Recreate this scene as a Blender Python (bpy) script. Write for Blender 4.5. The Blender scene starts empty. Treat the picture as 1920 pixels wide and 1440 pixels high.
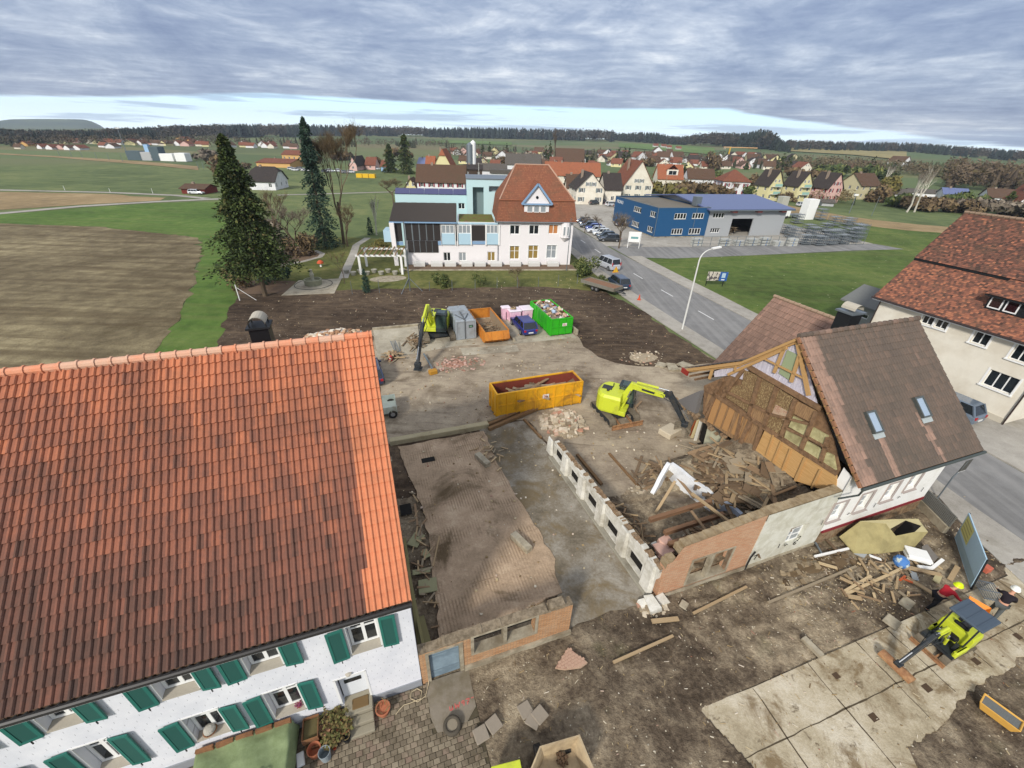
import bpy,random
from math import*
from mathutils import Vector,Matrix,noise
FPX,PITCH,ROLL,CAMH=790.0,radians(30.2),radians(1.8),18.0
scn=bpy.context.scene
COL=scn.collection
cp,sp,cr,sr=cos(PITCH),sin(PITCH),cos(ROLL),sin(ROLL)
FWD=Vector((0,cp,-sp));UP0=Vector((0,sp,cp));RT0=Vector((1,0,0))
RT=cr*RT0+sr*UP0;UPV=-sr*RT0+cr*UP0
cam=bpy.data.cameras.new('camera');cam.sensor_width=36.0;cam.lens=FPX/1920*36
cam.clip_start=0.1;cam.clip_end=20000
camo=bpy.data.objects.new('camera',cam);COL.objects.link(camo)
M=Matrix((RT,UPV,-FWD)).transposed().to_4x4();M.translation=Vector((0,0,CAMH))
camo.matrix_world=M
scn.camera=camo
SUN_EL,SUN_AZ=radians(33),radians(205)
sun=bpy.data.lights.new('sun','SUN');sun.energy=3.0;sun.angle=radians(8);sun.color=(1.0,.95,.87)
suno=bpy.data.objects.new('sun',sun);COL.objects.link(suno)
sdir=Vector((sin(SUN_AZ)*cos(SUN_EL),cos(SUN_AZ)*cos(SUN_EL),sin(SUN_EL)))
suno.rotation_euler=sdir.to_track_quat('Z','Y').to_euler()
scn.view_settings.view_transform='Standard';scn.view_settings.look='None'
scn.view_settings.exposure=0.4;scn.view_settings.gamma=1.0
world=bpy.data.worlds.new('World');scn.world=world;world.use_nodes=True
class NT:
 """small helper to write node trees"""
 def __init__(s,tree):s.t=tree;s.n=tree.nodes;s.l=tree.links
 def new(s,typ,**kw):
  n=s.n.new(typ)
  for k,v in kw.items():
   if hasattr(n,k):setattr(n,k,v)
  return n
 def put(s,sock,v):
  if isinstance(v,bpy.types.NodeSocket):s.l.new(v,sock)
  elif isinstance(v,(tuple,list))and len(v)==3 and sock.type=='RGBA':sock.default_value=(*v,1)
  else:sock.default_value=v
 def math(s,op,a,b=0.0,c=None,clamp=False):
  n=s.n.new('ShaderNodeMath');n.operation=op;n.use_clamp=clamp
  s.put(n.inputs[0],a);s.put(n.inputs[1],b)
  if c is not None:s.put(n.inputs[2],c)
  return n.outputs[0]
 def mix(s,f,a,b,blend='MIX'):
  n=s.n.new('ShaderNodeMix');n.data_type='RGBA';n.blend_type=blend
  s.put(n.inputs[0],f);s.put(n.inputs[6],a);s.put(n.inputs[7],b)
  return n.outputs[2]
 def noise(s,vec,scale,detail=4,rough=.55,dist=0):
  n=s.n.new('ShaderNodeTexNoise')
  if vec is not None:s.l.new(vec,n.inputs['Vector'])
  n.inputs['Scale'].default_value=scale;n.inputs['Detail'].default_value=detail
  n.inputs['Roughness'].default_value=rough;n.inputs['Distortion'].default_value=dist
  return n.outputs['Fac']
 def ramp(s,f,pts):
  n=s.n.new('ShaderNodeValToRGB');e=n.color_ramp.elements
  while len(e)>len(pts):e.remove(e[-1])
  while len(e)<len(pts):e.new(.5)
  for k,(p,c)in enumerate(pts):
   e[k].position=p;e[k].color=(*c,1)if len(c)==3 else c
  s.put(n.inputs[0],f);return n.outputs[0]
 def step(s,f,a,b):
  n=s.n.new('ShaderNodeMapRange');n.clamp=True
  s.put(n.inputs[0],f);n.inputs[1].default_value=a;n.inputs[2].default_value=b
  return n.outputs[0]
 def scalev(s,vec,sx,sy,sz,rz=0):
  n=s.n.new('ShaderNodeMapping');s.l.new(vec,n.inputs[0])
  n.inputs['Scale'].default_value=(sx,sy,sz);n.inputs['Rotation'].default_value=(0,0,rz)
  return n.outputs[0]
def lin(h,k=1.0):
 """sRGB hex -> linear rgb"""
 h=h.lstrip('#');o=[]
 for i in(0,2,4):
  c=int(h[i:i+2],16)/255
  o.append((c/12.92 if c<=.04045 else((c+.055)/1.055)**2.4)*k)
 return tuple(o)
w=NT(world.node_tree);w.n.clear()
sky=w.new('ShaderNodeTexSky');sky.sky_type='NISHITA';sky.sun_disc=False
sky.sun_elevation=SUN_EL;sky.sun_rotation=SUN_AZ
sky.dust_density=2.0
tc=w.new('ShaderNodeTexCoord').outputs['Generated']
sep=w.new('ShaderNodeSeparateXYZ');w.l.new(tc,sep.inputs[0]);X,Y,Z=sep.outputs
zz=w.math('ADD',w.math('MAXIMUM',Z,0.0),0.012)
px_=w.math('DIVIDE',X,zz);py_=w.math('DIVIDE',Y,zz)
cmb=w.new('ShaderNodeCombineXYZ');w.put(cmb.inputs[0],px_);w.put(cmb.inputs[1],py_)
P2=cmb.outputs[0]
n1=w.noise(w.scalev(P2,.8,1.0,1,.35),.75,7,.66,.5)
n2=w.noise(w.scalev(P2,.35,1.0,1,-.2),.16,3,.5,.2)
n3=w.noise(w.scalev(P2,1,1,1),1.9,5,.6,.3)
lump=w.noise(w.scalev(tc,1.0,1.0,3.6),4.2,8,.64,.8)
lump2=w.noise(w.scalev(tc,1.0,1.0,3.2,.5),13,6,.66,.5)
cl=w.math('ADD',w.math('ADD',w.math('MULTIPLY',n1,.30),w.math('MULTIPLY',n3,.10)),w.math('ADD',w.math('MULTIPLY',lump,.38),w.math('MULTIPLY',lump2,.22)))
cl=w.math('ADD',cl,w.math('MULTIPLY',w.math('SUBTRACT',n2,.5),.35))
deck=w.ramp(cl,[(.36,lin('#6c7c9e')),(.44,lin('#8391ae')),(.50,lin('#96a3bb')),(.56,lin('#b3bdce')),(.64,lin('#e2e6ec'))])
clear=w.mix(w.step(Z,.0,.12),lin('#f0ffff',1.35),lin('#7accfb',1.15))
skyc=w.new('ShaderNodeVectorMath',operation='SCALE');w.l.new(sky.outputs[0],skyc.inputs[0]);skyc.inputs[3].default_value=.1
rim=w.math('SUBTRACT',.056,w.math('MULTIPLY',w.math('MAXIMUM',w.math('SUBTRACT',-0.45,X),0),.09))
rim=w.math('SUBTRACT',rim,w.math('MULTIPLY',w.math('MAXIMUM',w.math('SUBTRACT',X,.38),0),.14))
wob=w.noise(w.scalev(P2,1,.25,1),.22,5,.6,.4)
rim=w.math('ADD',rim,w.math('MULTIPLY',w.math('SUBTRACT',wob,.5),.014))
cover=w.step(w.math('SUBTRACT',Z,rim),-.0015,.0025)
dirv=w.scalev(tc,2.2,2.2,46)
streak=w.step(w.noise(dirv,1.6,5,.55,.25),.53,.60)
streak=w.math('MULTIPLY',streak,.6)
low=w.mix(streak,clear,lin('#8ea9cd'))
vis=w.mix(cover,low,deck)
up=w.step(Z,.25,.7)
vis=w.mix(up,vis,w.mix(.55,deck,lin('#f2f2f4')))
fin=w.mix(.12,vis,skyc.outputs[0])
bg=w.new('ShaderNodeBackground');w.l.new(fin,bg.inputs[0]);bg.inputs[1].default_value=1.0
wo=w.new('ShaderNodeOutputWorld');w.l.new(bg.outputs[0],wo.inputs[0])
def ray(x,y):return RT*((x-960)/FPX)+UPV*((720-y)/FPX)+FWD
def g(x,y,z=0.0):
 d=ray(x,y);t=(z-CAMH)/d.z
 return Vector((d.x*t,d.y*t,z))
def pxl(p):
 v=Vector(p)-Vector((0,0,CAMH));c=v.dot(FWD)
 return 960+FPX*v.dot(RT)/c,720-FPX*v.dot(UPV)/c
SITE_A=radians(20)
O=g(793,1283)
SU=Vector((cos(SITE_A),sin(SITE_A),0));SV=Vector((-sin(SITE_A),cos(SITE_A),0))
def W(u,v,z=0.0):return O+SU*u+SV*v+Vector((0,0,z))
def s2(p):q=Vector(p)-O;return(q.dot(SU),q.dot(SV),p[2])
def gs(x,y,z=0.0):return s2(g(x,y,z))
class Fr:
 """local frame: origin o (world), angle a"""
 def __init__(s,o,a):s.o=Vector(o);s.a=a;s.u=Vector((cos(a),sin(a),0));s.v=Vector((-sin(a),cos(a),0))
 def loc(s,p):q=Vector(p)-s.o;return(q.dot(s.u),q.dot(s.v),q.z)
 def g(s,x,y,z=0.0):return s.loc(g(x,y,z+s.o.z))
 def ou(s,x,y,c):
  d=ray(x,y);t=(c-(Vector((0,0,CAMH))-s.o).dot(s.u))/d.dot(s.u);return s.loc(Vector((0,0,CAMH))+d*t)
 def ov(s,x,y,c):
  d=ray(x,y);t=(c-(Vector((0,0,CAMH))-s.o).dot(s.v))/d.dot(s.v);return s.loc(Vector((0,0,CAMH))+d*t)
SF=Fr(O,SITE_A)
def tag(o,label=None,cat=None,group=None,kind=None):
 if label:o['label']=label
 if cat:o['category']=cat
 if group:o['group']=group
 if kind:o['kind']=kind
 return o
def thing(name,label,cat,loc=(0,0,0),rz=0.0,group=None):
 o=bpy.data.objects.new(name,None);COL.objects.link(o)
 o.location=loc;o.rotation_euler=(0,0,rz);o.empty_display_size=.3
 return tag(o,label,cat,group)
def dup(o,loc=None,rz=None,label=None,parent=None):
 c=o.copy();COL.objects.link(c)
 if parent is not None:c.parent=parent
 if loc is not None:c.location=loc
 if rz is not None:c.rotation_euler=(o.rotation_euler[0],o.rotation_euler[1],rz)
 if label:c['label']=label
 for ch in o.children:dup(ch,parent=c)
 return c
class MB:
 def __init__(s):s.v=[];s.f=[];s.a=[];s.cur=0.5
 def add(s,vs,fs):
  b=len(s.v);s.v+=[tuple(p)for p in vs]
  for f in fs:s.f.append(tuple(b+i for i in f));s.a.append(s.cur)
  return s
 def quad(s,a,b,c,d):return s.add([a,b,c,d],[(0,1,2,3)])
 def poly(s,pts):return s.add(pts,[tuple(range(len(pts)))])
 def box(s,x0,y0,z0,x1,y1,z1):
  return s.add([(x0,y0,z0),(x1,y0,z0),(x1,y1,z0),(x0,y1,z0),(x0,y0,z1),(x1,y0,z1),(x1,y1,z1),(x0,y1,z1)],[(3,2,1,0),(4,5,6,7),(0,1,5,4),(1,2,6,5),(2,3,7,6),(3,0,4,7)])
 def bbox(s,x0,y0,z0,x1,y1,z1,b=.02):
  """box with a chamfered top and vertical edges"""
  vs=[];
  for z,k in((z0,0),(z1-b,0),(z1,b)):
   X0,Y0,X1,Y1=x0+k,y0+k,x1-k,y1-k
   vs+=[(X0+b,Y0,z),(X1-b,Y0,z),(X1,Y0+b,z),(X1,Y1-b,z),(X1-b,Y1,z),(X0+b,Y1,z),(X0,Y1-b,z),(X0,Y0+b,z)]
  fs=[tuple(range(7,-1,-1)),tuple(range(16,24))]
  for L in(0,8):
   for i in range(8):j=(i+1)%8;fs.append((L+i,L+j,L+8+j,L+8+i))
  return s.add(vs,fs)
 def mbox(s,m,sx,sy,sz):
  vs=[m@Vector((a*sx/2,b*sy/2,c*sz/2))for c in(-1,1)for a,b in((-1,-1),(1,-1),(1,1),(-1,1))]
  return s.add(vs,[(3,2,1,0),(4,5,6,7),(0,1,5,4),(1,2,6,5),(2,3,7,6),(3,0,4,7)])
 def bar(s,p,q,w,h=None,upv=(0,0,1),w2=None,h2=None):
  """beam from p to q, w across and h along up; may taper"""
  h=w if h is None else h;w2=w if w2 is None else w2;h2=h if h2 is None else h2
  p,q=Vector(p),Vector(q);d=(q-p)
  if d.length<1e-6:return s
  d.normalize();upv=Vector(upv)
  if abs(d.dot(upv))>.98:upv=Vector((0,1,0))if abs(d.y)<.9 else Vector((1,0,0))
  x=d.cross(upv).normalized();y=x.cross(d).normalized()
  vs=[]
  for c,ww,hh in((p,w,h),(q,w2,h2)):
   vs+=[c-x*ww/2-y*hh/2,c+x*ww/2-y*hh/2,c+x*ww/2+y*hh/2,c-x*ww/2+y*hh/2]
  return s.add(vs,[(3,2,1,0),(4,5,6,7),(0,1,5,4),(1,2,6,5),(2,3,7,6),(3,0,4,7)])
 def tube(s,pts,r,n=6,caps=True):
  pts=[Vector(p)for p in pts];m=len(pts)
  rr=r if isinstance(r,(list,tuple))else[r]*m
  vs=[];ref=None
  for i,p in enumerate(pts):
   d=(pts[min(i+1,m-1)]-pts[max(i-1,0)])
   if d.length<1e-7:d=Vector((0,0,1))
   d.normalize()
   if ref is None:ref=Vector((1,0,0))if abs(d.x)<.8 else Vector((0,1,0))
   x=(ref-d*ref.dot(d));
   if x.length<1e-4:x=d.orthogonal()
   x.normalize();y=d.cross(x);ref=x
   for k in range(n):
    a=2*pi*k/n;vs.append(p+(x*cos(a)+y*sin(a))*rr[i])
  fs=[(i*n+k,i*n+(k+1)%n,(i+1)*n+(k+1)%n,(i+1)*n+k)for i in range(m-1)for k in range(n)]
  if caps:fs+=[tuple(range(n-1,-1,-1)),tuple((m-1)*n+k for k in range(n))]
  return s.add(vs,fs)
 def cyl(s,p,q,r,r2=None,n=12):return s.tube([p,q],[r,r if r2 is None else r2],n)
 def lathe(s,c,prof,n=16,sx=1,sy=1):
  c=Vector(c);vs=[]
  for r,z in prof:
   for k in range(n):a=2*pi*k/n;vs.append((c.x+r*cos(a)*sx,c.y+r*sin(a)*sy,c.z+z))
  m=len(prof)
  fs=[(i*n+k,i*n+(k+1)%n,(i+1)*n+(k+1)%n,(i+1)*n+k)for i in range(m-1)for k in range(n)]
  if prof[0][0]>1e-4:fs.append(tuple(range(n-1,-1,-1)))
  if prof[-1][0]>1e-4:fs.append(tuple((m-1)*n+k for k in range(n)))
  return s.add(vs,fs)
 def prism(s,pts,z0,z1):
  n=len(pts);vs=[(p[0],p[1],z0)for p in pts]+[(p[0],p[1],z1)for p in pts]
  fs=[tuple(range(n-1,-1,-1)),tuple(range(n,2*n))]+[(i,(i+1)%n,n+(i+1)%n,n+i)for i in range(n)]
  return s.add(vs,fs)
 def ext(s,pts,d):
  """planar 3-D polygon pushed along vector d"""
  n=len(pts);d=Vector(d);vs=[Vector(p)for p in pts];vs+=[p+d for p in vs]
  fs=[tuple(range(n-1,-1,-1)),tuple(range(n,2*n))]+[(i,(i+1)%n,n+(i+1)%n,n+i)for i in range(n)]
  return s.add(vs,fs)
 def rock(s,c,r,rnd,flat=.7):
  """irregular stone"""
  vs=[];c=Vector(c)
  for x in(-1,1):
   for y in(-1,1):
    for z in(-1,1):
     vs.append(c+Vector((x*r*rnd.uniform(.4,1),y*r*rnd.uniform(.4,1),z*r*flat*rnd.uniform(.4,1))))
  return s.add(vs,[(0,1,3,2),(4,6,7,5),(0,4,5,1),(2,3,7,6),(0,2,6,4),(1,5,7,3)])
 def build(s,name,m,parent=None,smooth=False,attr=False):
  me=bpy.data.meshes.new(name);me.from_pydata(s.v,[],s.f);me.update()
  if smooth:me.shade_smooth()
  if attr:
   at=me.attributes.new('rnd','FLOAT','FACE');at.data.foreach_set('value',s.a)
  if m is not None:me.materials.append(m)
  o=bpy.data.objects.new(name,me);COL.objects.link(o)
  if parent is not None:o.parent=parent
  return o
def fixn(o):
 """consistent outward normals"""
 import bmesh
 bm=bmesh.new();bm.from_mesh(o.data);bmesh.ops.recalc_face_normals(bm,faces=bm.faces);bm.to_mesh(o.data);bm.free();return o
def soft(o,width=.03,seg=2,ang=40):
 m=o.modifiers.new('bevel','BEVEL');m.width=width;m.segments=seg;m.limit_method='ANGLE';m.angle_limit=radians(ang)
 return o
def single(name,mb,m,label,cat,loc=(0,0,0),rz=0.0,group=None,smooth=False,attr=False):
 o=mb.build(name,m,None,smooth,attr);o.location=loc;o.rotation_euler=(0,0,rz)
 return tag(o,label,cat,group)
MATS={}
def mat(key,col,rough=.75,metal=0.0,var=0.0,scale=4.0,bump=0.0,bscale=None,col2=None,spec=.3,alpha=None,coat=0,emis=0,stretch=None,dark=None,rndmix=None,thr=(.42,.62),detail=5):
 """painted/weathered surface. col2 blended by noise; dark = grime colour in patches; rndmix = colour blended by face attribute"""
 if key in MATS:return MATS[key]
 m=bpy.data.materials.new(key);m.use_nodes=True;t=NT(m.node_tree);t.n.clear()
 b=t.new('ShaderNodeBsdfPrincipled');out=t.new('ShaderNodeOutputMaterial');t.l.new(b.outputs[0],out.inputs[0])
 if isinstance(col,str):col=lin(col)
 c=col
 tcn=t.new('ShaderNodeTexCoord');vec=tcn.outputs['Object']
 if stretch:vec=t.scalev(vec,*stretch)
 if rndmix is not None:
  at=t.new('ShaderNodeAttribute',attribute_name='rnd')
  c=t.ramp(at.outputs['Fac'],[(p,lin(h))for p,h in rndmix])
 if col2 is not None:
  if isinstance(col2,str):col2=lin(col2)
  c=t.mix(t.step(t.noise(vec,scale,detail,.62,.3),*thr),c,col2)
 if dark is not None:
  if isinstance(dark,str):dark=lin(dark)
  c=t.mix(t.math('MULTIPLY',t.step(t.noise(vec,scale*.37,7,.68,.6),.5,.72),.8),c,dark)
 if var:
  f=t.noise(vec,scale*3.1,5,.7)
  f=t.math('ADD',t.math('MULTIPLY',t.math('SUBTRACT',f,.5),var*2),1.0)
  vm=t.new('ShaderNodeVectorMath',operation='SCALE');t.put(vm.inputs[0],c);t.l.new(f,vm.inputs[3]);c=vm.outputs[0]
 t.put(b.inputs['Base Color'],c)
 b.inputs['Roughness'].default_value=rough;b.inputs['Metallic'].default_value=metal
 b.inputs['Specular IOR Level'].default_value=spec
 if coat:b.inputs['Coat Weight'].default_value=coat;b.inputs['Coat Roughness'].default_value=.08
 if emis:t.put(b.inputs['Emission Color'],c);b.inputs['Emission Strength'].default_value=emis
 if bump:
  bn=t.new('ShaderNodeBump');bn.inputs['Strength'].default_value=min(bump,1);bn.inputs['Distance'].default_value=.05*max(1,bump)
  t.l.new(t.noise(vec,bscale or scale*4,6,.65),bn.inputs['Height']);t.l.new(bn.outputs[0],b.inputs['Normal'])
 MATS[key]=m;return m
def gmat(key,cols,s1=.12,s2=1.4,s3=14.0,bump=.5,speck=None,stretch=None,rough=.92,specks=9.0,extra=None):
 """ground: three octaves of patchiness between a list of colours, grit and speckle"""
 if key in MATS:return MATS[key]
 m=bpy.data.materials.new(key);m.use_nodes=True;t=NT(m.node_tree);t.n.clear()
 b=t.new('ShaderNodeBsdfPrincipled');out=t.new('ShaderNodeOutputMaterial');t.l.new(b.outputs[0],out.inputs[0])
 vec=t.new('ShaderNodeTexCoord').outputs['Object'];v0=vec
 if stretch:vec=t.scalev(vec,*stretch)
 a=t.noise(vec,s1,3,.6,.4);c2=t.noise(vec,s2,5,.65,.3);c3=t.noise(v0,s3,4,.7)
 f=t.math('ADD',t.math('MULTIPLY',a,.42),t.math('ADD',t.math('MULTIPLY',c2,.36),t.math('MULTIPLY',c3,.22)))
 n=len(cols);lo,hi=.40,.60
 c=t.ramp(f,[(lo+(hi-lo)*i/(n-1),lin(h))for i,h in enumerate(cols)])
 c4=t.noise(v0,s3*3.3,3,.7)
 g_=t.math('ADD',.72,t.math('MULTIPLY',c4,.56))
 vm=t.new('ShaderNodeVectorMath',operation='SCALE');t.put(vm.inputs[0],c);t.l.new(g_,vm.inputs[3]);c=vm.outputs[0]
 if speck:
  vo=t.new('ShaderNodeTexVoronoi');t.l.new(v0,vo.inputs['Vector']);vo.inputs['Scale'].default_value=specks
  sep=t.new('ShaderNodeSeparateColor');t.l.new(vo.outputs['Color'],sep.inputs[0])
  on=t.math('MULTIPLY',t.math('LESS_THAN',vo.outputs['Distance'],.28),t.math('GREATER_THAN',sep.outputs[0],speck[1]))
  c=t.mix(on,c,lin(speck[0]))
 if extra:c=extra(t,v0,c)
 t.put(b.inputs['Base Color'],c);b.inputs['Roughness'].default_value=rough;b.inputs['Specular IOR Level'].default_value=.15
 if bump:
  bn=t.new('ShaderNodeBump');bn.inputs['Strength'].default_value=bump;bn.inputs['Distance'].default_value=.12
  h=t.math('ADD',c2,t.math('ADD',t.math('MULTIPLY',c3,.6),t.math('MULTIPLY',c4,.3)))
  t.l.new(h,bn.inputs['Height']);t.l.new(bn.outputs[0],b.inputs['Normal'])
 MATS[key]=m;return m
def glass(key='glass',col='#1c2226',rough=.08):
 return mat(key,col,rough=rough,spec=.7,var=.15,scale=1.0)
COLS=[-240,0,240,480,720,960,1200,1440,1680,1920,2200]
ROWB=[264,263,262,265,268,280,283,286,297,309,325]
ROWC=[254,254,248,251,254,257,263,270,279,297,315]
def dep(px,row):
 d=ray(px,row);return-d.z/hypot(d.x,d.y)
ZB=[CAMH-700*dep(c,r)for c,r in zip(COLS,ROWB)]
ZC=[CAMH-1300*dep(c,r)for c,r in zip(COLS,ROWC)]
def lerpc(c,tab):
 if c<=COLS[0]:return tab[0]
 if c>=COLS[-1]:return tab[-1]
 for i in range(len(COLS)-1):
  if c<=COLS[i+1]:
   t=(c-COLS[i])/(COLS[i+1]-COLS[i]);t=t*t*(3-2*t);return tab[i]*(1-t)+tab[i+1]*t
def terr(x,y):
 r=hypot(x,y)
 if r<300:return 0.0
 if y<r*.12:c=-240 if x<0 else 2200
 else:
  a=x/y;c=960+FPX*a/cp
 zb,zc=lerpc(c,ZB),lerpc(c,ZC)
 def ss(t):return t*t*(3-2*t)
 if r<700:return zb*ss((r-300)/400)
 if r<1300:return zb+(zc-zb)*(r-700)/600
 if r<2500:return zc+(r-1300)*.004
 return zc+4.8-(r-2500)*.012
def gt(px,py,off=0.0):
 """point of the terrain seen at a pixel of the photograph"""
 d=ray(px,py);h=hypot(d.x,d.y);t0=20/h;
 t=t0;prev=t0
 while t*h<5000:
  z=CAMH+d.z*t
  if z<terr(d.x*t,d.y*t)+off:
   a,b=prev,t
   for _ in range(24):
    m_=(a+b)/2
    if CAMH+d.z*m_<terr(d.x*m_,d.y*m_)+off:b=m_
    else:a=m_
   return Vector((d.x*b,d.y*b,terr(d.x*b,d.y*b)+off))
  prev=t;t*=1.012
 return None
rings=[0,8,20,40,70,100,140,190,240,290]+[300+25*i for i in range(1,41)]+[1400,1600,1900,2300,3000,4050]
NA=240
tm=MB();tm.v.append((0,0,-.02))
for r in rings[1:]:
 for k in range(NA):
  a=2*pi*k/NA;x,y=r*sin(a),r*cos(a)
  tm.v.append((x,y,terr(x,y)-.02))
for k in range(NA):tm.f.append((0,1+(k+1)%NA,1+k));tm.a.append(0)
for i in range(len(rings)-2):
 for k in range(NA):
  b=1+i*NA;c=b+NA;k2=(k+1)%NA
  tm.f.append((b+k,b+k2,c+k2,c+k));tm.a.append(0)
def patches(t,v0,c):
 vo=t.new('ShaderNodeTexVoronoi');t.l.new(t.scalev(v0,.006,.011,0,.4),vo.inputs['Vector']);vo.inputs['Scale'].default_value=1.0
 sep=t.new('ShaderNodeSeparateColor');t.l.new(vo.outputs['Color'],sep.inputs[0])
 fc=t.ramp(sep.outputs[0],[(0,lin('#4f6040')),(.3,lin('#5f6c47')),(.5,lin('#736e50')),(.65,lin('#4d5c3e')),(.85,lin('#636f4a')),(1,lin('#766c54'))])
 ge=t.new('ShaderNodeNewGeometry');vm=t.new('ShaderNodeVectorMath',operation='LENGTH');t.l.new(ge.outputs['Position'],vm.inputs[0])
 return t.mix(t.math('MULTIPLY',t.step(vm.outputs['Value'],320,360),.85),c,fc)
M_grass=gmat('field_grass',['#4b5630','#586438','#636e40','#727649'],.03,.5,6,.4)
terrain=tm.build('terrain',gmat('terrain_green',['#4c5734','#596540','#667046','#777a50'],.02,.2,3,.3,extra=patches),smooth=True)
tag(terrain,kind='structure')
def sheet(name,pts,z,m,thick=0,kind='structure',label=None,cat=None,world=False):
 """flat sheet on the ground from outline points in site metres"""
 P=[W(u,v,z)if not world else Vector((u,v,z))for u,v in pts]
 mb=MB()
 if thick:mb.ext(P,(0,0,-thick))
 else:mb.poly(P)
 o=mb.build(name,m)
 fixn(o)
 if o.data.polygons[0].normal.z<0 and not thick:o.data.flip_normals()
 return tag(o,label,cat,None,kind)
def ragged(pts,amp,step,seed=0,closed=True):
 rnd=random.Random(seed);out=[];n=len(pts)
 for i in range(n if closed else n-1):
  a,b=Vector(pts[i]).to_2d(),Vector(pts[(i+1)%n]).to_2d();L=(b-a).length;k=max(1,int(L/step))
  for j in range(k):
   p=a.lerp(b,j/k)
   if j:p+=Vector((rnd.gauss(0,1),rnd.gauss(0,1)))*amp
   out.append((p.x,p.y))
 return out
def pxs(pts,z=0.0):return[gs(x,y,z)[:2]for x,y in pts]
def drape(name,top,bot,m,off=.25,nx=16,ny=4):
 """strip of land draped on the terrain between two measured outlines"""
 def samp(L,t):
  t*=len(L)-1;i=min(int(t),len(L)-2);f=t-i
  return(L[i][0]*(1-f)+L[i+1][0]*f,L[i][1]*(1-f)+L[i+1][1]*f)
 mb=MB();rows=[]
 for j in range(ny+1):
  for i in range(nx+1):
   a,b=samp(top,i/nx),samp(bot,i/nx);f=j/ny
   p=gt(a[0]*(1-f)+b[0]*f,a[1]*(1-f)+b[1]*f,off)
   if p is None:return None
   rows.append(p)
 fs=[(j*(nx+1)+i,(j+1)*(nx+1)+i,(j+1)*(nx+1)+i+1,j*(nx+1)+i+1)for j in range(ny)for i in range(nx)]
 mb.add(rows,fs);o=mb.build(name,m,smooth=True)
 return tag(o,kind='structure')
M_plow=gmat('ploughed_earth',['#5b5039','#6c614a','#82765a','#988c6c'],.05,.55,7,.8,extra=lambda t,v,c:t.mix(t.math('MULTIPLY',t.step(t.noise(t.scalev(v,.06,1.1,1,1.0),.5,4,.6,.5),.46,.60),.6),c,lin('#544733')))
M_plow2=gmat('stubble_earth',['#7a6a4e','#8a7757','#94805e','#a08c69'],.05,.4,5,.4)
GX=lambda t,v,c:t.mix(t.math('MULTIPLY',t.step(t.noise(t.scalev(v,.05,.9,1,.9),.6,5,.65,.4),.46,.62),.3),c,lin('#6f7044'))
M_lawn=gmat('lawn_grass',['#3e4d22','#4a5c2a','#566831','#68703b'],.06,.7,9,.5,speck=('#9a9a78',.985),specks=2.2,extra=GX)
M_bright=gmat('bright_grass',['#425927','#4d662c','#597134','#6b7b40'],.05,.6,8,.5,extra=GX)
M_garden=gmat('garden_grass',['#464a2a','#565a30','#646638','#767045'],.1,.9,9,.5)
M_soil=gmat('turned_soil',['#372d24','#44382d','#54473a','#6b5b48'],.12,1.1,8,.9,speck=('#8f8372',.975),specks=5.0,extra=lambda t,v,c:t.mix(t.math('MULTIPLY',t.step(t.noise(t.scalev(v,.25,2.4,1,-.15),.8,6,.66,.9),.5,.62),.5),c,lin('#705f4c')))
M_mud=gmat('site_mud',['#463c31','#5d5143','#776a58','#90826c','#a99b83'],.16,1.1,7,1.0,speck=('#b9b09b',.955),specks=11.0,extra=lambda t,v,c:t.mix(t.math('MULTIPLY',t.step(t.noise(v,.33,5,.6),.60,.72),.5),c,lin('#3b4220')))
def stains(t,v,c):
 c=t.mix(t.math('MULTIPLY',t.step(t.noise(v,.28,8,.68,.6),.50,.66),.75),c,lin('#5b4d3c'))
 return t.mix(t.math('MULTIPLY',t.step(t.noise(t.scalev(v,.35,2.2,1,.5),.9,6,.65,.5),.54,.70),.55),c,lin('#47392c'))
M_yard=gmat('yard_concrete',['#7d7060','#8f8270','#9d907c','#ab9e88'],.1,.8,9,.3,extra=stains)
M_pad=gmat('pad_concrete',['#8a8272','#9b9382','#a8a08e','#b5ad9b'],.15,.9,9,.25,extra=lambda t,v,c:t.mix(t.math('MULTIPLY',t.step(t.noise(v,.5,7,.66,.4),.54,.66),.5),c,lin('#6b5f4d')))
def trackst(t,v,c):
 c=t.mix(t.math('MULTIPLY',t.step(t.noise(v,.5,9,.7,.8),.50,.60),.8),c,lin('#6f5c40'))
 return t.mix(t.math('MULTIPLY',t.step(t.noise(v,1.9,6,.7,.5),.60,.68),.7),c,lin('#4a3b29'))
M_track=gmat('track_concrete',['#93876f','#a79b82','#b5aa93','#c3baa6'],.2,1.0,9,.35,extra=trackst)
def tyre(t,v,c):
 f=t.noise(t.scalev(v,1.1,.012,1),1.3,3,.5);return t.mix(t.math('MULTIPLY',t.step(f,.42,.62),.35),c,lin('#9a9894'))
M_asph=gmat('road_asphalt',['#6d6c6a','#757472','#7b7a78','#838280'],.1,.9,18,.12,extra=tyre,rough=.85)
M_walk=gmat('pavement_asphalt',['#8b867c','#98938a','#a19c92','#aaa59b'],.1,.9,12,.15,extra=lambda t,v,c:t.mix(t.math('MULTIPLY',t.step(t.noise(v,.4,7,.66),.56,.66),.35),c,lin('#77705f')))
M_conc=mat('old_concrete','#a39a86',.9,var=.25,scale=1.5,bump=.3,bscale=9,col2='#857b68',dark='#6b5f4b')
M_greyslab=gmat('grey_screed',['#625a4c','#766d5e','#878073','#979185'],.25,1.0,8,.25,extra=lambda t,v,c:t.mix(t.math('MULTIPLY',t.step(t.noise(v,.45,8,.68,.5),.49,.60),.85),c,lin('#6f6046')))
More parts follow.
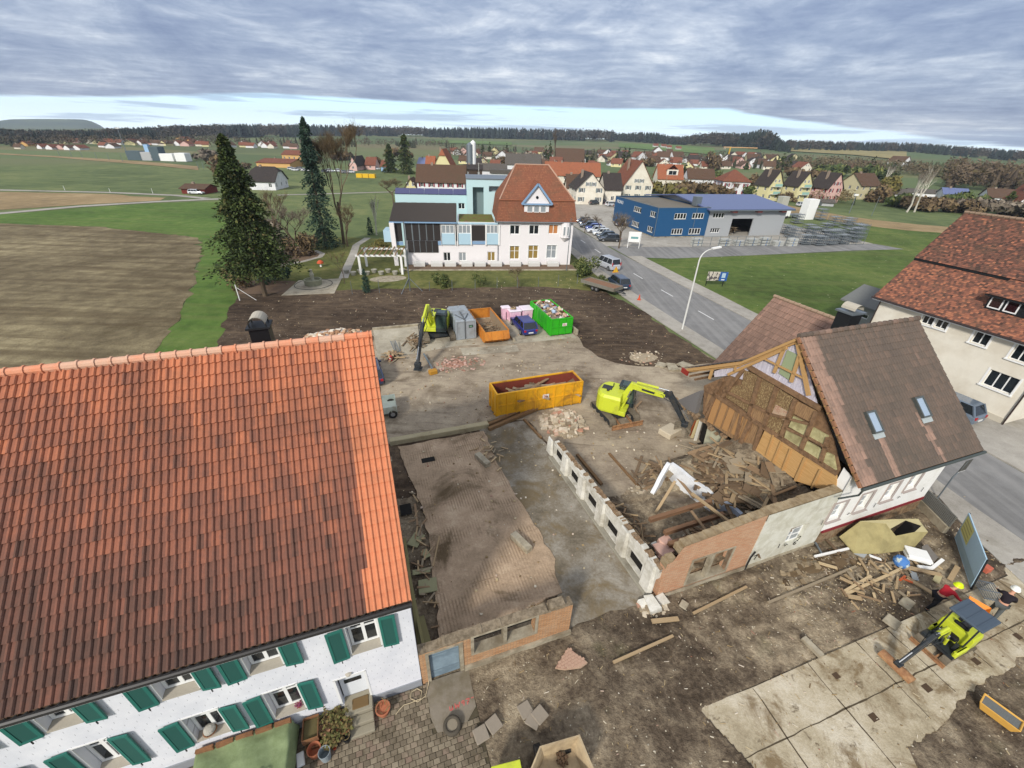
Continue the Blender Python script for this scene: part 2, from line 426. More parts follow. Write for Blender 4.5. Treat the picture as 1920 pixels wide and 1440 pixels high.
def grooved(t,v,c):
 br=t.new('ShaderNodeTexBrick');t.l.new(t.scalev(v,1,1,1,-SITE_A),br.inputs['Vector'])
 br.inputs['Scale'].default_value=1;br.inputs['Mortar Size'].default_value=.035;br.inputs['Brick Width'].default_value=.15;br.inputs['Row Height'].default_value=2.0
 br.offset=0
 mask=t.step(t.noise(v,.55,6,.62,.4),.46,.60)
 c=t.mix(t.math('MULTIPLY',t.math('MULTIPLY',br.outputs['Fac'],mask),.42),c,lin('#66543f'))
 return t.mix(t.math('MULTIPLY',t.step(t.noise(v,.22,7,.66,.7),.54,.64),.85),c,lin('#51432f'))
M_clay=gmat('clay_floor',['#8d7a64','#9f8a72','#ad967d','#bba68c'],.25,1.2,7,.5,extra=grooved)
sheet('meadow',ragged([(-70,43),(-13.5,43),(-8,20),(-40,14),(-70,20)],.3,3,1),.01,M_bright)
sheet('ploughed_field',ragged(pxs([(-260,424),(0,419),(200,426),(372,446),(379,465),(368,520),(340,592),(286,676)])+[(-16,12),(-75,12)],.35,1.6,3),.03,M_plow)
sheet('grass_margin',ragged(pxs([(372,446),(445,452),(440,490),(445,556),(424,600),(420,650),(400,690)])+[(-12,14),(-16,12)]+pxs([(286,676),(340,592),(368,520),(379,465)]),.25,1.5,5),.02,M_bright)
sheet('grass_field',ragged(pxs([(-260,411),(0,402),(150,390),(290,381),(450,377),(450,452),(372,446),(200,426),(0,419),(-260,424)]),.25,4,5),.016,M_bright)
sheet('stubble_field',ragged(pxs([(-200,362),(0,360),(200,364),(310,371),(300,376),(150,384),(0,394),(-200,404)]),.5,5,7),.04,M_plow2)
def ribbon(name,pts,wd,z,m,kind='structure',wd2=None):
 """road ribbon along centre points (world xy)"""
 mb=MB();L=[]
 n=len(pts)
 for i,p in enumerate(pts):
  a,b=Vector(pts[max(i-1,0)]).to_2d(),Vector(pts[min(i+1,n-1)]).to_2d();d=(b-a).normalized();q=Vector((-d.y,d.x))
  ww=wd if wd2 is None else wd+(wd2-wd)*i/(n-1)
  c=Vector(p).to_2d();L+=[(*(c+q*ww/2),z),(*(c-q*ww/2),z)]
 mb.add(L,[(2*i,2*i+1,2*i+3,2*i+2)for i in range(n-1)])
 o=mb.build(name,m)
 if o.data.polygons[0].normal.z<0:o.data.flip_normals()
 return tag(o,kind=kind)
ribbon('farm_lane',[g(x,y)for x,y in((-260,410),(0,400.5),(150,387),(290,378.5),(392,374),(470,371))],3.2,.05,M_walk)
ribbon('field_path',[g(x,y)for x,y in((-260,352),(0,356.5),(200,361),(330,366.5),(388,372.5))],2.6,.055,M_walk)
ribbon('meadow_path',[g(x,y)for x,y in((520,366),(600,364),(700,361),(740,360))],2.2,.05,M_walk)
sheet('garden_lawn',ragged(pxs([(440,452),(640,445),(760,450),(1075,450),(1100,500)])+[(33.2,41),(31.2,41.5)]+pxs([(1100,546),(1000,541),(700,546),(560,546),(440,556)]),.15,1.5,8),.024,M_garden)
sheet('lawn',[(47.5,62),(48.4,57.4),(60,55.4),(95,51),(101,51.4),(101,60),(100,74),(135,77),(144,60),(190,68),(200,30),(120,-30),(60,-30),(46,12),(45.6,28),(46.2,36),(47.4,47)],.012,M_lawn)
sheet('cabbage_ground',ragged(pxs([(1460,382),(1590,406),(1720,421),(1795,427),(1795,440),(1700,432),(1600,421),(1500,402),(1440,398)]),.4,3,9),.03,M_plow2)
LE=[(30.7,-12),(31.2,-5),(31.9,-1),(32.6,2),(33.1,12),(33.4,20),(34.0,29),(35.0,40),(36.6,52),(38.9,65),(41.3,80),(44.5,100),(50,135),(58,180)]
RE=[(37.6,-12),(38.2,-5),(38.8,-1),(39.4,3),(41.2,12),(42.2,20),(43.1,29),(44.0,40),(45.1,52),(46.4,65),(48.6,80),(51.6,100),(56.8,135),(64,180)]
sheet('road',LE+RE[::-1],.03,M_asph)
WL=[(27.0,-12),(28.0,-5),(29.2,-2.2),(30.9,.4),(31.2,12),(31.3,19),(31.6,24),(31.9,30),(32.6,38.6),(34.4,50),(36.8,63),(38.6,75)]
WLe=[(30.7,-12),(31.2,-5),(31.9,-1),(32.6,2),(33.1,12),(33.4,20),(33.7,24),(34.1,30),(34.9,39),(36.4,51),(38.6,63),(40.4,75)]
sheet('pavement',WL+[(a-.002,b)for a,b in WLe[::-1]],.12,M_walk,thick=.11)
WR=[(38.9,-1),(39.4,3),(41.2,12),(42.2,20),(43.1,29),(44.0,40),(45.1,52),(45.9,58)]
WRo=[(43.8,-1),(44.3,3),(45.0,12),(45.2,20),(45.4,28.4),(46.1,34),(47.0,43),(48.6,57.5)]
sheet('pavement',[(a+.004,b)for a,b in WR]+WRo[::-1],.12,M_walk,thick=.11)
sheet('forecourt',[(38.9,-1),(43.8,-1),(44.4,5),(70,4),(70,-20),(36,-20)],.11,M_walk)
sheet('side_road',[(45.9,57.6),(53,54.9),(72,53.4),(96,52.1),(109,50.5),(108,56),(90,59.5),(67,61.4),(53,64.4),(47,66.2)],.036,M_asph)
sheet('car_park',[(46.6,66.6),(53,64.5),(67,61.5),(90,59.6),(108,56.2),(112,100),(96,112),(70,150),(54,150),(51.8,100),(48.9,80)],.034,M_walk)
mk_white=mat('road_paint','#d9d9d6',.8,var=.2,scale=3)
def roadc(v):
 def ip(T):
  for i in range(len(T)-1):
   if v<=T[i+1][1]:t=(v-T[i][1])/(T[i+1][1]-T[i][1]);return T[i][0]+t*(T[i+1][0]-T[i][0])
  return T[-1][0]
 return ip(LE),ip(RE)
mb=MB()
for v0 in(-4.6,4.1,12.6,21.0,29.5,38.1,46.5,54.8,63.2,71.6,80,88.5,97):
 a,b=roadc(v0-1.5),roadc(v0+1.5);u0,u1=(a[0]+a[1])/2+.25,(b[0]+b[1])/2+.25
 mb.quad(W(u0-.07,v0-1.5,.036),W(u0+.07,v0-1.5,.036),W(u1+.07,v0+1.5,.036),W(u1-.07,v0+1.5,.036))
tag(mb.build('road_markings',mk_white),kind='structure')
sheet('turned_ground',ragged([(-15.5,51.5),(1,49.6),(12,47.4),(22.3,45.3),(31,41.2),(31.9,34.7),(31.2,24),(31.0,12),(30,9),(-12,10),(-14,30),(-14.8,42.5)],.25,1.0,12),.05,M_soil)
sheet('concrete_yard',ragged([(0,15.1),(0,35.4),(8.8,35.2),(17.0,34.6),(20.6,34.4),(20.6,27.6),(20.0,25.4),(20.3,22.9),(21.2,21.4),(23.0,20.1),(26.0,18.9),(30.8,18.6),(30.8,9),(20.3,9),(20,.6),(10.6,.6),(10.4,12),(10,15.1)],.10,.9,13),.07,M_yard)
sheet('container_pad',[(0.2,28.0),(0.2,35.2),(8.6,35.0),(16.9,34.5),(20.4,34.2),(20.4,27.6),(13.6,27.9),(7.9,29.0)],.085,M_pad)
sheet('pad_strip',[(7.9,26.7),(13.4,26.1),(13.6,27.6),(8.0,28.4)],.09,M_pad)
sheet('clay_floor',ragged([(.9,1.2),(6.6,1.7),(7.0,4),(6.7,7.5),(6.4,11),(6.5,14.6),(.6,14.6),(1.4,8)],.05,.4,15),.14,M_clay,thick=.1)
sheet('screed_floor',ragged([(6.2,.1),(10.4,.1),(10.2,12),(10.0,15),(6.3,15)],.12,.5,16),.1,M_greyslab)
def hgt(x,yb,yt,xt=None):
 """height of something whose foot is seen at (x, yb) and whose top at (xt, yt)"""
 f=gt(x,yb);d=ray(x if xt is None else xt,yt)
 return CAMH+d.z*hypot(f.x,f.y)/hypot(d.x,d.y)-f.z
def ppm(p):return FPX/(Vector(p)-Vector((0,0,CAMH))).dot(FWD)
M_white=mat('white_render','#dcdcdc',.85,var=.06,scale=.6,col2='#cfcfd2',bump=.1,bscale=30)
M_cream=mat('cream_render','#d9d3c4',.85,var=.08,scale=.5,col2='#cdc5b4',bump=.1,bscale=20)
M_winw=mat('window_white','#e2e2df',.5,var=.05)
M_glass=glass();M_glassb=glass('glass_blue','#33424c',.1);M_glasscur=mat('glass_curtain','#8c9296',.25,var=.4,scale=2.5,spec=.6)
M_sill=mat('sill_stone','#a9a294',.85,var=.15,scale=5)
M_dark=mat('dark_metal','#26282a',.5,metal=.3,var=.1)
M_zinc=mat('zinc_sheet','#7d858a',.45,metal=.6,var=.15,scale=3)
M_interior=mat('shade_black','#1a1815',.95)  # near-black standing in for the shade inside openings, pits and hollows
def wallp(mb,p0,p1,z0,z1,holes=(),rec=.22,top=None):
 """wall face from p0 to p1 (outside on the right of p0->p1 ... faces -normal) with real openings and reveals;
    holes: (a0, a1, b0, b1); top: optional function a -> height for gables (polyline list)"""
 p0,p1=Vector((*p0,0)),Vector((*p1,0));L=(p1-p0).length;d=(p1-p0)/L;n=Vector((-d.y,d.x,0))
 def pt(a,z,r=0):q=p0+d*a+n*r;return(q.x,q.y,z)
 xs=sorted({0,L,*[h[0]for h in holes],*[h[1]for h in holes]});zs=sorted({z0,z1,*[h[2]for h in holes],*[h[3]for h in holes]})
 for i in range(len(xs)-1):
  for j in range(len(zs)-1):
   cx,cz=(xs[i]+xs[i+1])/2,(zs[j]+zs[j+1])/2
   if any(h[0]<cx<h[1]and h[2]<cz<h[3]for h in holes):continue
   mb.quad(pt(xs[i],zs[j]),pt(xs[i+1],zs[j]),pt(xs[i+1],zs[j+1]),pt(xs[i],zs[j+1]))
 for a,b,c,e in holes:
  mb.quad(pt(a,c),pt(b,c),pt(b,c,rec),pt(a,c,rec));mb.quad(pt(a,e,rec),pt(b,e,rec),pt(b,e),pt(a,e))
  mb.quad(pt(a,c,rec),pt(a,e,rec),pt(a,e),pt(a,c));mb.quad(pt(b,c),pt(b,e),pt(b,e,rec),pt(b,c,rec))
 if top:
  pts=[pt(0,z1)]+[pt(a,z)for a,z in top]+[pt(L,z1)]
  mb.poly(pts[::-1])
 return mb
WCACHE={}
def window(parent,loc,rz,w,h,nx=2,nz=1,fm=None,gm=None,fw=.07,sill=0.0,sillm=None,name='window',sz=None):
 """a window as part (frame) with pane and sill as sub-parts; origin lower left, x along the wall, y inwards"""
 fm=fm or M_winw;gm=gm or M_glass
 key=(round(w,2),round(h,2),nx,nz,fm.name,gm.name,fw,sill,name)
 if key in WCACHE:
  f=WCACHE[key].copy();COL.objects.link(f);f.parent=parent;f.location=loc;f.rotation_euler=(0,0,rz)
  for ch in WCACHE[key].children:
   c=ch.copy();COL.objects.link(c);c.parent=f
  return f
 m=MB();t=.05
 m.box(0,0,0,fw,t,h);m.box(w-fw,0,0,w,t,h);m.box(fw,0,0,w-fw,t,fw);m.box(fw,0,h-fw,w-fw,t,h)
 for i in range(1,nx):x=w*i/nx;m.box(x-fw*.6,.002,fw,x+fw*.6,t-.002,h-fw)
 for j in range(1,nz):z=h*(j/nz if nz>2 else.62);m.box(fw,.004,z-fw*.35,w-fw,t-.004,z+fw*.35)
 f=m.build(name,fm,parent);f.location=loc;f.rotation_euler=(0,0,rz)
 MB().box(fw*.5,.028,fw*.5,w-fw*.5,.04,h-fw*.5).build('pane',gm,f)
 if sill:MB().box(-.06,-sill,-.06,w+.06,.02,-.005).build('sill',sillm or M_sill,f)
 WCACHE[key]=f;return f
def tiles(mb,p0,a,b,n,L,S,tw,th,prof,wfun,lift=.03,seed=1,jit=.0,stag=False):
 """courses of roof tiles as geometry: p0 eave start, a along the eave, b up the slope, n outwards"""
 rnd=random.Random(seed);p0=Vector(p0);a=Vector(a);b=Vector(b);n=Vector(n)
 nc,nr=int(L/tw),int(S/th);tw=L/nc;th=S/nr;K=len(prof)
 for r in range(nr):
  off=tw/2 if(stag and r%2)else 0
  for c in range(nc+(1 if stag and r%2 else 0)):
   u0=c*tw-off;cu=max(0,min(L,u0+tw/2))
   mb.cur=wfun(cu/L,(r+.5)/nr,rnd)
   jj=rnd.uniform(-jit,jit)
   lo=[];hi=[];fr=[]
   for x,hgh in prof:
    uu=min(max(u0+x*tw,0),L);q=p0+a*uu+b*(r*th+jj)
    lo.append(q+n*(hgh+lift));fr.append(q+n*(hgh*.2));hi.append(p0+a*uu+b*((r+1)*th+.02)+n*hgh)
   vs=lo+hi+fr
   fs=[(i,i+1,K+i+1,K+i)for i in range(K-1)]+[(2*K+i,2*K+i+1,i+1,i)for i in range(K-1)]
   mb.add(vs,fs)
PAN=[(0,0),(.06,.028),(.2,.05),(.36,.05),(.5,.022),(.55,0),(.98,.0),(1,0)]
FLATP=[(0,.0),(.03,.008),(.97,.008),(1,0)]
def tilemat(key,cols,moss=None,mossamt=.3,rough=.85,wscale=.35):
 """roof tiles: per-tile colour by face attribute, lichen in patches, grime streaks"""
 if key in MATS:return MATS[key]
 m=bpy.data.materials.new(key);m.use_nodes=True;t=NT(m.node_tree);t.n.clear()
 b=t.new('ShaderNodeBsdfPrincipled');out=t.new('ShaderNodeOutputMaterial');t.l.new(b.outputs[0],out.inputs[0])
 v=t.new('ShaderNodeTexCoord').outputs['Object']
 at=t.new('ShaderNodeAttribute',attribute_name='rnd')
 f=t.math('ADD',at.outputs['Fac'],t.math('MULTIPLY',t.math('SUBTRACT',t.noise(v,5.5,6,.7),.5),.34))
 n=len(cols);c=t.ramp(f,[(i/(n-1),lin(h))for i,h in enumerate(cols)])
 if moss:c=t.mix(t.math('MULTIPLY',t.step(t.noise(v,wscale,8,.7,.5),.5,.7),mossamt),c,lin(moss))
 g2=t.math('ADD',.8,t.math('MULTIPLY',t.noise(v,26,4,.7),.4))
 vm=t.new('ShaderNodeVectorMath',operation='SCALE');t.put(vm.inputs[0],c);t.l.new(g2,vm.inputs[3])
 t.put(b.inputs['Base Color'],vm.outputs[0]);b.inputs['Roughness'].default_value=rough;b.inputs['Specular IOR Level'].default_value=.2
 bn=t.new('ShaderNodeBump');bn.inputs['Strength'].default_value=.3;bn.inputs['Distance'].default_value=.02
 t.l.new(t.noise(v,40,4,.7),bn.inputs['Height']);t.l.new(bn.outputs[0],b.inputs['Normal'])
 MATS[key]=m;return m
def roofmat(key,c1,c2,c3,row=.35,colw=.25,moss=.3,mosscol='#4d4a38'):
 """tiled roof seen from afar: courses and tiles as a brick pattern laid in each roof plane"""
 if key in MATS:return MATS[key]
 m=bpy.data.materials.new(key);m.use_nodes=True;t=NT(m.node_tree);t.n.clear()
 b=t.new('ShaderNodeBsdfPrincipled');out=t.new('ShaderNodeOutputMaterial');t.l.new(b.outputs[0],out.inputs[0])
 tcn=t.new('ShaderNodeTexCoord');v=tcn.outputs['Object'];ge=t.new('ShaderNodeNewGeometry')
 br=t.new('ShaderNodeTexBrick')
 s=t.new('ShaderNodeSeparateXYZ');t.l.new(v,s.inputs[0]);nm=t.new('ShaderNodeSeparateXYZ');t.l.new(tcn.outputs['Normal'],nm.inputs[0])
 side=t.math('GREATER_THAN',t.math('ABSOLUTE',nm.outputs[0]),t.math('ABSOLUTE',nm.outputs[1]))
 al=t.math('ADD',t.math('MULTIPLY',s.outputs[0],t.math('SUBTRACT',1,side)),t.math('MULTIPLY',s.outputs[1],side))
 cb=t.new('ShaderNodeCombineXYZ');t.put(cb.inputs[0],al);t.put(cb.inputs[1],t.math('MULTIPLY',s.outputs[2],1.35))
 t.l.new(cb.outputs[0],br.inputs['Vector']);br.inputs['Scale'].default_value=1
 br.inputs['Brick Width'].default_value=colw;br.inputs['Row Height'].default_value=row;br.inputs['Mortar Size'].default_value=.02;br.inputs['Mortar Smooth'].default_value=.4
 t.put(br.inputs['Color1'],lin(c1));t.put(br.inputs['Color2'],lin(c2));t.put(br.inputs['Mortar'],lin(c3))
 c=t.mix(t.step(t.noise(v,.9,6,.7,.3),.42,.62),br.outputs['Color'],lin(c2))
 c=t.mix(t.math('MULTIPLY',t.step(t.noise(v,.35,8,.72,.5),.5,.68),moss),c,lin(mosscol))
 t.put(b.inputs['Base Color'],c);b.inputs['Roughness'].default_value=.9;b.inputs['Specular IOR Level'].default_value=.15
 bn=t.new('ShaderNodeBump');bn.inputs['Strength'].default_value=.6;bn.inputs['Distance'].default_value=.05
 t.l.new(t.math('SUBTRACT',t.noise(v,9,4,.7),br.outputs['Fac']),bn.inputs['Height']);t.l.new(bn.outputs[0],b.inputs['Normal'])
 MATS[key]=m;return m
def brickmat(key,c1,c2,mortar,bw=.25,rh=.075,rz=0.0,patch=None):
 if key in MATS:return MATS[key]
 m=bpy.data.materials.new(key);m.use_nodes=True;t=NT(m.node_tree);t.n.clear()
 b=t.new('ShaderNodeBsdfPrincipled');out=t.new('ShaderNodeOutputMaterial');t.l.new(b.outputs[0],out.inputs[0])
 tcn=t.new('ShaderNodeTexCoord');v=tcn.outputs['Object']
 s=t.new('ShaderNodeSeparateXYZ');t.l.new(v,s.inputs[0]);nm=t.new('ShaderNodeSeparateXYZ');t.l.new(tcn.outputs['Normal'],nm.inputs[0])
 side=t.math('GREATER_THAN',t.math('ABSOLUTE',nm.outputs[0]),.6)
 al=t.math('ADD',t.math('MULTIPLY',s.outputs[0],t.math('SUBTRACT',1,side)),t.math('MULTIPLY',s.outputs[1],side))
 cb=t.new('ShaderNodeCombineXYZ');t.put(cb.inputs[0],al);t.put(cb.inputs[1],s.outputs[2])
 br=t.new('ShaderNodeTexBrick');t.l.new(cb.outputs[0],br.inputs['Vector']);br.inputs['Scale'].default_value=1
 br.inputs['Brick Width'].default_value=bw;br.inputs['Row Height'].default_value=rh;br.inputs['Mortar Size'].default_value=.009
 t.put(br.inputs['Color1'],lin(c1));t.put(br.inputs['Color2'],lin(c2));t.put(br.inputs['Mortar'],lin(mortar))
 c=t.mix(t.math('MULTIPLY',t.step(t.noise(v,1.3,7,.7,.4),.45,.7),.35),br.outputs['Color'],lin(patch or '#b9a78d'))
 g2=t.math('ADD',.82,t.math('MULTIPLY',t.noise(v,14,4,.7),.36))
 vm=t.new('ShaderNodeVectorMath',operation='SCALE');t.put(vm.inputs[0],c);t.l.new(g2,vm.inputs[3])
 t.put(b.inputs['Base Color'],vm.outputs[0]);b.inputs['Roughness'].default_value=.92;b.inputs['Specular IOR Level'].default_value=.15
 bn=t.new('ShaderNodeBump');bn.inputs['Strength'].default_value=.5;bn.inputs['Distance'].default_value=.01;bn.invert=True
 t.l.new(br.outputs['Fac'],bn.inputs['Height']);t.l.new(bn.outputs[0],b.inputs['Normal'])
 MATS[key]=m;return m
M_roofr=roofmat('roof_red','#8c5a45','#74493a','#4b342b');M_roofo=roofmat('roof_orange','#a8694a','#935a42','#604434',moss=.2)
M_roofb=roofmat('roof_brown','#66503f','#5a4639','#3a2f28');M_roofd=roofmat('roof_dark','#4a423e','#3d3836','#252220')
M_roofg=roofmat('roof_grey','#68625c','#5a554f','#38352f')
M_pv=mat('solar_slate','#566187',.35,spec=.6,var=.1,scale=.3)
def gable_roof(mb,x0,x1,y0,y1,ze,zr,axis='x',oh=.4,th=.16,hip=0.0,kick=0):
 """gabled roof slab pair (axis = ridge direction) with overhang and thickness; hip>0 clips the gable tops"""
 if axis=='y':
  m2=MB();gable_roof(m2,y0,y1,x0,x1,ze,zr,'x',oh,th,hip)
  mb.add([(b,a,c)for a,b,c in m2 .v],[tuple(reversed(f))for f in m2 .f]);return
 yc=(y0+y1)/2;hw=(y1-y0)/2;s=(zr-ze)/hw;zo=ze-oh*s
 X0,X1,Y0,Y1=x0-oh,x1+oh,y0-oh,y1+oh
 if hip:
  hx=hip;zh=zr-s*hip
  P=[(X0,Y0,zo),(X1,Y0,zo),(X1,Y1,zo),(X0,Y1,zo),(X0,yc-hx,zh),(X1,yc-hx,zh),(X1,yc+hx,zh),(X0,yc+hx,zh),(X0+hx*.8,yc,zr),(X1-hx*.8,yc,zr)]
  F=[(0,1,5,9,8,4),(2,3,7,8,9,6),(4,8,7),(5,6,9)]
 else:
  P=[(X0,Y0,zo),(X1,Y0,zo),(X1,Y1,zo),(X0,Y1,zo),(X0,yc,zr),(X1,yc,zr)]
  F=[(0,1,5,4),(2,3,4,5)]
 n=len(P);F2=[tuple(i+n for i in reversed(f))for f in F]
 E=[(0,1),(2,3),(3,7 if hip else 4),(4,0),(1,5),(6 if hip else 5,2)]+([(7,4),(5,6)]if hip else[])
 mb.add(P+[(a,b,c-th)for a,b,c in P],F+F2+[(b,a,a+n,b+n)for a,b in E])
def hip_roof(mb,x0,x1,y0,y1,ze,zr,oh=.4,th=.16,rl=None):
 X0,X1,Y0,Y1=x0-oh,x1+oh,y0-oh,y1+oh;yc=(Y0+Y1)/2;r=min(X1-X0,Y1-Y0)/2*.92 if rl is None else rl
 P=[(X0,Y0,ze),(X1,Y0,ze),(X1,Y1,ze),(X0,Y1,ze),(X0+r,yc,zr),(X1-r,yc,zr)];n=6
 F=[(0,1,5,4),(1,2,5),(2,3,4,5),(3,0,4)]
 mb.add(P+[(a,b,c-th)for a,b,c in P[:4]],F+[(9,8,7,6),(0,6,7,1),(1,7,8,2),(2,8,9,3),(3,9,6,0)])
def house(name,label,cat,loc,rz,w,d,ze,zr,wm,rm,axis='x',roof='gable',oh=.4,wins=(),chim=None,group=None,door=None,hip=0.0,plinth=None,fm=None,shut=None,dormers=(),balc=(),nx=2):
 """house: local x to the right along the front, y away. wins: (side, a, z, w, h) side in f,l,r,b"""
 T=thing(name,label,cat,loc,rz,group)
 m=MB();holes={'f':[],'l':[],'r':[],'b':[]}
 for sd,a,z,ww,hh in wins:holes[sd].append((a,a+ww,z,z+hh))
 for sd,a,ww,hh in(door or()):holes[sd].append((a,a+ww,.05,hh))
 def cl(hs,L,zt):return[h for h in hs if h[0]>.05 and h[1]<L-.05]
 gx=[(d/2,zr)]if(axis=='x' and roof=='gable')else None;gy=[(w/2,zr)]if(axis=='y' and roof=='gable')else None
 if roof=='gable' and hip:
  s=(zr-ze)/((d if axis=='x' else w)/2);q=[((d if axis=='x' else w)/2-hip,zr-s*hip),((d if axis=='x' else w)/2+hip,zr-s*hip)]
  if axis=='x':gx=q
  else:gy=q
 gh={k:[h for h in holes[k]if h[3]>ze]for k in holes}
 lo={k:[h for h in cl(holes[k],w if k in 'fb' else d,ze)if h[3]<=ze]for k in holes}
 wallp(m,(0,0),(w,0),0,ze,lo['f'],.15,gy);wallp(m,(w,0),(w,d),0,ze,lo['r'],.15,gx)
 wallp(m,(w,d),(0,d),0,ze,lo['b'],.15,gy);wallp(m,(0,d),(0,0),0,ze,lo['l'],.15,gx)
 m.build('wall',wm,T)
 m=MB()
 if roof=='gable':gable_roof(m,0,w,0,d,ze,zr,axis,oh,.18,hip)
 elif roof=='hip':hip_roof(m,0,w,0,d,ze,zr,oh)
 else:m.box(-oh,-oh,ze,w+oh,d+oh,zr)
 R_=m.build('roof',rm,T);fixn(R_)
 if plinth:MB().box(-.03,-.03,0,w+.03,d+.03,plinth[0]).build('plinth',plinth[1],T)
 for sd,a,z,ww,hh in wins:
  gab=z+hh>ze;r_=-.03 if gab else.1
  if sd=='f':lc,ang=(a,r_,z),0
  elif sd=='r':lc,ang=(w-r_,a,z),pi/2
  elif sd=='b':lc,ang=(w-a,d-r_,z),pi
  else:lc,ang=(r_,d-a,z),-pi/2
  window(T,lc,ang,ww,hh,nx,1,fm,None,.09,.08 if not gab else 0)
  if shut:
   sm=MB();sw=ww*.45
   sm.box(-sw-.03,-.06 if gab else-.16,0,-.03,-.02 if gab else-.12,hh)
   so=sm.build('shutter',shut,T);so.location=lc;so.rotation_euler=(0,0,ang)
   sm=MB();sm.box(ww+.03,-.06 if gab else-.16,0,ww+sw+.03,-.02 if gab else-.12,hh)
   so=sm.build('shutter',shut,T);so.location=lc;so.rotation_euler=(0,0,ang)
 for sd,a,ww,hh in(door or()):
  lc,ang={'f':((a,.1,.05),0),'r':((w-.1,a,.05),pi/2),'l':((.1,d-a,.05),-pi/2),'b':((w-a,d-.1,.05),pi)}[sd]
  o=MB().box(0,0,0,ww,.05,hh-.05).build('door',M_dark,T);o.location=lc;o.rotation_euler=(0,0,ang)
 for c in(chim or()):
  x,y,zt=c
  MB().box(x-.35,y-.35,ze,x+.35,y+.35,zt).build('chimney',M_chim,R_)
 for x,zb,ww,hh in dormers:
  s=(zr-ze)/(d/2);y0=max(.2,(zb-ze)/s)if axis=='x' else.5
  dm=MB();dm.box(x-ww/2,y0,zb-.3,x+ww/2,y0+(hh+.6)/s+.6,zb+hh)
  D_=dm.build('dormer',wm,T);dm=MB();gable_roof(dm,x-ww/2,x+ww/2,y0+.25,y0+(hh+1.2)/s+1,zb+hh,zb+hh+ww*.42,'y',.22,.1);fixn(dm.build('dormer_roof',rm,D_))
  window(D_,(x-ww*.36,y0-.04,zb+.05),0,ww*.72,hh*.8,2,1,fm,None,.09)
 for a,z,ww,dd in balc:
  B=MB().box(a,-dd,z,a+ww,0,z+.15).build('balcony',M_winw,T)
  MB().box(a,-dd-.04,z+.15,a+ww,-dd,z+1.0).build('railing',M_rail,B)
 return T
M_chim=mat('chimney_render','#8a7b6c',.9,var=.2,scale=3);M_rail=mat('balcony_panel','#8fb3a8',.6,var=.1)
def win_rows(side,L,rows,n,ww,hh,m0=1.0):
 out=[]
 for z in rows:
  for i in range(n):a=m0+(L-2*m0-ww)*(i/(n-1)if n>1 else.5);out.append((side,a,z,ww,hh))
 return out
FA=thing('farmhouse','white farmhouse with green shutters and a long orange tiled roof filling the left foreground','house',O,SITE_A)
def dashes(t,v,c):
 s=t.new('ShaderNodeSeparateXYZ');t.l.new(v,s.inputs[0])
 row=t.math('FLOOR',t.math('DIVIDE',s.outputs[2],.27))
 a=t.math('FRACT',t.math('ADD',t.math('DIVIDE',s.outputs[0],.29),t.math('MULTIPLY',t.math('FRACT',t.math('MULTIPLY',row,.5)),1.0)))
 b=t.math('FRACT',t.math('DIVIDE',s.outputs[2],.27))
 on=t.math('MULTIPLY',t.math('LESS_THAN',a,.045),t.math('MULTIPLY',t.math('GREATER_THAN',b,.3),t.math('LESS_THAN',b,.62)))
 return t.mix(on,c,lin('#a4a6ab'))
def wallmat():
 m=bpy.data.materials.new('shingle_white');m.use_nodes=True;t=NT(m.node_tree);t.n.clear()
 b=t.new('ShaderNodeBsdfPrincipled');out=t.new('ShaderNodeOutputMaterial');t.l.new(b.outputs[0],out.inputs[0])
 v=t.new('ShaderNodeTexCoord').outputs['Object']
 c=t.mix(t.step(t.noise(v,.8,6,.65),.4,.65),lin('#dfe0e4'),lin('#d0d2d8'))
 t.put(b.inputs['Base Color'],dashes(t,v,c));b.inputs['Roughness'].default_value=.7
 br=t.new('ShaderNodeTexBrick');s=t.new('ShaderNodeSeparateXYZ');t.l.new(v,s.inputs[0]);cb=t.new('ShaderNodeCombineXYZ')
 t.put(cb.inputs[0],s.outputs[0]);t.put(cb.inputs[1],s.outputs[2]);t.l.new(cb.outputs[0],br.inputs['Vector'])
 br.inputs['Scale'].default_value=1;br.inputs['Brick Width'].default_value=.29;br.inputs['Row Height'].default_value=.135;br.inputs['Mortar Size'].default_value=.012
 bn=t.new('ShaderNodeBump');bn.inputs['Strength'].default_value=.25;bn.inputs['Distance'].default_value=.01;bn.invert=True
 t.l.new(br.outputs['Fac'],bn.inputs['Height']);t.l.new(bn.outputs[0],b.inputs['Normal'])
 return m
M_shing=wallmat()
FW=[(-2.03,-1.09,3.36,4.86,1),(-4.83,-3.9,3.96,5.3,1),(-7.0,-6.07,4.03,5.32,1),(-9.5,-8.72,4.18,5.34,1),(-4.79,-3.84,1.12,2.72,1),(-6.96,-6.03,1.33,2.75,1),(-9.47,-8.68,1.38,3.02,1),(-11.9,-11.0,1.45,3.0,1),(-11.9,-11.0,4.2,5.34,1)]
FU0=-14.4
holes=[(a-FU0,b-FU0,c,d)for a,b,c,d,s in FW]+[(-2.77-FU0,-1.83-FU0,.5,2.16)]
m=MB();wallp(m,(FU0,0),(-.02,0),.42,5.5,holes,.3)
wallp(m,(-.02,0),(-.02,12),.42,5.5,(),.2,[(6,11.6)]);wallp(m,(-.02,12),(FU0,12),.42,5.5);wallp(m,(FU0,12),(FU0,0),.42,5.5,(),.2,[(6,11.6)])
m.build('wall',M_shing,FA)
M_plinth=mat('grey_plinth','#8c8f94',.9,var=.12,scale=2,bump=.2)
MB().box(FU0,-.04,0,-.025,12,.42).build('plinth',M_plinth,FA)
M_tile_f=tilemat('farm_tiles',['#c87f5b','#b47152','#97604a','#7a5244','#61463c','#4b3b35'],'#4a3f37',.4)
m=MB()
EZ,RZ,EV,RV=6.02,11.84,-.5,6.0
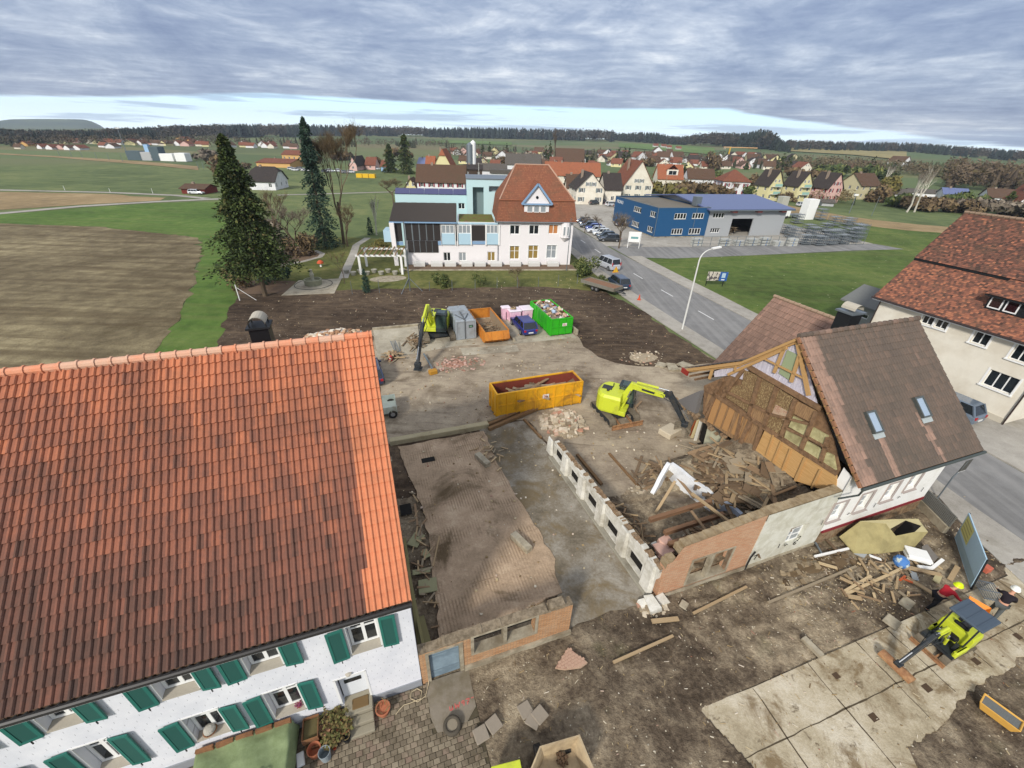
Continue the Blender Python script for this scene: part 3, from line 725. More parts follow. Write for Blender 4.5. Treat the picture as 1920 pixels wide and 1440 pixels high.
b_=Vector((0,RV-EV,RZ-EZ));S_=b_.length;b_.normalize();n_=Vector((0,-b_.z,b_.y))
RL=-FU0+.45
def fw(uu,ss,rnd):
 if uu>1-(1.0+.5*(1-ss)*.4)/RL*1.0:return rnd.uniform(.0,.06)
 w_=.15+.56*(1-ss)**.9+.22*(1-uu)+.10*noise.noise(Vector((uu*9,ss*5,1)))+(.06 if rnd.random()<.12 else 0)
 return max(.05,min(1,w_+rnd.gauss(0,.07)))
tiles(m,(FU0-.4,EV,EZ),(1,0,0),b_,n_,RL,S_,0.18,.39,PAN,fw,.055,3)
RO=m.build('roof',M_tile_f,FA,attr=True)
m=MB();P_=[(FU0-.4,EV,EZ-.03),(.04,EV,EZ-.03),(.04,RV,RZ-.03),(FU0-.4,RV,RZ-.03)]
m.ext(P_,(0,0,-.14));m.ext([(FU0-.4,RV,RZ-.03),(.04,RV,RZ-.03),(.04,12.5,EZ-.03),(FU0-.4,12.5,EZ-.03)],(0,0,-.14))
m.build('roof_boarding',mat('roof_boards','#5a4636',.9,var=.2),FA)
m=MB();m.cur=.4
m2=MB();tiles(m2,(.04,12.5,EZ),(-1,0,0),Vector((0,-b_.y,b_.z)),Vector((0,-n_.y,n_.z)),RL,S_,.43,.67,FLATP,fw,.03,5)
m2 .build('rear_roof',M_tile_f,FA,attr=True)
m=MB();rnd=random.Random(4);x=FU0-.4
while x<0.0:
 x2=min(x+.41,.06);m.cur=rnd.uniform(.05,.35)if x<-1.2 else.02
 m.tube([(x,RV,RZ+.02),(x2-.05,RV,RZ+.02)],.13,10);m.tube([(x2-.05,RV,RZ+.02),(x2,RV,RZ+.02)],.16,10);x=x2
m.build('ridge_tiles',tilemat('ridge_tile',['#cf8360','#c9a28a','#b98a72','#9a6c55'],'#c8b7a4',.6),FA,attr=True)
m=MB();m.tube([(FU0-.4,EV-.09,EZ-.1),(.05,EV-.09,EZ-.1)],.085,10)
for i in range(70):x=FU0-.3+i*.205;m.tube([(x,EV-.1,EZ-.03),(x+.1,EV-.03,EZ+.0)],.022,5)
m.build('gutter',mat('black_gutter','#2c2a29',.45,var=.2),FA)
MB().box(FU0-.35,-.42,5.5,0,-.02,5.62).build('soffit',mat('soffit_white','#c9c9cb',.8),FA)
m=MB();m.ext([(-14.8,0,0)]*0 or[(.045,-.52,EZ-.02),(.045,RV,RZ-.02),(.045,RV,RZ-.2),(.045,-.52,EZ-.2)],(.02,0,0));fixn(m.build('verge_board',mat('verge_metal','#9a6a50',.5,var=.1),FA))
M_shut=mat('shutter_green','#2a6b60',.55,var=.08,scale=6);M_shut2=mat('shutter_panel','#28564f',.6,var=.1,scale=9)
for i,(a,b,c,d,s)in enumerate(FW):
 w_=window(FA,(a+.02,.26,c+.03),0,b-a-.04,d-c-.05,2,2,None,None,.085)
 MB().box(a-.0,-.03,c-.045,b,.27,c+.012).build('sill',M_sill,FA)
 m=MB();m.box(a-.05,-.012,c-.02,a+.015,.02,d+.05);m.box(b-.015,-.012,c-.02,b+.05,.02,d+.05);m.box(a-.05,-.012,d,b+.05,.02,d+.06)
 m.build('window_surround',M_winw,FA)
 for sgn,x0 in((-1,a-.06),(1,b+.06)):
  sw=.5 if i==0 or i==1 else.48;h_=d-c+.1;ang=random.Random(i*2+sgn).uniform(.06,.16)
  m=MB();t_=.045;X0,X1=(-sw,0)if sgn<0 else(0,sw)
  m.box(X0,-t_,0,X0+.08,0,h_);m.box(X1-.08,-t_,0,X1,0,h_);m.box(X0+.08,-t_,0,X1-.08,0,.09);m.box(X0+.08,-t_,h_-.09,X1-.08,0,h_)
  so=m.build('shutter',M_shut,FA);so.location=(x0,-.03,c-.07);so.rotation_euler=(0,0,ang if sgn<0 else-ang)
  MB().box(X0+.08,-t_+.012,.09,X1-.08,-.008,h_-.09).build('shutter_panel',M_shut2,so)
  MB().box((X0+X1)/2-.012,-.075,-.09,(X0+X1)/2+.012,-.05,.03).build('shutter_catch',M_dark,so)
d=MB();d.box(-2.72,.24,.52,-1.88,.29,2.1);D_=d.build('door',mat('door_white','#d5d8da',.5),FA)
for z in(1.35,1.72):MB().box(-2.58,.225,z,-2.02,.24,z+.22).build('pane',M_glass,D_)
m=MB();m.box(-2.83,-.012,.45,-2.76,.02,2.2);m.box(-1.84,-.012,.45,-1.77,.02,2.2);m.box(-2.83,-.012,2.15,-1.77,.02,2.22);m.build('door_frame',M_winw,FA)
M_step=mat('step_concrete','#8d8674',.9,var=.15,scale=6,bump=.2)
m=MB();m.bbox(-2.72,-.42,0,-1.78,.24,.52);m.bbox(-2.72,-.70,0,-1.78,-.421,.35);m.bbox(-2.72,-.97,0,-1.78,-.701,.18);m.build('steps',M_step,FA)
single('doormat',MB().bbox(-.28,-.18,0,.28,.18,.02),mat('coir','#6b5638',.95,var=.3,scale=30),'brown ribbed coir doormat on the top step of the farmhouse door','doormat',W(-2.18,-.12,.525),SITE_A)
l_=MB().lathe((-2.3,-.02,2.3),[(.0,0),(.09,.02),(.1,.07),(.0,.1)],10);l_.build('door_lamp',M_sill,FA)
CH=MB().box(-3.98,7.2,9.2,-3.36,7.8,12.0).build('chimney',mat('chimney_cladding','#25272a',.4,metal=.4,var=.1),FA)
m=MB();m.box(-4.05,7.12,12.0,-3.29,7.88,12.07)
for sx in(-3.93,-3.41):
 for sy in(7.25,7.75):m.box(sx-.02,sy-.02,12.07,sx+.02,sy+.02,12.21)
m.build('chimney_collar',M_dark,CH)
m=MB();N=10;pr=[(-.27*cos(pi*i/N),.26*sin(pi*i/N))for i in range(N+1)]
for i in range(N):
 (x0,z0),(x1,z1)=pr[i],pr[i+1]
 m.quad((-3.67+x0,7.15,12.19+z0),(-3.67+x1,7.15,12.19+z1),(-3.67+x1,7.85,12.19+z1),(-3.67+x0,7.85,12.19+z0))
 m.quad((-3.67+x0*.93,7.16,12.18+z0*.93),(-3.67+x0*.93,7.84,12.18+z0*.93),(-3.67+x1*.93,7.84,12.18+z1*.93),(-3.67+x1*.93,7.16,12.18+z1*.93))
m.build('chimney_cowl',mat('cowl_stone','#aca596',.9,var=.15,scale=5),CH)
rnd=random.Random(7);m=MB();v=-3.9;r_=0
while v<-.08:
 u=-8.6+(.11 if r_%2 else 0)
 while u<1.62+.12*sin(v*3):
  hole=(0.05<u<1.8 and v>-1.75)or(u>1.4-(v+3.9)*.02+.2)
  if not hole:
   m.cur=rnd.random();z=.05+rnd.uniform(-.006,.01);k=.012;a0,a1,c0,c1=u+.006,u+.214,v+.006,min(v+.164,-.06)
   q=[(a0,c0),(a1,c0),(a1,c1),(a0,c1)]
   m.add([(x,y,0)for x,y in q]+[(x,y,z-k)for x,y in q]+[(x+(k if x==a0 else-k)+rnd.uniform(-.003,.003),y+(k if y==c0 else-k),z)for x,y in q],[(8,9,10,11)]+[(i,(i+1)%4,4+(i+1)%4,4+i)for i in range(4)]+[(4+i,4+(i+1)%4,8+(i+1)%4,8+i)for i in range(4)])
  u+=.22
 v+=.17;r_+=1
o=m.build('cobble_paving',mat('cobbles','#7d7363',.85,rndmix=[(0,'#63594a'),(.35,'#756a59'),(.7,'#877c69'),(1,'#7c6a5c')],var=.2,scale=6,dark='#4c4433',bump=.2),attr=True);o.location=O;o.rotation_euler=(0,0,SITE_A);tag(o,kind='structure')
sheet('cobble_bed',[(-9,-4.2),(1.75,-4.2),(1.75,-.05),(-9,-.05)],.022,mat('cobble_joint','#4e4737',.95,var=.3,scale=8))
sheet('door_pad',ragged([(.1,-.02),(1.78,-.02),(1.72,-1.35),(1.3,-1.72),(.25,-1.7),(.1,-1.2)],.02,.3,4),.062,mat('pad_old','#81786a',.9,var=.15,scale=2,col2='#736a59',dark='#655b48',bump=.2),thick=.05)
M_spray=mat('spray_red','#c4605a',.8,var=.3,scale=20)
def strokes(name,P,S,wd,z,org,ex,ey):
 mb=MB();L={'W':[[(0,1),(.2,0),(.5,.7),(.8,0),(1,1)]],'9':[[(.9,.6),(.5,.5),(.3,.8),(.6,1),(.9,.8),(.8,0)]],'7':[[(.1,1),(.9,1),(.4,0)],[(.3,.5),(.8,.5)]],'-':[[(0,.5),(.8,.6)]],"'":[[(.3,1),(.2,.8)],[(.6,1),(.5,.8)]],'u':[[(0,.8),(.1,.1),(.5,.0),(.6,.8),(.7,0)]]}
 for k,ch in enumerate(P):
  for st in L[ch]:
   for a,b in zip(st[:-1],st[1:]):
    A_=Vector(org)+Vector(ex)*(k*1.15+a[0])*S+Vector(ey)*a[1]*S;B_=Vector(org)+Vector(ex)*(k*1.15+b[0])*S+Vector(ey)*b[1]*S
    mb.bar(A_,B_,wd,.002)
 return tag(mb.build(name,M_spray),kind='structure')
strokes('sprayed_marking',"uW97'",.17,.03,.066,W(.78,-1.2,.066),SU,(SV+SU*.2))
M_brickL=brickmat('brick_buff','#c0936a','#a97b54','#7d7060')
BL=thing('brick_wall_ruin','buff brick wall with grey door and twin window opening, joined to the farmhouse','wall ruin',O,SITE_A)
def ovl(x,y,c=0.0):return SF.ov(x,y,c)
dl,dr=ovl(810,1272)[0]-.02,ovl(866,1255)[0]-.05;dt=ovl(868,1203)[2]-.1
wl,wr=ovl(889,1222)[0],ovl(1002,1185)[0];wb,wt=ovl(945,1205)[2],ovl(1000,1158)[2]
m=MB();TOPN=26
hs=[(dl,dr,0,dt),(wl,wr,wb,wt)]
wallp(m,(0.0,0),(6.1,0),0,2.02,hs,.36);
wallp(m,(6.1,0),(6.1,.36),0,2.02);
m2=MB();wallp(m2,(6.1,.36),(0,.36),0,2.02,[(6.1-b,6.1-a,c,d)for a,b,c,d in hs],.01)
m.add(m2 .v,m2 .f)
bw=m.build('wall',M_brickL,BL)
m=MB();rnd=random.Random(11);hts=[];u=0
while u<6.05:
 hh=2.02+(.11+.03*rnd.random()if.8<u<5.0 else.06*rnd.random()+(.2 if u>5.0 and u<5.6 else 0));L_=rnd.choice((.125,.25))
 m.box(u,.0+rnd.uniform(-.004,.004),2.0,min(u+L_,6.1),.36+rnd.uniform(-.01,.01),hh);u+=L_
m.build('top_courses',mat('mortar_top','#8d7f6a',.95,var=.3,scale=5,col2='#6e6250',dark='#55493a',bump=.4),BL)
fr=MB();t_=.11
fr.box(dl-.12,-.03,0,dl,.2,dt+.1);fr.box(dr,-.03,0,dr+.14,.2,dt+.1);fr.box(dl,-.03,dt,dr,.2,dt+.1);fr.build('door_frame',M_conc,BL)
D_=MB().box(dl+.01,.1,.02,dr-.01,.15,dt-.01).build('door',mat('door_greyblue','#7f919c',.6,var=.15,scale=2,col2='#6c7d88'),BL)
m=MB();
for z in(.45,dt-.35):MB().box(dl+.05,.085,z,dr-.05,.1,z+.05).build('rail',mat('door_rail','#6b7a84',.6),D_)
fr=MB();fr.box(wl-.12,-.03,wb-.1,wl,.3,wt+.06);fr.box(wr,-.03,wb-.1,wr+.12,.3,wt+.06);fr.box(wl,-.03,wt,wr,.3,wt+.06);fr.box(wl,-.03,wb-.1,wr,.355,wb+.006)
mid=(wl+wr)/2;fr.box(mid-.07,-.02,wb,mid+.07,.26,wt-.004);fr.build('window_frame',M_conc,BL);MB().box(wl,.33,wb+.3,wr,.358,wt).build('painted_shade',M_interior,BL)  # flat black panel: shade in the upper opening put in as colour
MB().box(dr+.16,-.1,0,6.16,-.002,.3).build('plinth',M_conc,BL)
single('leaning_planks',MB().bar((0.05,.2,.1),(.15,6.6,.5),.12,.1).bar((.22,.3,1.9),(.1,4.2,1.3),.1,.08).bar((.35,.4,1.8),(.28,2.6,.1),.34,.03),mat('moldy_wood','#77704c',.9,var=.3,scale=8,stretch=(8,.6,8)),'mouldy old planks leaning along the farmhouse gable','planks',O,SITE_A)
o=single('low_wall',MB().bbox(.15,14.9,0,7.0,15.35,.42,.03),mat('low_wall','#a59a7c',.95,var=.2,scale=2,dark='#7c7055',bump=.4),'low pale concrete wall between the yard and the clay floor','low wall',O,SITE_A)
M_beam=mat('old_beam','#6e5439',.9,var=.3,scale=5,col2='#8a6d4c',bump=.4,stretch=(.6,8,8),dark='#4a3a2a')
def beam(p,q,w_,h_,label,mt=None,name='timber_beam',cat='beam',group=None):
 p,q=Vector(p),Vector(q);L=(q-p).length;d=(q-p).normalized()
 o=MB().bar((0,0,0),(L,0,0),w_,h_).build(name,mt or M_beam);o.location=p;o.rotation_euler=d.to_track_quat('X','Z').to_euler()
 return tag(o,label,cat,group)
beam(W(6.9,14.6,.2),W(11.4,16.1,.25),.26,.24,'thick old beam lying nearest the clay floor beside the low wall',group='beams beside the yellow container')
beam(W(6.9,15.1,.2),W(10.9,16.4,.25),.24,.22,'old beam lying second from the clay floor below the yellow container',group='beams beside the yellow container')
beam(W(7.1,15.5,.2),W(12.2,16.9,.22),.2,.2,'greyed beam lying closest to the yellow container',mat('grey_wood','#80735e',.9,var=.3,scale=6,bump=.3,stretch=(.6,8,8)),group='beams beside the yellow container')
beam(W(9.7,15.0,.2),W(10.1,12.6,.16),.14,.14,'short beam lying across from the beams towards the pillared wall',group='beams beside the yellow container')
M_lime=mat('limewash','#cfccc2',.9,var=.12,scale=2,col2='#b9b5a8',dark='#8d8572',bump=.3)
M_rub=mat('rubble_masonry','#8a7257',.95,var=.35,scale=5,col2='#6b5641',dark='#a3947c',bump=.6)
PW=thing('pillared_wall_ruin','low white wall with splayed pillars and dark low openings beside the screed floor','wall ruin',W(10.42,.3),SITE_A+radians(90+1.8))
L_=10.3;nb=5;bay=L_/nb
m=MB();hs=[(i*bay+.92,(i+1)*bay-.06,.3,1.12)for i in range(nb)]
def top_(a):return 2.0-.62*(a/L_)**1.3
wallp(m,(L_,.02),(0,.02),0,1.3,[(L_-b,L_-a,c,d)for a,b,c,d in hs],.3)
wallp(m,(0,-.3),(L_,-.3),0,1.3,[(a,b,c,d)for a,b,c,d in hs],.02)
m.build('wall',M_lime,PW)
rnd=random.Random(21);m=MB();a=0
while a<L_:
 h_=top_(a)+rnd.uniform(-.07,.07);b=min(a+rnd.uniform(.14,.3),L_)
 m.box(a,-.3,1.3,b,.02+rnd.uniform(-.01,.0),h_-.06);a=b
m.build('upper_wall',M_lime,PW)
for a,b,c,d in hs:MB().box(a-.02,-.27,c-.02,b+.02,-.2,d+.02).build('painted_shade',M_interior,PW)  # black sheets behind the openings, their shade given by colour alone
m=MB();a=0
while a<L_:
 h_=top_(a)+rnd.uniform(-.1,.06);b=min(a+rnd.uniform(.1,.26),L_)
 m.box(a,-.28+rnd.uniform(-.02,.03),h_-.2,b,-.02+rnd.uniform(-.04,.0),h_+.03);a=b
m.build('broken_top',M_rub,PW)
for i in range(nb+1):
 a0=i*bay-(.0 if i else-.02);h_=top_(a0+.4)-.04;a1=min(a0+.82,L_+.5)
 m=MB();m.ext([(a0+.06,.025,.22),(a0+.76,.025,.22),(a0+.66,.025,h_),(a0+.16,.025,h_)],(0,.0,0))if 0 else None
 m.add([(a0,.03,.2),(a0+.8,.03,.2),(a0+.7,.03,h_),(a0+.1,.03,h_),(a0+.12,.2,.2),(a0+.68,.2,.2),(a0+.62,.14,h_),(a0+.18,.14,h_)],[(4,5,6,7),(0,4,7,3),(5,1,2,6),(7,6,2,3),(0,1,5,4)])
 m.build('pillar',M_lime,PW)
m=MB().bbox(-.1,.03,0,L_+.1,.32,.2);m.build('plinth',mat('grey_plinth_old','#8f8a7c',.9,var=.2,scale=3,dark='#6b6455',bump=.3),PW)
single('rubble_chunk',MB().rock((0,0,.15),.42,random.Random(3)).rock((.5,.1,.1),.3,random.Random(4)).rock((-.35,.2,.12),.25,random.Random(8)),M_lime,'lump of white masonry fallen at the corner of the brick facade','rubble',W(10.15,-.15,.03),.3)
M_brickR=brickmat('brick_orange','#b9825f','#c39a7a','#8f8270',patch='#bfa58c')
V0=.17
FWR=thing('front_wall_ruin','roofless front wall, orange brick with a twin window and then old white plaster','wall ruin',O,SITE_A)
tp=[SF.ov(x,y,V0)for x,y in((1236,1064),(1262,1053),(1283,1026),(1350,1001),(1440,966),(1512,942),(1562,926))]
tp=[(p[0],p[2])for p in tp];tp[0]=(10.62,tp[0][1]);tp[-1]=(20.38,tp[-1][1])
wl,wr=SF.ov(1292,1075,V0)[0],SF.ov(1368,1045,V0)[0];wb,wt=SF.ov(1330,1078,V0)[2]-.02,SF.ov(1340,1038,V0)[2]
ua=15.75
m=MB();wallp(m,(10.62,V0),(ua,V0),.0,2.1,[(wl-10.62,wr-10.62,wb,min(wt,2.09))],.35)
pts=[(10.62,V0,2.1)]+[(a,V0,max(b,2.1))for a,b in tp if a<ua]
zt=tp[3][1];
def ztop(u):
 for i in range(len(tp)-1):
  if u<=tp[i+1][0]:t=(u-tp[i][0])/(tp[i+1][0]-tp[i][0]);return tp[i][1]+t*(tp[i+1][1]-tp[i][1])
 return tp[-1][1]
pts+=[(ua,V0,ztop(ua)),(ua,V0,2.1)];m.poly(pts);m.quad((10.62,.55,0),(10.62,V0,0),(10.62,V0,2.1),(10.62,.55,2.1))
m.build('brick_wall',M_brickR,FWR)
wl2,wr2=SF.ov(1470,1015,V0)[0],SF.ov(1506,1000,V0)[0];wb2,wt2=SF.ov(1490,1016,V0)[2],SF.ov(1490,988,V0)[2]
M_wash=mat('old_white_plaster','#cccbbf',.9,var=.1,scale=2,col2='#bdbbab',dark='#a09a86',bump=.25)
m=MB();wallp(m,(ua,V0-.03),(20.38,V0-.03),0,3.0,[(wl2-ua,wr2-ua,wb2,min(2.9,wt2))],.3)
m.poly([(ua,V0-.03,3.0),(20.38,V0-.03,3.0),(20.38,V0-.03,ztop(20.3)),(ua,V0-.03,ztop(ua))]);m.quad((ua,V0,0),(ua,V0-.03,0),(ua,V0-.03,3.3),(ua,V0,3.3))
m.build('plaster_wall',M_wash,FWR)
window(FWR,(wl2,V0+.16,wb2),0,wr2-wl2,wt2-wb2,2,3,None,M_glasscur,.06,.1)
m=MB();m.poly([(10.62,.58,0),(20.38,.58,0),(20.38,.58,3.3),(12.2,.58,3.0),(11.6,.58,2.2),(10.62,.58,2.1)][::-1]);m.build('inner_face',M_rub,FWR)
m=MB();rnd=random.Random(31);u=10.64
while u<20.3:
 b=min(u+rnd.uniform(.1,.5),20.36);z=ztop((u+b)/2)+rnd.uniform(-.02,.015)
 m.box(u,V0+.01,z-.3,b,.6+rnd.uniform(-.03,.02),z+.02);u=b
m.build('wall_head',mat('wall_head','#9b8a6e',.95,var=.25,scale=3,col2='#857357',dark='#6a5943',bump=.4),FWR)
fr=MB();fr.box(wl-.1,V0-.04,wb-.1,wl,V0+.2,wt+.08);fr.box(wr,V0-.04,wb-.1,wr+.1,V0+.2,wt+.08);fr.box(wl,V0-.04,wt,wr,V0+.2,wt+.08);fr.box(wl,V0-.04,wb-.1,wr,V0+.34,wb+.006)
mid=(wl+wr)/2;fr.box(mid-.08,V0-.03,wb,mid+.08,V0+.2,wt-.003);fr.build('window_frame',M_conc,FWR)
MB().box(10.55,V0-.1,0,20.3,V0-.032,.22).build('plinth',M_conc,FWR)
m=MB();m.tube([(ua-.05,V0-.1,0),(ua-.02,V0-.1,.9),(ua+.1,V0-.12,1.3)],.035,6).build('downpipe',M_dark,FWR)
M_iron=mat('wrought_iron','#2b2826',.6,metal=.4)
def anchor(parent,x,z,shape,v=V0):
 S={'1':[(0,0),(0,.3)],'7':[(-.12,.3),(.1,.34),(.0,.0)],'6':[(.1,.32),(-.07,.22),(-.09,.06),(.03,0),(.1,.09),(.0,.18),(-.08,.12)],'s':[(-.12,.1),(0,.2),(.12,.12)]}[shape]
 m=MB()
 for a,b in zip(S[:-1],S[1:]):m.bar((x+a[0],v-.06,z+a[1]),(x+b[0],v-.06,z+b[1]),.018,.02)
 m.build('wall_anchor',M_iron,parent)
for px_c,py_c,s_ in((1415,1047,'7'),(1460,1025,'1'),(1474,1023,'s'),(1490,1019,'6'),(1496,1012,'7')):
 p=SF.ov(px_c,py_c,V0-.06);anchor(FWR,p[0],p[2]-.1,s_)
HT=thing('half_timbered_house','half demolished house with exposed timber framed gable and brown roof with two skylights','house',O,SITE_A)
UG=20.4;RV_,RZ_=4.94,9.9;EV_,EZ_=-.5,4.72;UE=29.15
fw4=[(1552,972,1586,945),(1606,952,1633,929),(1655,933,1684,910),(1700,913,1728,890)]
m=MB();hs=[]
FV=.12
for i,(xa,ya,xb,yb)in enumerate(fw4):
 c=SF.ov((xa+xb)/2,(ya+yb)/2,FV);hs.append((c[0]-.42-UG,c[0]+.42-UG,c[2]-.55,c[2]+.6))
UW=28.4
wallp(m,(UG,FV),(UW,FV),1.05,4.75,hs,.22);wallp(m,(UW,FV),(UW,9.0),0,4.75,(),.2,[(RV_-FV,RZ_-.2)])
m.poly([(UG,FV,1.05),(UG,FV,4.7),(UG,FV+.5,4.9),(UG,FV+.5,1.05)])
m.build('wall',mat('facade_white','#e3e2dd',.85,var=.06,scale=1,dark='#c9c5ba'),HT)
for a,b,c,d in hs:
 window(HT,(UG+a,FV+.16,c),0,b-a,d-c,2,3,None,M_glasscur,.06)
 m=MB();m.box(UG+a-.12,FV-.03,c-.1,UG+a,FV+.03,d+.1);m.box(UG+b,FV-.03,c-.1,UG+b+.12,FV+.03,d+.1);m.box(UG+a,FV-.03,d,UG+b,FV+.03,d+.1);m.box(UG+a-.12,FV-.12,c-.14,UG+b+.12,FV+.2,c-.1)
 m.build('window_surround',mat('surround_grey','#a89d97',.85,var=.1),HT)
for i in range(5):p=hs[0][0]-.4+UG+i*1.9;anchor(HT,p,1.75,'s' if i%2 else '1',FV)
MB().box(UG+.1,FV-.03,.85,UW+.02,FV+.3,1.06).build('base_stripe',mat('oxblood_paint','#7e2a30',.7,var=.15),HT)
m=MB();m.box(UG,FV,-.0,UW,FV+.4,.85);m.build('foundation',M_rub,HT)
M_tile_h=tilemat('barn_tiles',['#94796a','#7d685c','#6b5b50','#5f544b','#554c45','#4a433d'],'#4e4a42',.4)
bb=Vector((0,RV_-EV_,RZ_-EZ_));SL=bb.length;bb.normalize();nn=Vector((0,-bb.z,bb.y))
def fh(uu,ss,rnd):
 if uu<.1-.035*ss*0+rnd.uniform(-.01,.01):return rnd.uniform(.0,.2)
 for c in(.245,.615):
  if abs(uu-c-.03+.05*ss)<.026 and ss<.34 and rnd.random()<.85:return rnd.uniform(-.1,.2)
 return.58+.1*noise.noise(Vector((uu*7,ss*6,2)))+rnd.gauss(0,.06)-(.1 if rnd.random()<.06 else 0)
m=MB();tiles(m,(UG-.25,EV_,EZ_),(1,0,0),bb,nn,UE-UG+.25,SL,.2,.36,[(0,0),(.12,.022),(.5,.03),(.62,.008),(1,0)],fh,.03,9)
HR=m.build('roof',M_tile_h,HT,attr=True)
m=MB();m.ext([(UG-.2,EV_,EZ_-.03),(UE,EV_,EZ_-.03),(UE,RV_,RZ_-.03),(UG-.2,RV_,RZ_-.03)],(0,0,-.12))
LK=[SF.ou(x,y,UG)for x,y in((1492,641),(1392,679),(1287,692))]
lk=[(RV_,RZ_),(LK[1][1],LK[1][2]+.08),(LK[2][1],LK[2][2]+.05)]
m.build('roof_boarding',MATS['roof_boards'],HT)
m=MB();
for(va,za),(vb,zb)in zip(lk[:-1],lk[1:]):
 d_=Vector((0,va-vb,za-zb));s_=d_.length;d_.normalize();n2=Vector((0,d_.z,-d_.y));n2=n2 if n2 .z>0 else-n2
 tiles(m,(UE,vb,zb),(-1,0,0),d_,n2,UE-UG-.1,s_,.24,.36,[(0,0),(.3,.03),(1,0)],lambda u,s,r:r.uniform(.3,.8),.05,12,jit=.02)
m.build('rear_roof',M_tile_h,HT,attr=True)
M_lath=mat('pale_lath','#b28d5c',.85,var=.25,scale=6,stretch=(8,.6,8),bump=.2);M_tim=mat('frame_timber','#86694d',.9,var=.3,scale=5,bump=.4,col2='#70563f',dark='#5a4836')
m=MB()
for(va,za),(vb,zb)in zip(lk[:-1],lk[1:]):
 m.ext([(UG-.1,va,za-.02),(UG-.1,vb,zb-.02),(UG-.1,vb,zb-.09),(UG-.1,va,za-.09)],(UE-UG,0,0))
 for k in range(2):m.bar((UG-.2+k*.14,va,za-.16-k*.14),(UG-.2+k*.14,vb,zb-.16-k*.1),.09,.13)
fixn(m.build('rafter',M_lath,HT))
for k in range(3):
 d0=lk[2];m=MB().bar((UG-.25,d0[0]-.2-k*.5,d0[1]-.2),(UE-.3,d0[0]-.2-k*.5,d0[1]-.05),.1,.12);m.build('purlin',M_tim,HT)
MB().box(UG-.32,lk[2][0]-.5,lk[2][1]-.28,UG-.2,lk[2][0]+.12,lk[2][1]+.05).build('fascia',mat('fascia_red','#8a3128',.6,var=.2),HT)
m=MB();x=UG-.25;rnd=random.Random(6)
while x<UE-.1:x2=min(x+.42,UE);m.cur=rnd.uniform(.1,.7);m.tube([(x,RV_,RZ_+.0),(x2-.03,RV_,RZ_)],.13,8);m.tube([(x2-.05,RV_,RZ_),(x2,RV_,RZ_)],.155,8);x=x2
m.build('ridge_tiles',M_tile_h,HT,attr=True)
m=MB();k=0;rnd=random.Random(8)
while k<21:
 t0=k/21;q=Vector((UG-.3,EV_,EZ_))+bb*SL*t0;m.mbox(Matrix.Translation(q+bb*.17+Vector((rnd.uniform(-.04,.04),0,-.06)))@Matrix.Rotation(atan2(bb.z,bb.y),4,'X'),.1,.3,.13);k+=1
m.build('verge_tiles',mat('verge_clay','#8a6349',.85,var=.3,scale=4),HT)
MB().bar((UG-.12,EV_+.3,EZ_+.05),(UG-.12,RV_,RZ_-.25),.12,.2).build('rafter',M_lath,HT)
m=MB();m.tube([(UG-.3,EV_-.08,EZ_-.08),(UE+.05,EV_-.08,EZ_-.08)],.08,8);m.tube([(UG-.28,EV_-.1,EZ_-.12),(UG+.1,EV_+.1,EZ_-.7),(UG-.9,EV_+.3,EZ_-.8)],.045,6);m.build('gutter',mat('gutter_grey','#4c5350',.5,metal=.3,var=.1),HT)
for px_c,py_c in((1635,792),(1725,764)):
 d=ray(px_c,py_c);o_=Vector((0,0,CAMH));nW=SV*nn.y+Vector((0,0,nn.z));p0=W(0,EV_,EZ_);t=(p0-o_).dot(nW)/d.dot(nW);q=s2(o_+d*t)
 Mx=Matrix(((1,0,0,q[0]),(0,bb.y,nn.y,q[1]),(0,bb.z,nn.z,q[2]),(0,0,0,1)))
 m=MB();
 for a0,b0,a1,b1 in((-.33,-.55,-.25,.55),(.25,-.55,.33,.55),(-.25,-.55,.25,-.47),(-.25,.45,.25,.55)):
  m.mbox(Mx@Matrix.Translation(((a0+a1)/2,(b0+b1)/2,.08)),a1-a0,b1-b0,.2)
 SK=m.build('skylight',mat('skylight_frame','#5b5f5c',.4,metal=.4),HT)
 MB().mbox(Mx@Matrix.Translation((0,0,.13)),.52,.96,.02).build('pane',mat('skylight_glass','#93a3b3',.12,spec=.8,var=.15,scale=2),SK)
 MB().mbox(Mx@Matrix.Translation((0,-.67,.06)),.74,.26,.03).build('apron',mat('lead_apron','#a9b0ae',.5,metal=.2),SK)
cc=SF.ov(1590,600,6.3)
CHB=MB().box(cc[0]-.45,5.95,8.0,cc[0]+.45,6.75,10.1).build('chimney',M_dark,HT)
MB().box(cc[0]-.55,5.85,10.1,cc[0]+.55,6.85,10.2).build('chimney_collar',M_zinc,CHB)
m=MB();pr=[(-.34*cos(pi*i/8),.32*sin(pi*i/8))for i in range(9)]
for i in range(8):
 (x0,z0),(x1,z1)=pr[i],pr[i+1];m.quad((cc[0]+x0,5.95,10.3+z0),(cc[0]+x1,5.95,10.3+z1),(cc[0]+x1,6.75,10.3+z1),(cc[0]+x0,6.75,10.3+z0))
m.build('chimney_cowl',MATS['cowl_stone'],CHB)
m=MB();wr_=Vector((28.4,13.35,8.5));we=Vector((24.3,13.35,3.5));b2=(wr_-we);s_=b2 .length;b2 .normalize();n2=Vector((-b2 .z,0,b2 .x))
tiles(m,we,(0,-1,0),b2,n2,6.2,s_,.2,.40,[(0,0),(.15,.02),(.5,.02),(.6,0),(1,0)],lambda u,s,r:.1+.45*(1-s)+r.gauss(0,.07),.035,14)
m.build('wing_roof',tilemat('wing_tiles',['#927465','#7d6558','#6a564c','#594942','#4b3f39'],'#4a433d',.2),HT,attr=True)
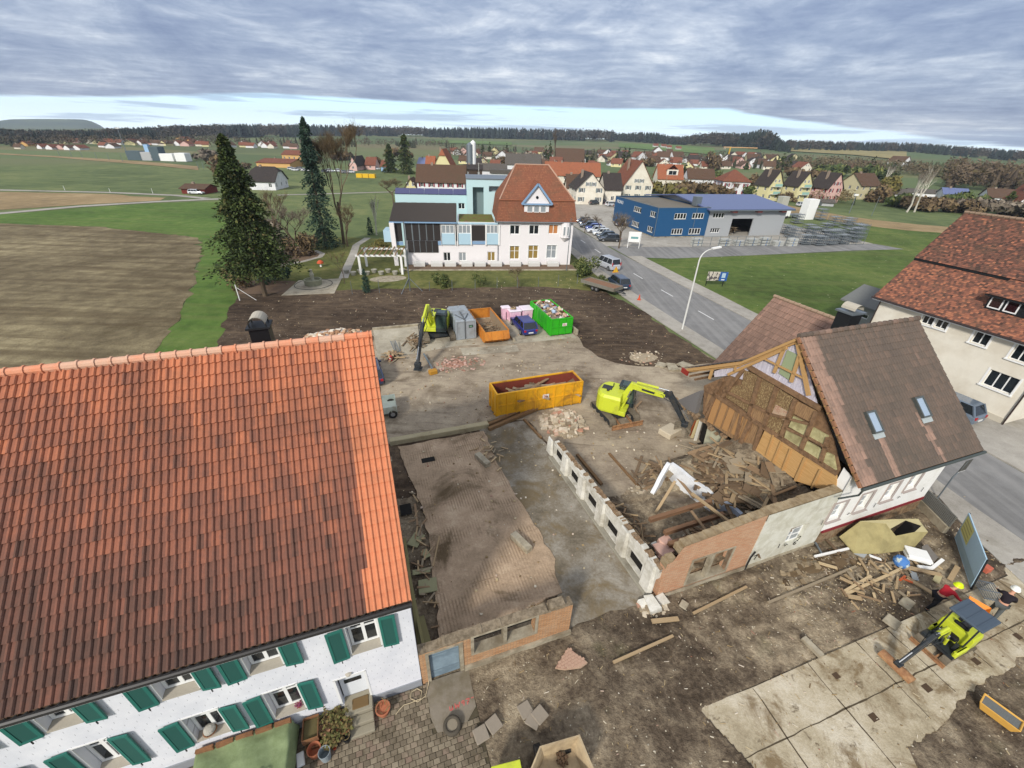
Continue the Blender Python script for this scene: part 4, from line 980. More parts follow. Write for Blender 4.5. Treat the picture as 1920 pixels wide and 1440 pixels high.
m=MB();m.ext([(24.3,13.35,3.46),(28.4,13.35,8.46),(28.4,7.1,8.46),(24.3,7.1,3.46)],(0,0,-.15));m.ext([(28.4,13.35,8.46),(32.5,13.35,3.46),(32.5,7.1,3.46),(28.4,7.1,8.46)],(0,0,-.15));fixn(m.build('wing_boarding',MATS['roof_boards'],HT))
m=MB();
for i in range(14):m.tube([(28.4,13.4-i*.44,8.53),(28.4,13.0-i*.44,8.55)],.12,8)
m.build('wing_ridge',mat('wing_ridge','#98816c',.85,var=.25),HT)
m=MB();wallp(m,(25.0,13.0),(25.0,9.0),0,3.9);wallp(m,(31.8,13),(25.0,13.0),0,4.2,(),.2,[(3.4,8.2)]);m.build('wing_wall',M_cream,HT)
def gp(x,y,off=0.0):q=SF.ou(1270+x/5.141,640+y/5.141,UG+off);return Vector((UG+off,q[1],q[2]))
def panel(name,pts,m_,off=.0,th=.06):
 P=[gp(x,y)for x,y in pts];P=[Vector((UG+off,p.y,p.z))for p in P];mb=MB().ext(P,(th,0,0));return fixn(mb.build(name,m_,HT))
M_straw=mat('straw_clay','#84694a',.95,var=.5,scale=9,col2='#b9a274',dark='#594430',bump=1.0,bscale=40,stretch=(1,3.0,.9),thr=(.5,.6))
M_plc=mat('cream_plaster','#b8b184',.92,var=.12,scale=3,col2='#a39b70',dark='#7b6f4c',bump=.5,bscale=24)
M_pine=mat('pine_board','#c19a66',.75,var=.2,scale=2.2,col2='#b08853',stretch=(1,.5,14),bump=.15);M_brd=mat('brown_board','#9c7c58',.85,var=.3,scale=2.5,col2='#7a5f45',stretch=(1,7,.6),bump=.3)
M_foil=mat('vapour_foil','#cbc6cf',.45,var=.1,scale=2,col2='#b8b3be',bump=1.0,bscale=3,stretch=(1,5,.7))
panel('back_wall',[(240,430),(650,250),(1370,640),(1491,960),(1570,1330),(1560,1480),(1150,1330),(740,1060),(350,820),(230,700)],M_tim,.14,.05)
panel('foil',[(560,290),(690,200),(1190,10),(1270,330),(1350,640),(690,255)],M_foil,.04)
panel('foil',[(350,290),(590,215),(750,160),(620,370),(500,330),(350,345)],M_foil,.05)
panel('loft_door',[(1063,85),(1178,140),(1075,370),(980,305)],mat('door_sage','#8f9a78',.75,var=.15,scale=3,stretch=(1,6,.5)),-.03)
panel('straw_infill',[(640,275),(800,345),(1145,560),(1120,700),(1000,905),(880,850),(560,600),(440,525),(470,440),(620,420)],M_straw,.02,.1)
for q in([(1118,722),(1275,803),(1235,912),(1073,822)],[(1055,842),(1220,925),(1190,1035),(1028,935)],[(1308,830),(1452,912),(1420,1015),(1262,925)],[(1245,960),(1400,1045),(1362,1145),(1210,1062)],[(1440,1070),(1505,1100),(1530,1250),(1392,1170)]):
 panel('plaster_infill',q,M_plc,-.01,.1)
panel('brick_infill',[(950,610),(1090,690),(1060,780),(913,690)],brickmat('brick_pale','#b39a7f','#a3705a','#b8aa92'),-.01,.1)
panel('board_infill',[(1150,575),(1345,670),(1320,800),(1125,700)],M_brd,.0,.08);panel('board_infill',[(728,605),(892,700),(850,825),(695,735)],M_brd,.0,.08)
panel('straw_infill',[(895,735),(1035,800),(1000,900),(865,845)],M_straw,-.01,.1)
panel('pine_cladding',[(850,852),(1240,1118),(1150,1335),(760,1050)],M_pine,-.05,.05);panel('pine_cladding',[(1252,1120),(1545,1290),(1530,1470),(1150,1345)],M_pine,-.05,.05)
panel('board_infill',[(300,480),(820,830),(740,1060),(590,990),(350,820),(240,700)],M_brd,.05,.06)
for x in(370,440,510,600,680):panel('loose_board',[(x,540+(x-370)*.6),(x+50,570+(x-370)*.6),(x-30,800+(x-370)*.5),(x-80,770+(x-370)*.5)],mat('orange_board','#a87f52',.8,var=.3,scale=3,stretch=(1,6,.6)),-.03,.03)
panel('beige_wall',[(290,822),(560,1060),(540,1115),(430,1185),(238,1030)],mat('beige_wall','#b3b198',.85,var=.08,scale=2,dark='#9a9680'),.02,.2)
panel('painted_shade',[(228,770),(292,822),(240,1025),(180,950)],M_interior,.25,.05)  # near-black sheet; shade of the opening by the door posts is painted
TB=[((690,245),(1385,650),.26),((290,465),(835,825),.24),((835,825),(1545,1275),.24),((450,470),(900,700),.16),((900,700),(1290,800),.13),((1240,910),(1470,1040),.13),((1040,830),(1240,925),.13),((640,270),(440,540),.2),((800,350),(690,720),.22),((965,440),(835,830),.24),((1145,560),(1000,930),.22),((1350,680),(1195,1045),.22),((1460,930),(1385,1170),.2),((440,370),(260,700),.2),((380,515),(280,740),.16),((625,700),(560,960),.18),((722,735),(600,1010),.26),((815,820),(742,1055),.2)]
for a,b,w_ in TB:MB().bar(gp(*a)+Vector((-.02,0,0)),gp(*b)+Vector((-.02,0,0)),.14,w_,upv=(0,.7,.7)).build('timber',M_tim,HT)
for a,b,w_ in(((940,900),(870,1100),.07),((1015,965),(935,1160),.07),((1105,1035),(1025,1240),.07),((1395,1235),(1310,1410),.08),((1250,1118),(1150,1340),.12),((1065,15),(945,300),.15),((1190,140),(1110,390),.16),((1172,0),(1280,520),.2),((860,170),(1225,350),.08),((590,205),(560,290),.1),((500,320),(1070,60),.16),((350,270),(320,360),.16)):
 MB().bar(gp(*a)+Vector((-.1,0,0)),gp(*b)+Vector((-.1,0,0)),.1,w_,upv=(0,.7,.7)).build('stud',M_lath,HT)
for a,b,c_ in(((190,750),(105,930),'#8a4a2a'),((205,758),(135,945),'#c4b58c'),((228,765),(172,955),'#cfccc0')):
 MB().bar(gp(*a),gp(*b),.2,.1,upv=(0,.7,.7)).build('door_post',mat('post_'+c_[1:],c_,.8,var=.15),HT)
m=MB();rnd=random.Random(17)
E_=[gp(x,y)for x,y in((20,560),(110,650),(230,730),(350,830),(500,960),(650,1070))]
for a,b in zip(E_[:-1],E_[1:]):
 for k in range(6):q=a.lerp(b,k/6);m.rock(q+Vector((rnd.uniform(-.5,.05),rnd.uniform(-.1,.1),rnd.uniform(-.08,.06))),rnd.uniform(.08,.2),rnd)
m.build('broken_floor_edge',M_rub,HT)
panel('lean_to_slab',[(30,565),(250,470),(260,480),(200,690),(110,640)],mat('bitumen_slab','#6d6a68',.9,var=.15),-.3,.3)
M_wht=mat('inner_white','#d6d8da',.8,var=.08,scale=2,dark='#a7aaac',bump=.2)
IW=thing('inner_wall_ruin','broken white rendered inner wall corner standing among the timber debris','wall ruin',O,SITE_A)
def wtop(mb,a,b,hs_,th):
 a,b=Vector(a),Vector(b);d=(b-a).normalized();n=Vector((-d.y,d.x,0))*th;k=len(hs_)
 P=[a,b]+[a.lerp(b,1-i/(k-1))+Vector((0,0,hs_[k-1-i]))for i in range(k)];mb.ext(P,n)
m=MB();wtop(m,(14.3,5.6,0),(15.9,6.55,0),[.3,.5,.9,1.1,1.3,1.4],.22);wtop(m,(15.9,6.55,0),(16.7,3.6,0),[1.4,1.4,1.3,1.25,1.3,1.1],.22)
fixn(m.build('wall',M_wht,IW))
m=MB();wtop(m,(16.72,3.28,0),(17.2,1.2,0),[1.3,1.35,1.25,1.2],.22);fixn(m.build('blue_wall',mat('pale_blue_render','#a4aebd',.85,var=.1,scale=2,dark='#7f8790'),IW))
RH=thing('white_house','big cream rendered house with a mottled red tile roof cut off by the right edge','house',W(44.75,3.86),SITE_A+radians(90))
RF=Fr(W(44.75,3.86),SITE_A+radians(-90+0)+pi)
LH=11.6;HE=6.75
def rw(x,y):q=SF.ou(x,y,44.75);return q[1]-3.86,q[2]
rwins=[]
for(x0,y0),(x1,y1)in(((1731,608),(1752,582)),((1755,616),(1783,590)),((1824,646),(1857,614)),((1895,676),(1935,645)),((1843,733),(1903,697))):
 a0,z0_=rw((x0+x1)/2,(y0+y1)/2);rwins.append((a0,z0_))
spec=[(rwins[0][0]-.45,rwins[0][1]-.62,.85,1.3,2),(rwins[1][0]-.38,rwins[1][1]-.62,.85,1.3,2),(rwins[2][0]-.55,rwins[2][1]-.68,1.0,1.4,2),(rwins[3][0]-.55,rwins[3][1]-.68,1.0,1.4,2),(rwins[4][0]-.95,rwins[4][1]-.65,1.75,1.3,3)]
m=MB();hs=[(LH-a-w_,LH-a,z,z+h_)for a,z,w_,h_,n_2 in spec]
wallp(m,(LH,0),(0,0),0,HE,hs,.2);wallp(m,(0,0),(0,-11),0,HE,[(3,4.2,3.6,5),(7,8.2,3.6,5),(3,4.2,.9,2.3)],.2,[(2.9,9.2),(6.5,12.9)]);wallp(m,(LH,-11),(LH,0),0,HE,(),.2,[(4.5,12.9),(8.1,9.2)]);wallp(m,(0,-11),(LH,-11),0,HE)
m.build('wall',M_cream,RH)
for a,z,w_,h_,n_2 in spec:
 window(RH,(a+w_,-.13,z),pi,w_,h_,n_2,1,None,None,.06)
 MB().box(a-.16,-.1,z-.12,a+w_+.16,.1,z-.015).build('sill',M_winw,RH)
 m=MB();m.box(a-.14,-.02,z-.02,a-.015,.03,z+h_+.1);m.box(a+w_+.015,-.02,z-.02,a+w_+.14,.03,z+h_+.1);m.build('window_surround',M_winw,RH)
for yy,zz_ in((3,3.6),(7,3.6),(3,.9)):window(RH,(.13,-yy,zz_),-pi/2,1.2,1.4,2,1)
MB().box(-.03,.002,0,LH,.05,.55).build('plinth',mat('cream_plinth','#b9b2a2',.9,var=.1,scale=2),RH)
M_tile_r=tilemat('plain_tiles',['#a06a50','#8a5a47','#755042','#64473c','#543e36','#463630'],'#57503f',.35,wscale=.9)
def fr_(uu,ss,rnd):return.62+rnd.gauss(0,.2)-(.35 if rnd.random()<.12 else 0)
def fr2(uu,ss,rnd):return.45+rnd.gauss(0,.2)-(.3 if rnd.random()<.3 else 0)
K1=(-2.9,9.74)
m=MB();e0=Vector((LH+.55,.5,6.35));k0=Vector((LH+.55,K1[0],K1[1]-.12));b3=k0-e0;s3=b3 .length;b3 .normalize()
tiles(m,(LH+.55,.5,6.35),(-1,0,0),b3,Vector((0,b3 .z,-b3 .y)),LH+1.2,s3,.17,.16,FLATP,fr2,.016,23,stag=True)
k1=Vector((LH+.55,K1[0]+.25,K1[1]-.05));r1=Vector((LH+.55,-6.55,13.4));b4=r1-k1;s4=b4 .length;b4 .normalize()
tiles(m,k1,(-1,0,0),b4,Vector((0,b4 .z,-b4 .y)),LH+1.2,s4,.17,.16,FLATP,fr_,.016,24,stag=True)
RR=m.build('roof',M_tile_r,RH,attr=True)
m=MB();XL,XR=-.65,LH+.54
for P in([(XL,.48,6.3),(XR,.48,6.3),(XR,K1[0],K1[1]-.16),(XL,K1[0],K1[1]-.16)],[(XL,K1[0]+.22,K1[1]-.1),(XR,K1[0]+.22,K1[1]-.1),(XR,-6.5,13.34),(XL,-6.5,13.34)],[(XL,-6.5,13.34),(XR,-6.5,13.34),(XR,-12,6.3),(XL,-12,6.3)]):m.ext(P,(0,0,-.14))
fixn(m.build('roof_boarding',M_dark,RH))
m=MB();m.tube([(XL,.58,6.28),(XR+.05,.58,6.28)],.08,8);m.tube([(-.03,.1,6.2),(-.03,.12,0)],.05,8);m.tube([(LH-.0,.1,6.2),(LH,.12,3)],.05,8);m.build('gutter',mat('gutter_brown','#3a2f2c',.5),RH)
MB().box(XL,.05,6.1,XR+.02,.5,6.24).build('soffit',M_winw,RH)
m=MB()
for i in range(32):m.tube([(XR-i*.39,-6.55,13.46),(XR-i*.39-.35,-6.55,13.48)],.12,7)
m.build('ridge_tiles',mat('ridge_worn','#8b7663',.9,var=.3,scale=3),RR)
q=SF.ou(1878,575,45.9);dx=q[1]-3.86
DM=MB().box(dx-1.9,-2.4,7.6,dx+.75,-.72,8.75).build('dormer',M_dark,RH)
for s_ in(0,1):window(DM,(dx+.62-s_*.95,-.66,7.72),pi,.78,.95,1,1,None,glass('glass_wine','#2a1518'),.08)
m=MB();tiles(m,(dx+1.0,-.35,8.72),(-1,0,0),Vector((0,-.93,.36)).normalized(),Vector((0,.36,.93)).normalized(),3.6,3.0,.17,.16,FLATP,fr2,.016,25,stag=True);DR=m.build('dormer_roof',M_tile_r,DM,attr=True)
MB().box(dx-2.6,-3.2,8.55,dx+1.0,-.38,8.68).build('dormer_eave',M_dark,DM)
GR=thing('garage','small grey rendered garage with a black roof edge and low window behind the cream house','garage',W(52.2,18.0),SITE_A+radians(90))
m=MB();wallp(m,(5.0,0),(0,0),0,3.1,[(1.6,3.0,1.7,2.2)],.1);wallp(m,(0,0),(0,-5),0,3.1);wallp(m,(5,-5),(5,0),0,3.1);wallp(m,(0,-5),(5,-5),0,3.1);m.build('wall',mat('garage_render','#8b8c89',.9,var=.1,scale=1),GR)
m=MB();m.ext([(-.3,.4,2.9),(5.3,.4,2.9),(5.3,-2.5,4.4),(-.3,-2.5,4.4)],(0,0,.16));m.ext([(-.3,-2.5,4.4),(5.3,-2.5,4.4),(5.3,-5.4,2.9),(-.3,-5.4,2.9)],(0,0,.16));fixn(m.build('roof',mat('eternit_grey','#696b69',.9,var=.15,scale=1),GR))
window(GR,(3.4,-.06,1.7),pi,1.4,.5,2,1)
M_lime_y=mat('machine_yellow','#bcc634',.4,var=.08,scale=2,dark='#8d8a3a',coat=.2);M_blk=mat('machine_black','#2a2f33',.5,var=.15,scale=4,dark='#4b443a')
M_trk=mat('track_steel','#6e6556',.8,var=.3,scale=8,dark='#4a4234',bump=.3);M_rust=mat('rusty_steel','#8a6344',.75,var=.3,scale=4,col2='#a07a55',dark='#55402f',bump=.2)
M_chrome=mat('piston_rod','#b9bcbe',.25,metal=.8);M_grn=mat('cab_green_glass','#31423c',.1,spec=.8,var=.3,scale=2)
def excavator(label,base,yaw,tyaw,tl,tw,pad,house,joints,group,body_m=None,canopy=False,blade=True,bucket='claw',s=1.0,cabside=1,knee=.42,cab=(1.0,.9,1.5)):
 """base in site metres; yaw = direction of the arm, tyaw = direction of the tracks; joints = [(x,z)] root, knee, head, elbow top, stick foot"""
 body_m=body_m or M_lime_y
 T=thing('excavator',label,'excavator',W(*base),SITE_A+radians(yaw),group)
 da=radians(tyaw-yaw);Rz=Matrix.Rotation(da,4,'Z')
 def tr(mb):mb.v=[tuple(Rz@Vector(p))for p in mb.v];return mb
 th=.62*s
 for sd in(-1,1):
  yc=sd*(tw/2-pad/2);m=MB();n=30;pts=[]
  for i in range(n):
   t=i/n*2*(tl-th)+0;P_=2*(tl-th)+pi*th;q=i/n*P_
   if q<tl-th:pts.append((-(tl-th)/2+q,th))
   elif q<tl-th+pi*th/2:a=(q-(tl-th))/(th/2);pts.append(((tl-th)/2+sin(a)*th/2,th/2+cos(a)*th/2))
   elif q<2*(tl-th)+pi*th/2:pts.append(((tl-th)/2-(q-(tl-th)-pi*th/2),0))
   else:a=(q-2*(tl-th)-pi*th/2)/(th/2);pts.append((-(tl-th)/2-sin(a)*th/2,th/2-cos(a)*th/2))
  for i in range(n):
   (x0,z0),(x1,z1)=pts[i],pts[(i+1)%n];c=Vector(((x0+x1)/2,yc,(z0+z1)/2));ang=atan2(z1-z0,x1-x0);Ln=hypot(x1-x0,z1-z0)
   m.mbox(Matrix.Translation(c)@Matrix.Rotation(-ang,4,'Y'),Ln*.86,pad,.06*s);m.mbox(Matrix.Translation(c)@Matrix.Rotation(-ang,4,'Y'),Ln*1.02,pad*.7,.03*s)
   m.mbox(Matrix.Translation(c+Vector((-sin(ang),0,cos(ang)))*(.035*s))@Matrix.Rotation(-ang,4,'Y'),Ln*.15,pad,.04*s)
  tr(m);TR=m.build('track',M_trk,T)
  m=MB()
  for k in range(5):x=-(tl-th)/2+k*(tl-th)/4;r=th/2-.05*s if k in(0,4)else.14*s;zc=th/2 if k in(0,4)else.17*s;m.cyl((x,yc-pad*.3,zc),(x,yc+pad*.3,zc),r,n=12)
  m.box(-(tl-th)/2,yc-pad*.25,.18*s,(tl-th)/2,yc+pad*.25,th-.08*s);tr(m).build('roller_frame',M_blk,TR)
 m=MB();m.box(-tl*.28,-tw/2+pad,.25*s,tl*.28,tw/2-pad,.55*s);m.cyl((0,0,.5*s),(0,0,.8*s),.45*s,n=16);tr(m).build('undercarriage',M_blk,T)
 if blade:
  m=MB();x=tl/2+.32*s;pr=[(x,.02),(x+.1*s,.12*s),(x+.04*s,.3*s),(x+.08*s,.48*s),(x+.02*s,.5*s),(x-.04*s,.3*s),(x-.03*s,.05)]
  m.ext([(a,-tw/2-.02,b)for a,b in pr],(0,tw+.04,0))
  for y in(-tw*.2,tw*.2):m.bar((x,y,.22*s),(tl*.2,y,.4*s),.1*s,.12*s)
  fixn(tr(m).build('blade',M_rust,T))
 hx0,hx1,hw,hz=house
 z0=.78*s;m=MB();N=9;out=[]
 for i in range(N):a=pi/2+pi*i/(N-1);out.append((hx0*.55+cos(a)*abs(hx0)*.45,sin(a)*hw))
 out+=[(hx1*.5,-hw),(hx1*.5,hw)]
 def ring(k,z,dx=0):return[(x*k+dx,y*k,z)for x,y in out]
 n=len(out);vs=ring(.97,z0)+ring(1,z0+.15*s)+ring(1,hz-.22*s)+ring(.9,hz)
 m.add(vs,[tuple(range(n-1,-1,-1)),tuple(range(3*n,4*n))]+[(j*n+i,j*n+(i+1)%n,(j+1)*n+(i+1)%n,(j+1)*n+i)for j in range(3)for i in range(n)])
 m.box(hx1*.5-.02,-hw*.98,z0,hx1,hw*.15,z0+.35*s)
 B=fixn(m.build('engine_housing',body_m,T));soft(B,.03*s)
 m=MB();m.cyl((hx0*.45,-hw*.35,hz),(hx0*.45,-hw*.35,hz+.12*s),.11*s,n=10);m.box(hx0*.8,-hw*.2,hz,hx0*.3,hw*.3,hz+.03);m.cyl((hx0*.3,hw*.3,hz),(hx0*.3,hw*.3,hz+.3*s),.035*s,n=8);m.build('hood_fittings',M_blk,B)
 MB().box(hx0*.96,-.35*s,z0+.35*s,hx0*.96-.045,.3*s,z0+.7*s).build('maker_plate',M_blk,B)
 cl,cw,ch=cab;cy=cabside*(hw-cw/2-.02);cx1=hx1+.3*s;cx0=cx1-cl;zc=z0+.12*s;zt=zc+ch
 if not canopy:
  m=MB();p_=.07*s;Y0,Y1=cy-cw/2,cy+cw/2
  for x,y,tx in((cx0,Y0,cx0+.05),(cx0,Y1-p_,cx0+.05),(cx1-p_,Y0,cx1-p_-.14*s),(cx1-p_,Y1-p_,cx1-p_-.14*s)):m.bar((x+p_/2,y+p_/2,zc),(tx+p_/2,y+p_/2,zt),p_,p_)
  m.box(cx0,Y0,zc,cx1,Y1,zc+.34*s);m.bbox(cx0-.02,Y0-.02,zt-.07*s,cx1-.1*s,Y1+.02,zt+.05*s,.03);C_=m.build('cab',mat('cab_black','#2b3436',.4,var=.1),T)
  g_=MB();k=.02
  g_.add([(cx0+k,Y0+k,zc+.3*s),(cx1-k,Y0+k,zc+.3*s),(cx1-k,Y1-k,zc+.3*s),(cx0+k,Y1-k,zc+.3*s),(cx0+.07,Y0+k,zt-.05*s),(cx1-.17*s,Y0+k,zt-.05*s),(cx1-.17*s,Y1-k,zt-.05*s),(cx0+.07,Y1-k,zt-.05*s)],[(0,1,5,4),(1,2,6,5),(2,3,7,6),(3,0,4,7)]);g_.build('window',M_grn,C_)
  MB().box(cx0+.2*s,Y0+.12,zt+.05*s,cx1-.35*s,Y1-.12,zt+.075*s).build('roof_hatch',M_grn,C_)
  MB().bbox(cx0+.25*s,cy-.2*s,zc+.35*s,cx0+.65*s,cy+.2*s,zc+.5*s,.04).bbox(cx0+.2*s,cy-.2*s,zc+.5*s,cx0+.32*s,cy+.2*s,zc+1.0*s,.04).build('seat',mat('seat_brown','#5c4438',.8),C_)
 else:
  m=MB();Y0,Y1=-hw*.75,hw*.8;m.bbox(-.95,Y0-.12,1.98,.3,Y1+.12,2.06,.03)
  for i in range(3):y=Y0+.1+i*(Y1-Y0-.2)/2;m.box(-.92,y-.02,2.06,.27,y+.02,2.075)
  C_=m.build('canopy',mat('canopy_slate','#46525e',.5,var=.08),T)
  for x,y in((hx0*.66,Y0),(hx0*.66,Y1),(.22,Y0),(.22,Y1)):MB().bar((x,y,z0+.1),(x,y,2.0),.05,.05).build('post',M_blk,C_)
  m=MB();m.bbox(-.12,-.26,z0+.3,.3,.22,z0+.46,.04);m.bbox(-.2,-.26,z0+.46,-.08,.22,z0+.95,.04);m.build('seat',mat('seat_black','#17181b',.7),T)
  m=MB();m.box(.0,-hw,z0-.1,.8,hw,z0+.06);m.box(.3,-.4,z0+.02,.8,.38,z0+.07);m.box(.32,-.4,z0+.06,.5,-.3,z0+.4);m.box(.32,.28,z0+.06,.5,.38,z0+.4)
  for y in(-.3,.28):m.cyl((.45,y,z0+.35),(.52,y,z0+.75),.018,n=6)
  for y in(-.1,.08):m.cyl((.72,y,z0+.06),(.7,y,z0+.6),.018,n=6)
  m.build('control_console',M_blk,T);MB().bbox(-.1,hw-.14,z0,.75,hw+.02,z0+.32,.05).bbox(-.1,-hw-.02,z0,.4,-hw+.1,z0+.32,.05).build('side_cover',body_m,T)
 by=-cabside*hw*.12;J=[Vector((x,by,z))for x,z in joints];root,kn,head,elb,foot=J
 w_=.3*s
 pts=[root,root.lerp(kn,.55),kn,kn.lerp(head,.5),head];hs_=[.34*s,.46*s,.52*s,.42*s,.3*s]
 m=MB();vs=[]
 for i,p in enumerate(pts):
  d=(pts[min(i+1,4)]-pts[max(i-1,0)]).normalized();up=Vector((-d.z,0,d.x));up=up if up.z>0 else-up
  vs+=[p+Vector((0,-w_/2,0))-up*hs_[i]/2,p+Vector((0,w_/2,0))-up*hs_[i]/2,p+Vector((0,w_/2,0))+up*hs_[i]/2,p+Vector((0,-w_/2,0))+up*hs_[i]/2]
 m.add(vs,[(3,2,1,0),(16,17,18,19)]+[(4*i+k,4*i+(k+1)%4,4*i+4+(k+1)%4,4*i+4+k)for i in range(4)for k in range(4)])
 BM=fixn(m.build('boom',body_m,T));soft(BM,.025*s)
 c_=kn.lerp(head,.5);
 for y in(-1,1):MB().mbox(Matrix.Translation(c_+Vector((0,y*(w_/2+.006),0)))@Matrix.Rotation(-atan2((head-kn).z,(head-kn).x),4,'Y'),.9*s,.008,.16*s).build('badge',M_blk,BM)
 m=MB();m.bar(elb,foot,w_*.8,.42*s,upv=(1,0,.3),h2=.24*s);m.bar(elb,head,w_*.85,.4*s);ST=m.build('stick',M_blk,T);soft(ST,.02*s)
 for y in(-w_*.85,w_*.85):
  a,b=root+Vector((.25*s,0,-.25*s)),root.lerp(kn,.8)+Vector((.12*s,0,0));a.y+=y;b.y+=y
  CY=MB().cyl(a,a.lerp(b,.62),.085*s,n=10).build('cylinder',body_m,T);MB().cyl(a.lerp(b,.6),b,.045*s,n=8).build('piston',M_chrome,CY)
 up=Vector((0,0,.34*s));a=kn.lerp(head,.12)+up;b=elb+Vector((0,0,.12*s));b2=a.lerp(b,.68)
 CY=MB().cyl(a,b2,.09*s,n=10).build('cylinder',body_m,T);MB().cyl(b2,b,.04*s,n=8).build('piston',M_chrome,CY)
 a=elb+Vector((.26*s,0,-.1*s));b=foot+Vector((.2*s,0,.4*s));CY=MB().cyl(a,a.lerp(b,.6),.07*s,n=10).build('cylinder',M_blk,T);MB().cyl(a.lerp(b,.6),b,.035*s,n=8).build('piston',M_chrome,CY)
 hz_=MB()
 for k in(-1,1):
  p0=head+Vector((-.3*s,k*.1*s,.1*s));p1=elb.lerp(foot,.3)+Vector((.1*s,k*.1*s,0));mid=p0 .lerp(p1,.5)+Vector((-.25*s,k*.22*s,.1*s));hz_.tube([p0,p0 .lerp(mid,.6)+Vector((0,0,.12*s)),mid,mid.lerp(p1,.5)+Vector((-.08*s,0,-.05)),p1],.022*s,5)
 hz_.build('hose',M_blk,ST)if 0 else[None]
 for k in(-1,1):
  h1=MB();p0=head+Vector((-.3*s,k*.12*s,.1*s));p1=elb.lerp(foot,.3)+Vector((.1*s,k*.12*s,0));mid=p0 .lerp(p1,.5)+Vector((-.25*s,k*.22*s,.1*s));h1 .tube([p0,p0 .lerp(mid,.6)+Vector((0,0,.12*s)),mid,mid.lerp(p1,.5)+Vector((-.08*s,0,-.05)),p1],.022*s,5);h1 .build('hose',M_blk,ST)
 f=foot
 if bucket=='coupler':
  m=MB();m.bbox(f.x-.22,f.y-.28,f.z-.25,f.x+.22,f.y+.28,f.z+.05,.03);m.cyl((f.x,f.y,f.z-.5),(f.x,f.y,f.z-.2),.28,n=12);m.bar((f.x-.3,f.y,f.z-.5),(f.x+.3,f.y,f.z-.55),.7,.08);m.build('quick_coupler',M_blk,T)
 elif bucket=='claw':
  m=MB();m.bbox(f.x-.2,f.y-.22,f.z-.2,f.x+.25,f.y+.22,f.z+.1,.03);K=m.build('quick_coupler',M_blk,T)
  for y0 in(-.36,-.12,.12,.36):
   m=MB();P_=[(f.x-.15,f.z-.1),(f.x-.55,f.z-.35),(f.x-.6,f.z-.75),(f.x-.3,f.z-1.05)];
   for(xa,za),(xb,zb)in zip(P_[:-1],P_[1:]):m.bar((xa,f.y+y0,za),(xb,f.y+y0,zb),.07,.16)
   m.build('claw',M_trk,K)
   m=MB();P_=[(f.x+.2,f.z-.1),(f.x+.5,f.z-.4),(f.x+.45,f.z-.8),(f.x+.1,f.z-1.05)]
   for(xa,za),(xb,zb)in zip(P_[:-1],P_[1:]):m.bar((xa,f.y+y0+.05,za),(xb,f.y+y0+.05,zb),.07,.16)
   m.build('claw',M_trk,K)
 else:
  m=MB();R_=.2;N=9;P_=[(f.x+.02-R_*cos(a_),f.z-.16+R_*sin(a_))for a_ in[(-.5+i*(pi+.6)/N)for i in range(N+1)]]
  hwid=.58;m.add([(x,f.y-hwid,z)for x,z in P_]+[(x,f.y+hwid,z)for x,z in P_],[(i,i+1,N+2+i,N+1+i)for i in range(N)]+[tuple(range(N,-1,-1)),tuple(range(N+1,2*N+2))])
  fixn(m.build('grading_bucket',M_rust,T));MB().bbox(f.x-.12,f.y-.12,f.z-.05,f.x+.14,f.y+.12,f.z+.12,.02).build('quick_coupler',M_blk,T)
 return T
GE='lime yellow excavators working on the site'
excavator('large lime yellow excavator parked beside the silver container with its dark stick lowered towards us',(6.4,32.3),-110,-90,4.2,3.2,.6,(-1.9,1.2,1.3,2.35),[(.4,1.7),(2.6,4.0),(5.0,3.3),(5.4,3.3),(8.3,1.0)],GE,cabside=-1*-1,bucket='coupler',s=1.15,blade=False,cab=(1.5,1.0,1.75))
excavator('lime yellow excavator with black stick gripping debris beside the rubble heap',(16.6,13.85),-45,-90,3.0,2.5,.5,(-1.45,.95,1.15,2.2),[(.3,1.3),(.95,2.95),(3.25,2.75),(3.45,3.1),(4.95,.95)],GE,bucket='claw',cabside=1,cab=(1.25,.95,1.6))
excavator('lime yellow mini excavator with slate canopy and wide rusty bucket on the concrete slabs',(20.95,-5.42),181,180,1.9,1.2,.28,(-1.0,.12,.56,1.3),[(.5,.85),(.95,1.55),(1.6,1.6),(1.75,1.65),(3.05,.42)],GE,bucket='grade',canopy=True,s=.62)
M_beige=mat('dumper_skip','#b5a281',.75,var=.2,scale=2,col2='#a08e72',dark='#7e6a50',bump=.15)
DP=thing('site_dumper','worn beige dumper skip and yellow engine cover cut by the bottom edge','dumper',W(4.2,-4.6),SITE_A+radians(0))
sk=[s2(g(1012,1399,1.1)),s2(g(1087,1377,1.1)),s2(g(1118,1452,1.1)),s2(g(983,1470,1.1))]
sk=[(p[0]-4.2,p[1]+4.6)for p in sk];cx=sum(p[0]for p in sk)/4;cy=sum(p[1]for p in sk)/4
def inset(P,k):return[(cx+(x-cx)*k,cy+(y-cy)*k)for x,y in P]
m=MB();o1=inset(sk,1);o2=inset(sk,.93);o3=inset(sk,.72);o4=inset(sk,.8)
vs=[(*p,1.1)for p in o1]+[(*p,1.1)for p in o2]+[(*p,.55)for p in o3]+[(*p,.45)for p in o4]
m.add(vs,[(i,(i+1)%4,4+(i+1)%4,4+i)for i in range(4)]+[(4+i,4+(i+1)%4,8+(i+1)%4,8+i)for i in range(4)]+[(8,9,10,11)]+[((i+1)%4,i,12+i,12+(i+1)%4)for i in range(4)]+[(15,14,13,12)])
m.build('skip',M_beige,DP)
m=MB();rnd=random.Random(5)
for k in range(40):m.rock((cx+.15+rnd.gauss(0,.07),cy+.12+rnd.gauss(0,.09),.6+rnd.random()*.1),.05,rnd)
m.build('dirt_lump',mat('dirt','#5b4836',.95,var=.3),DP)
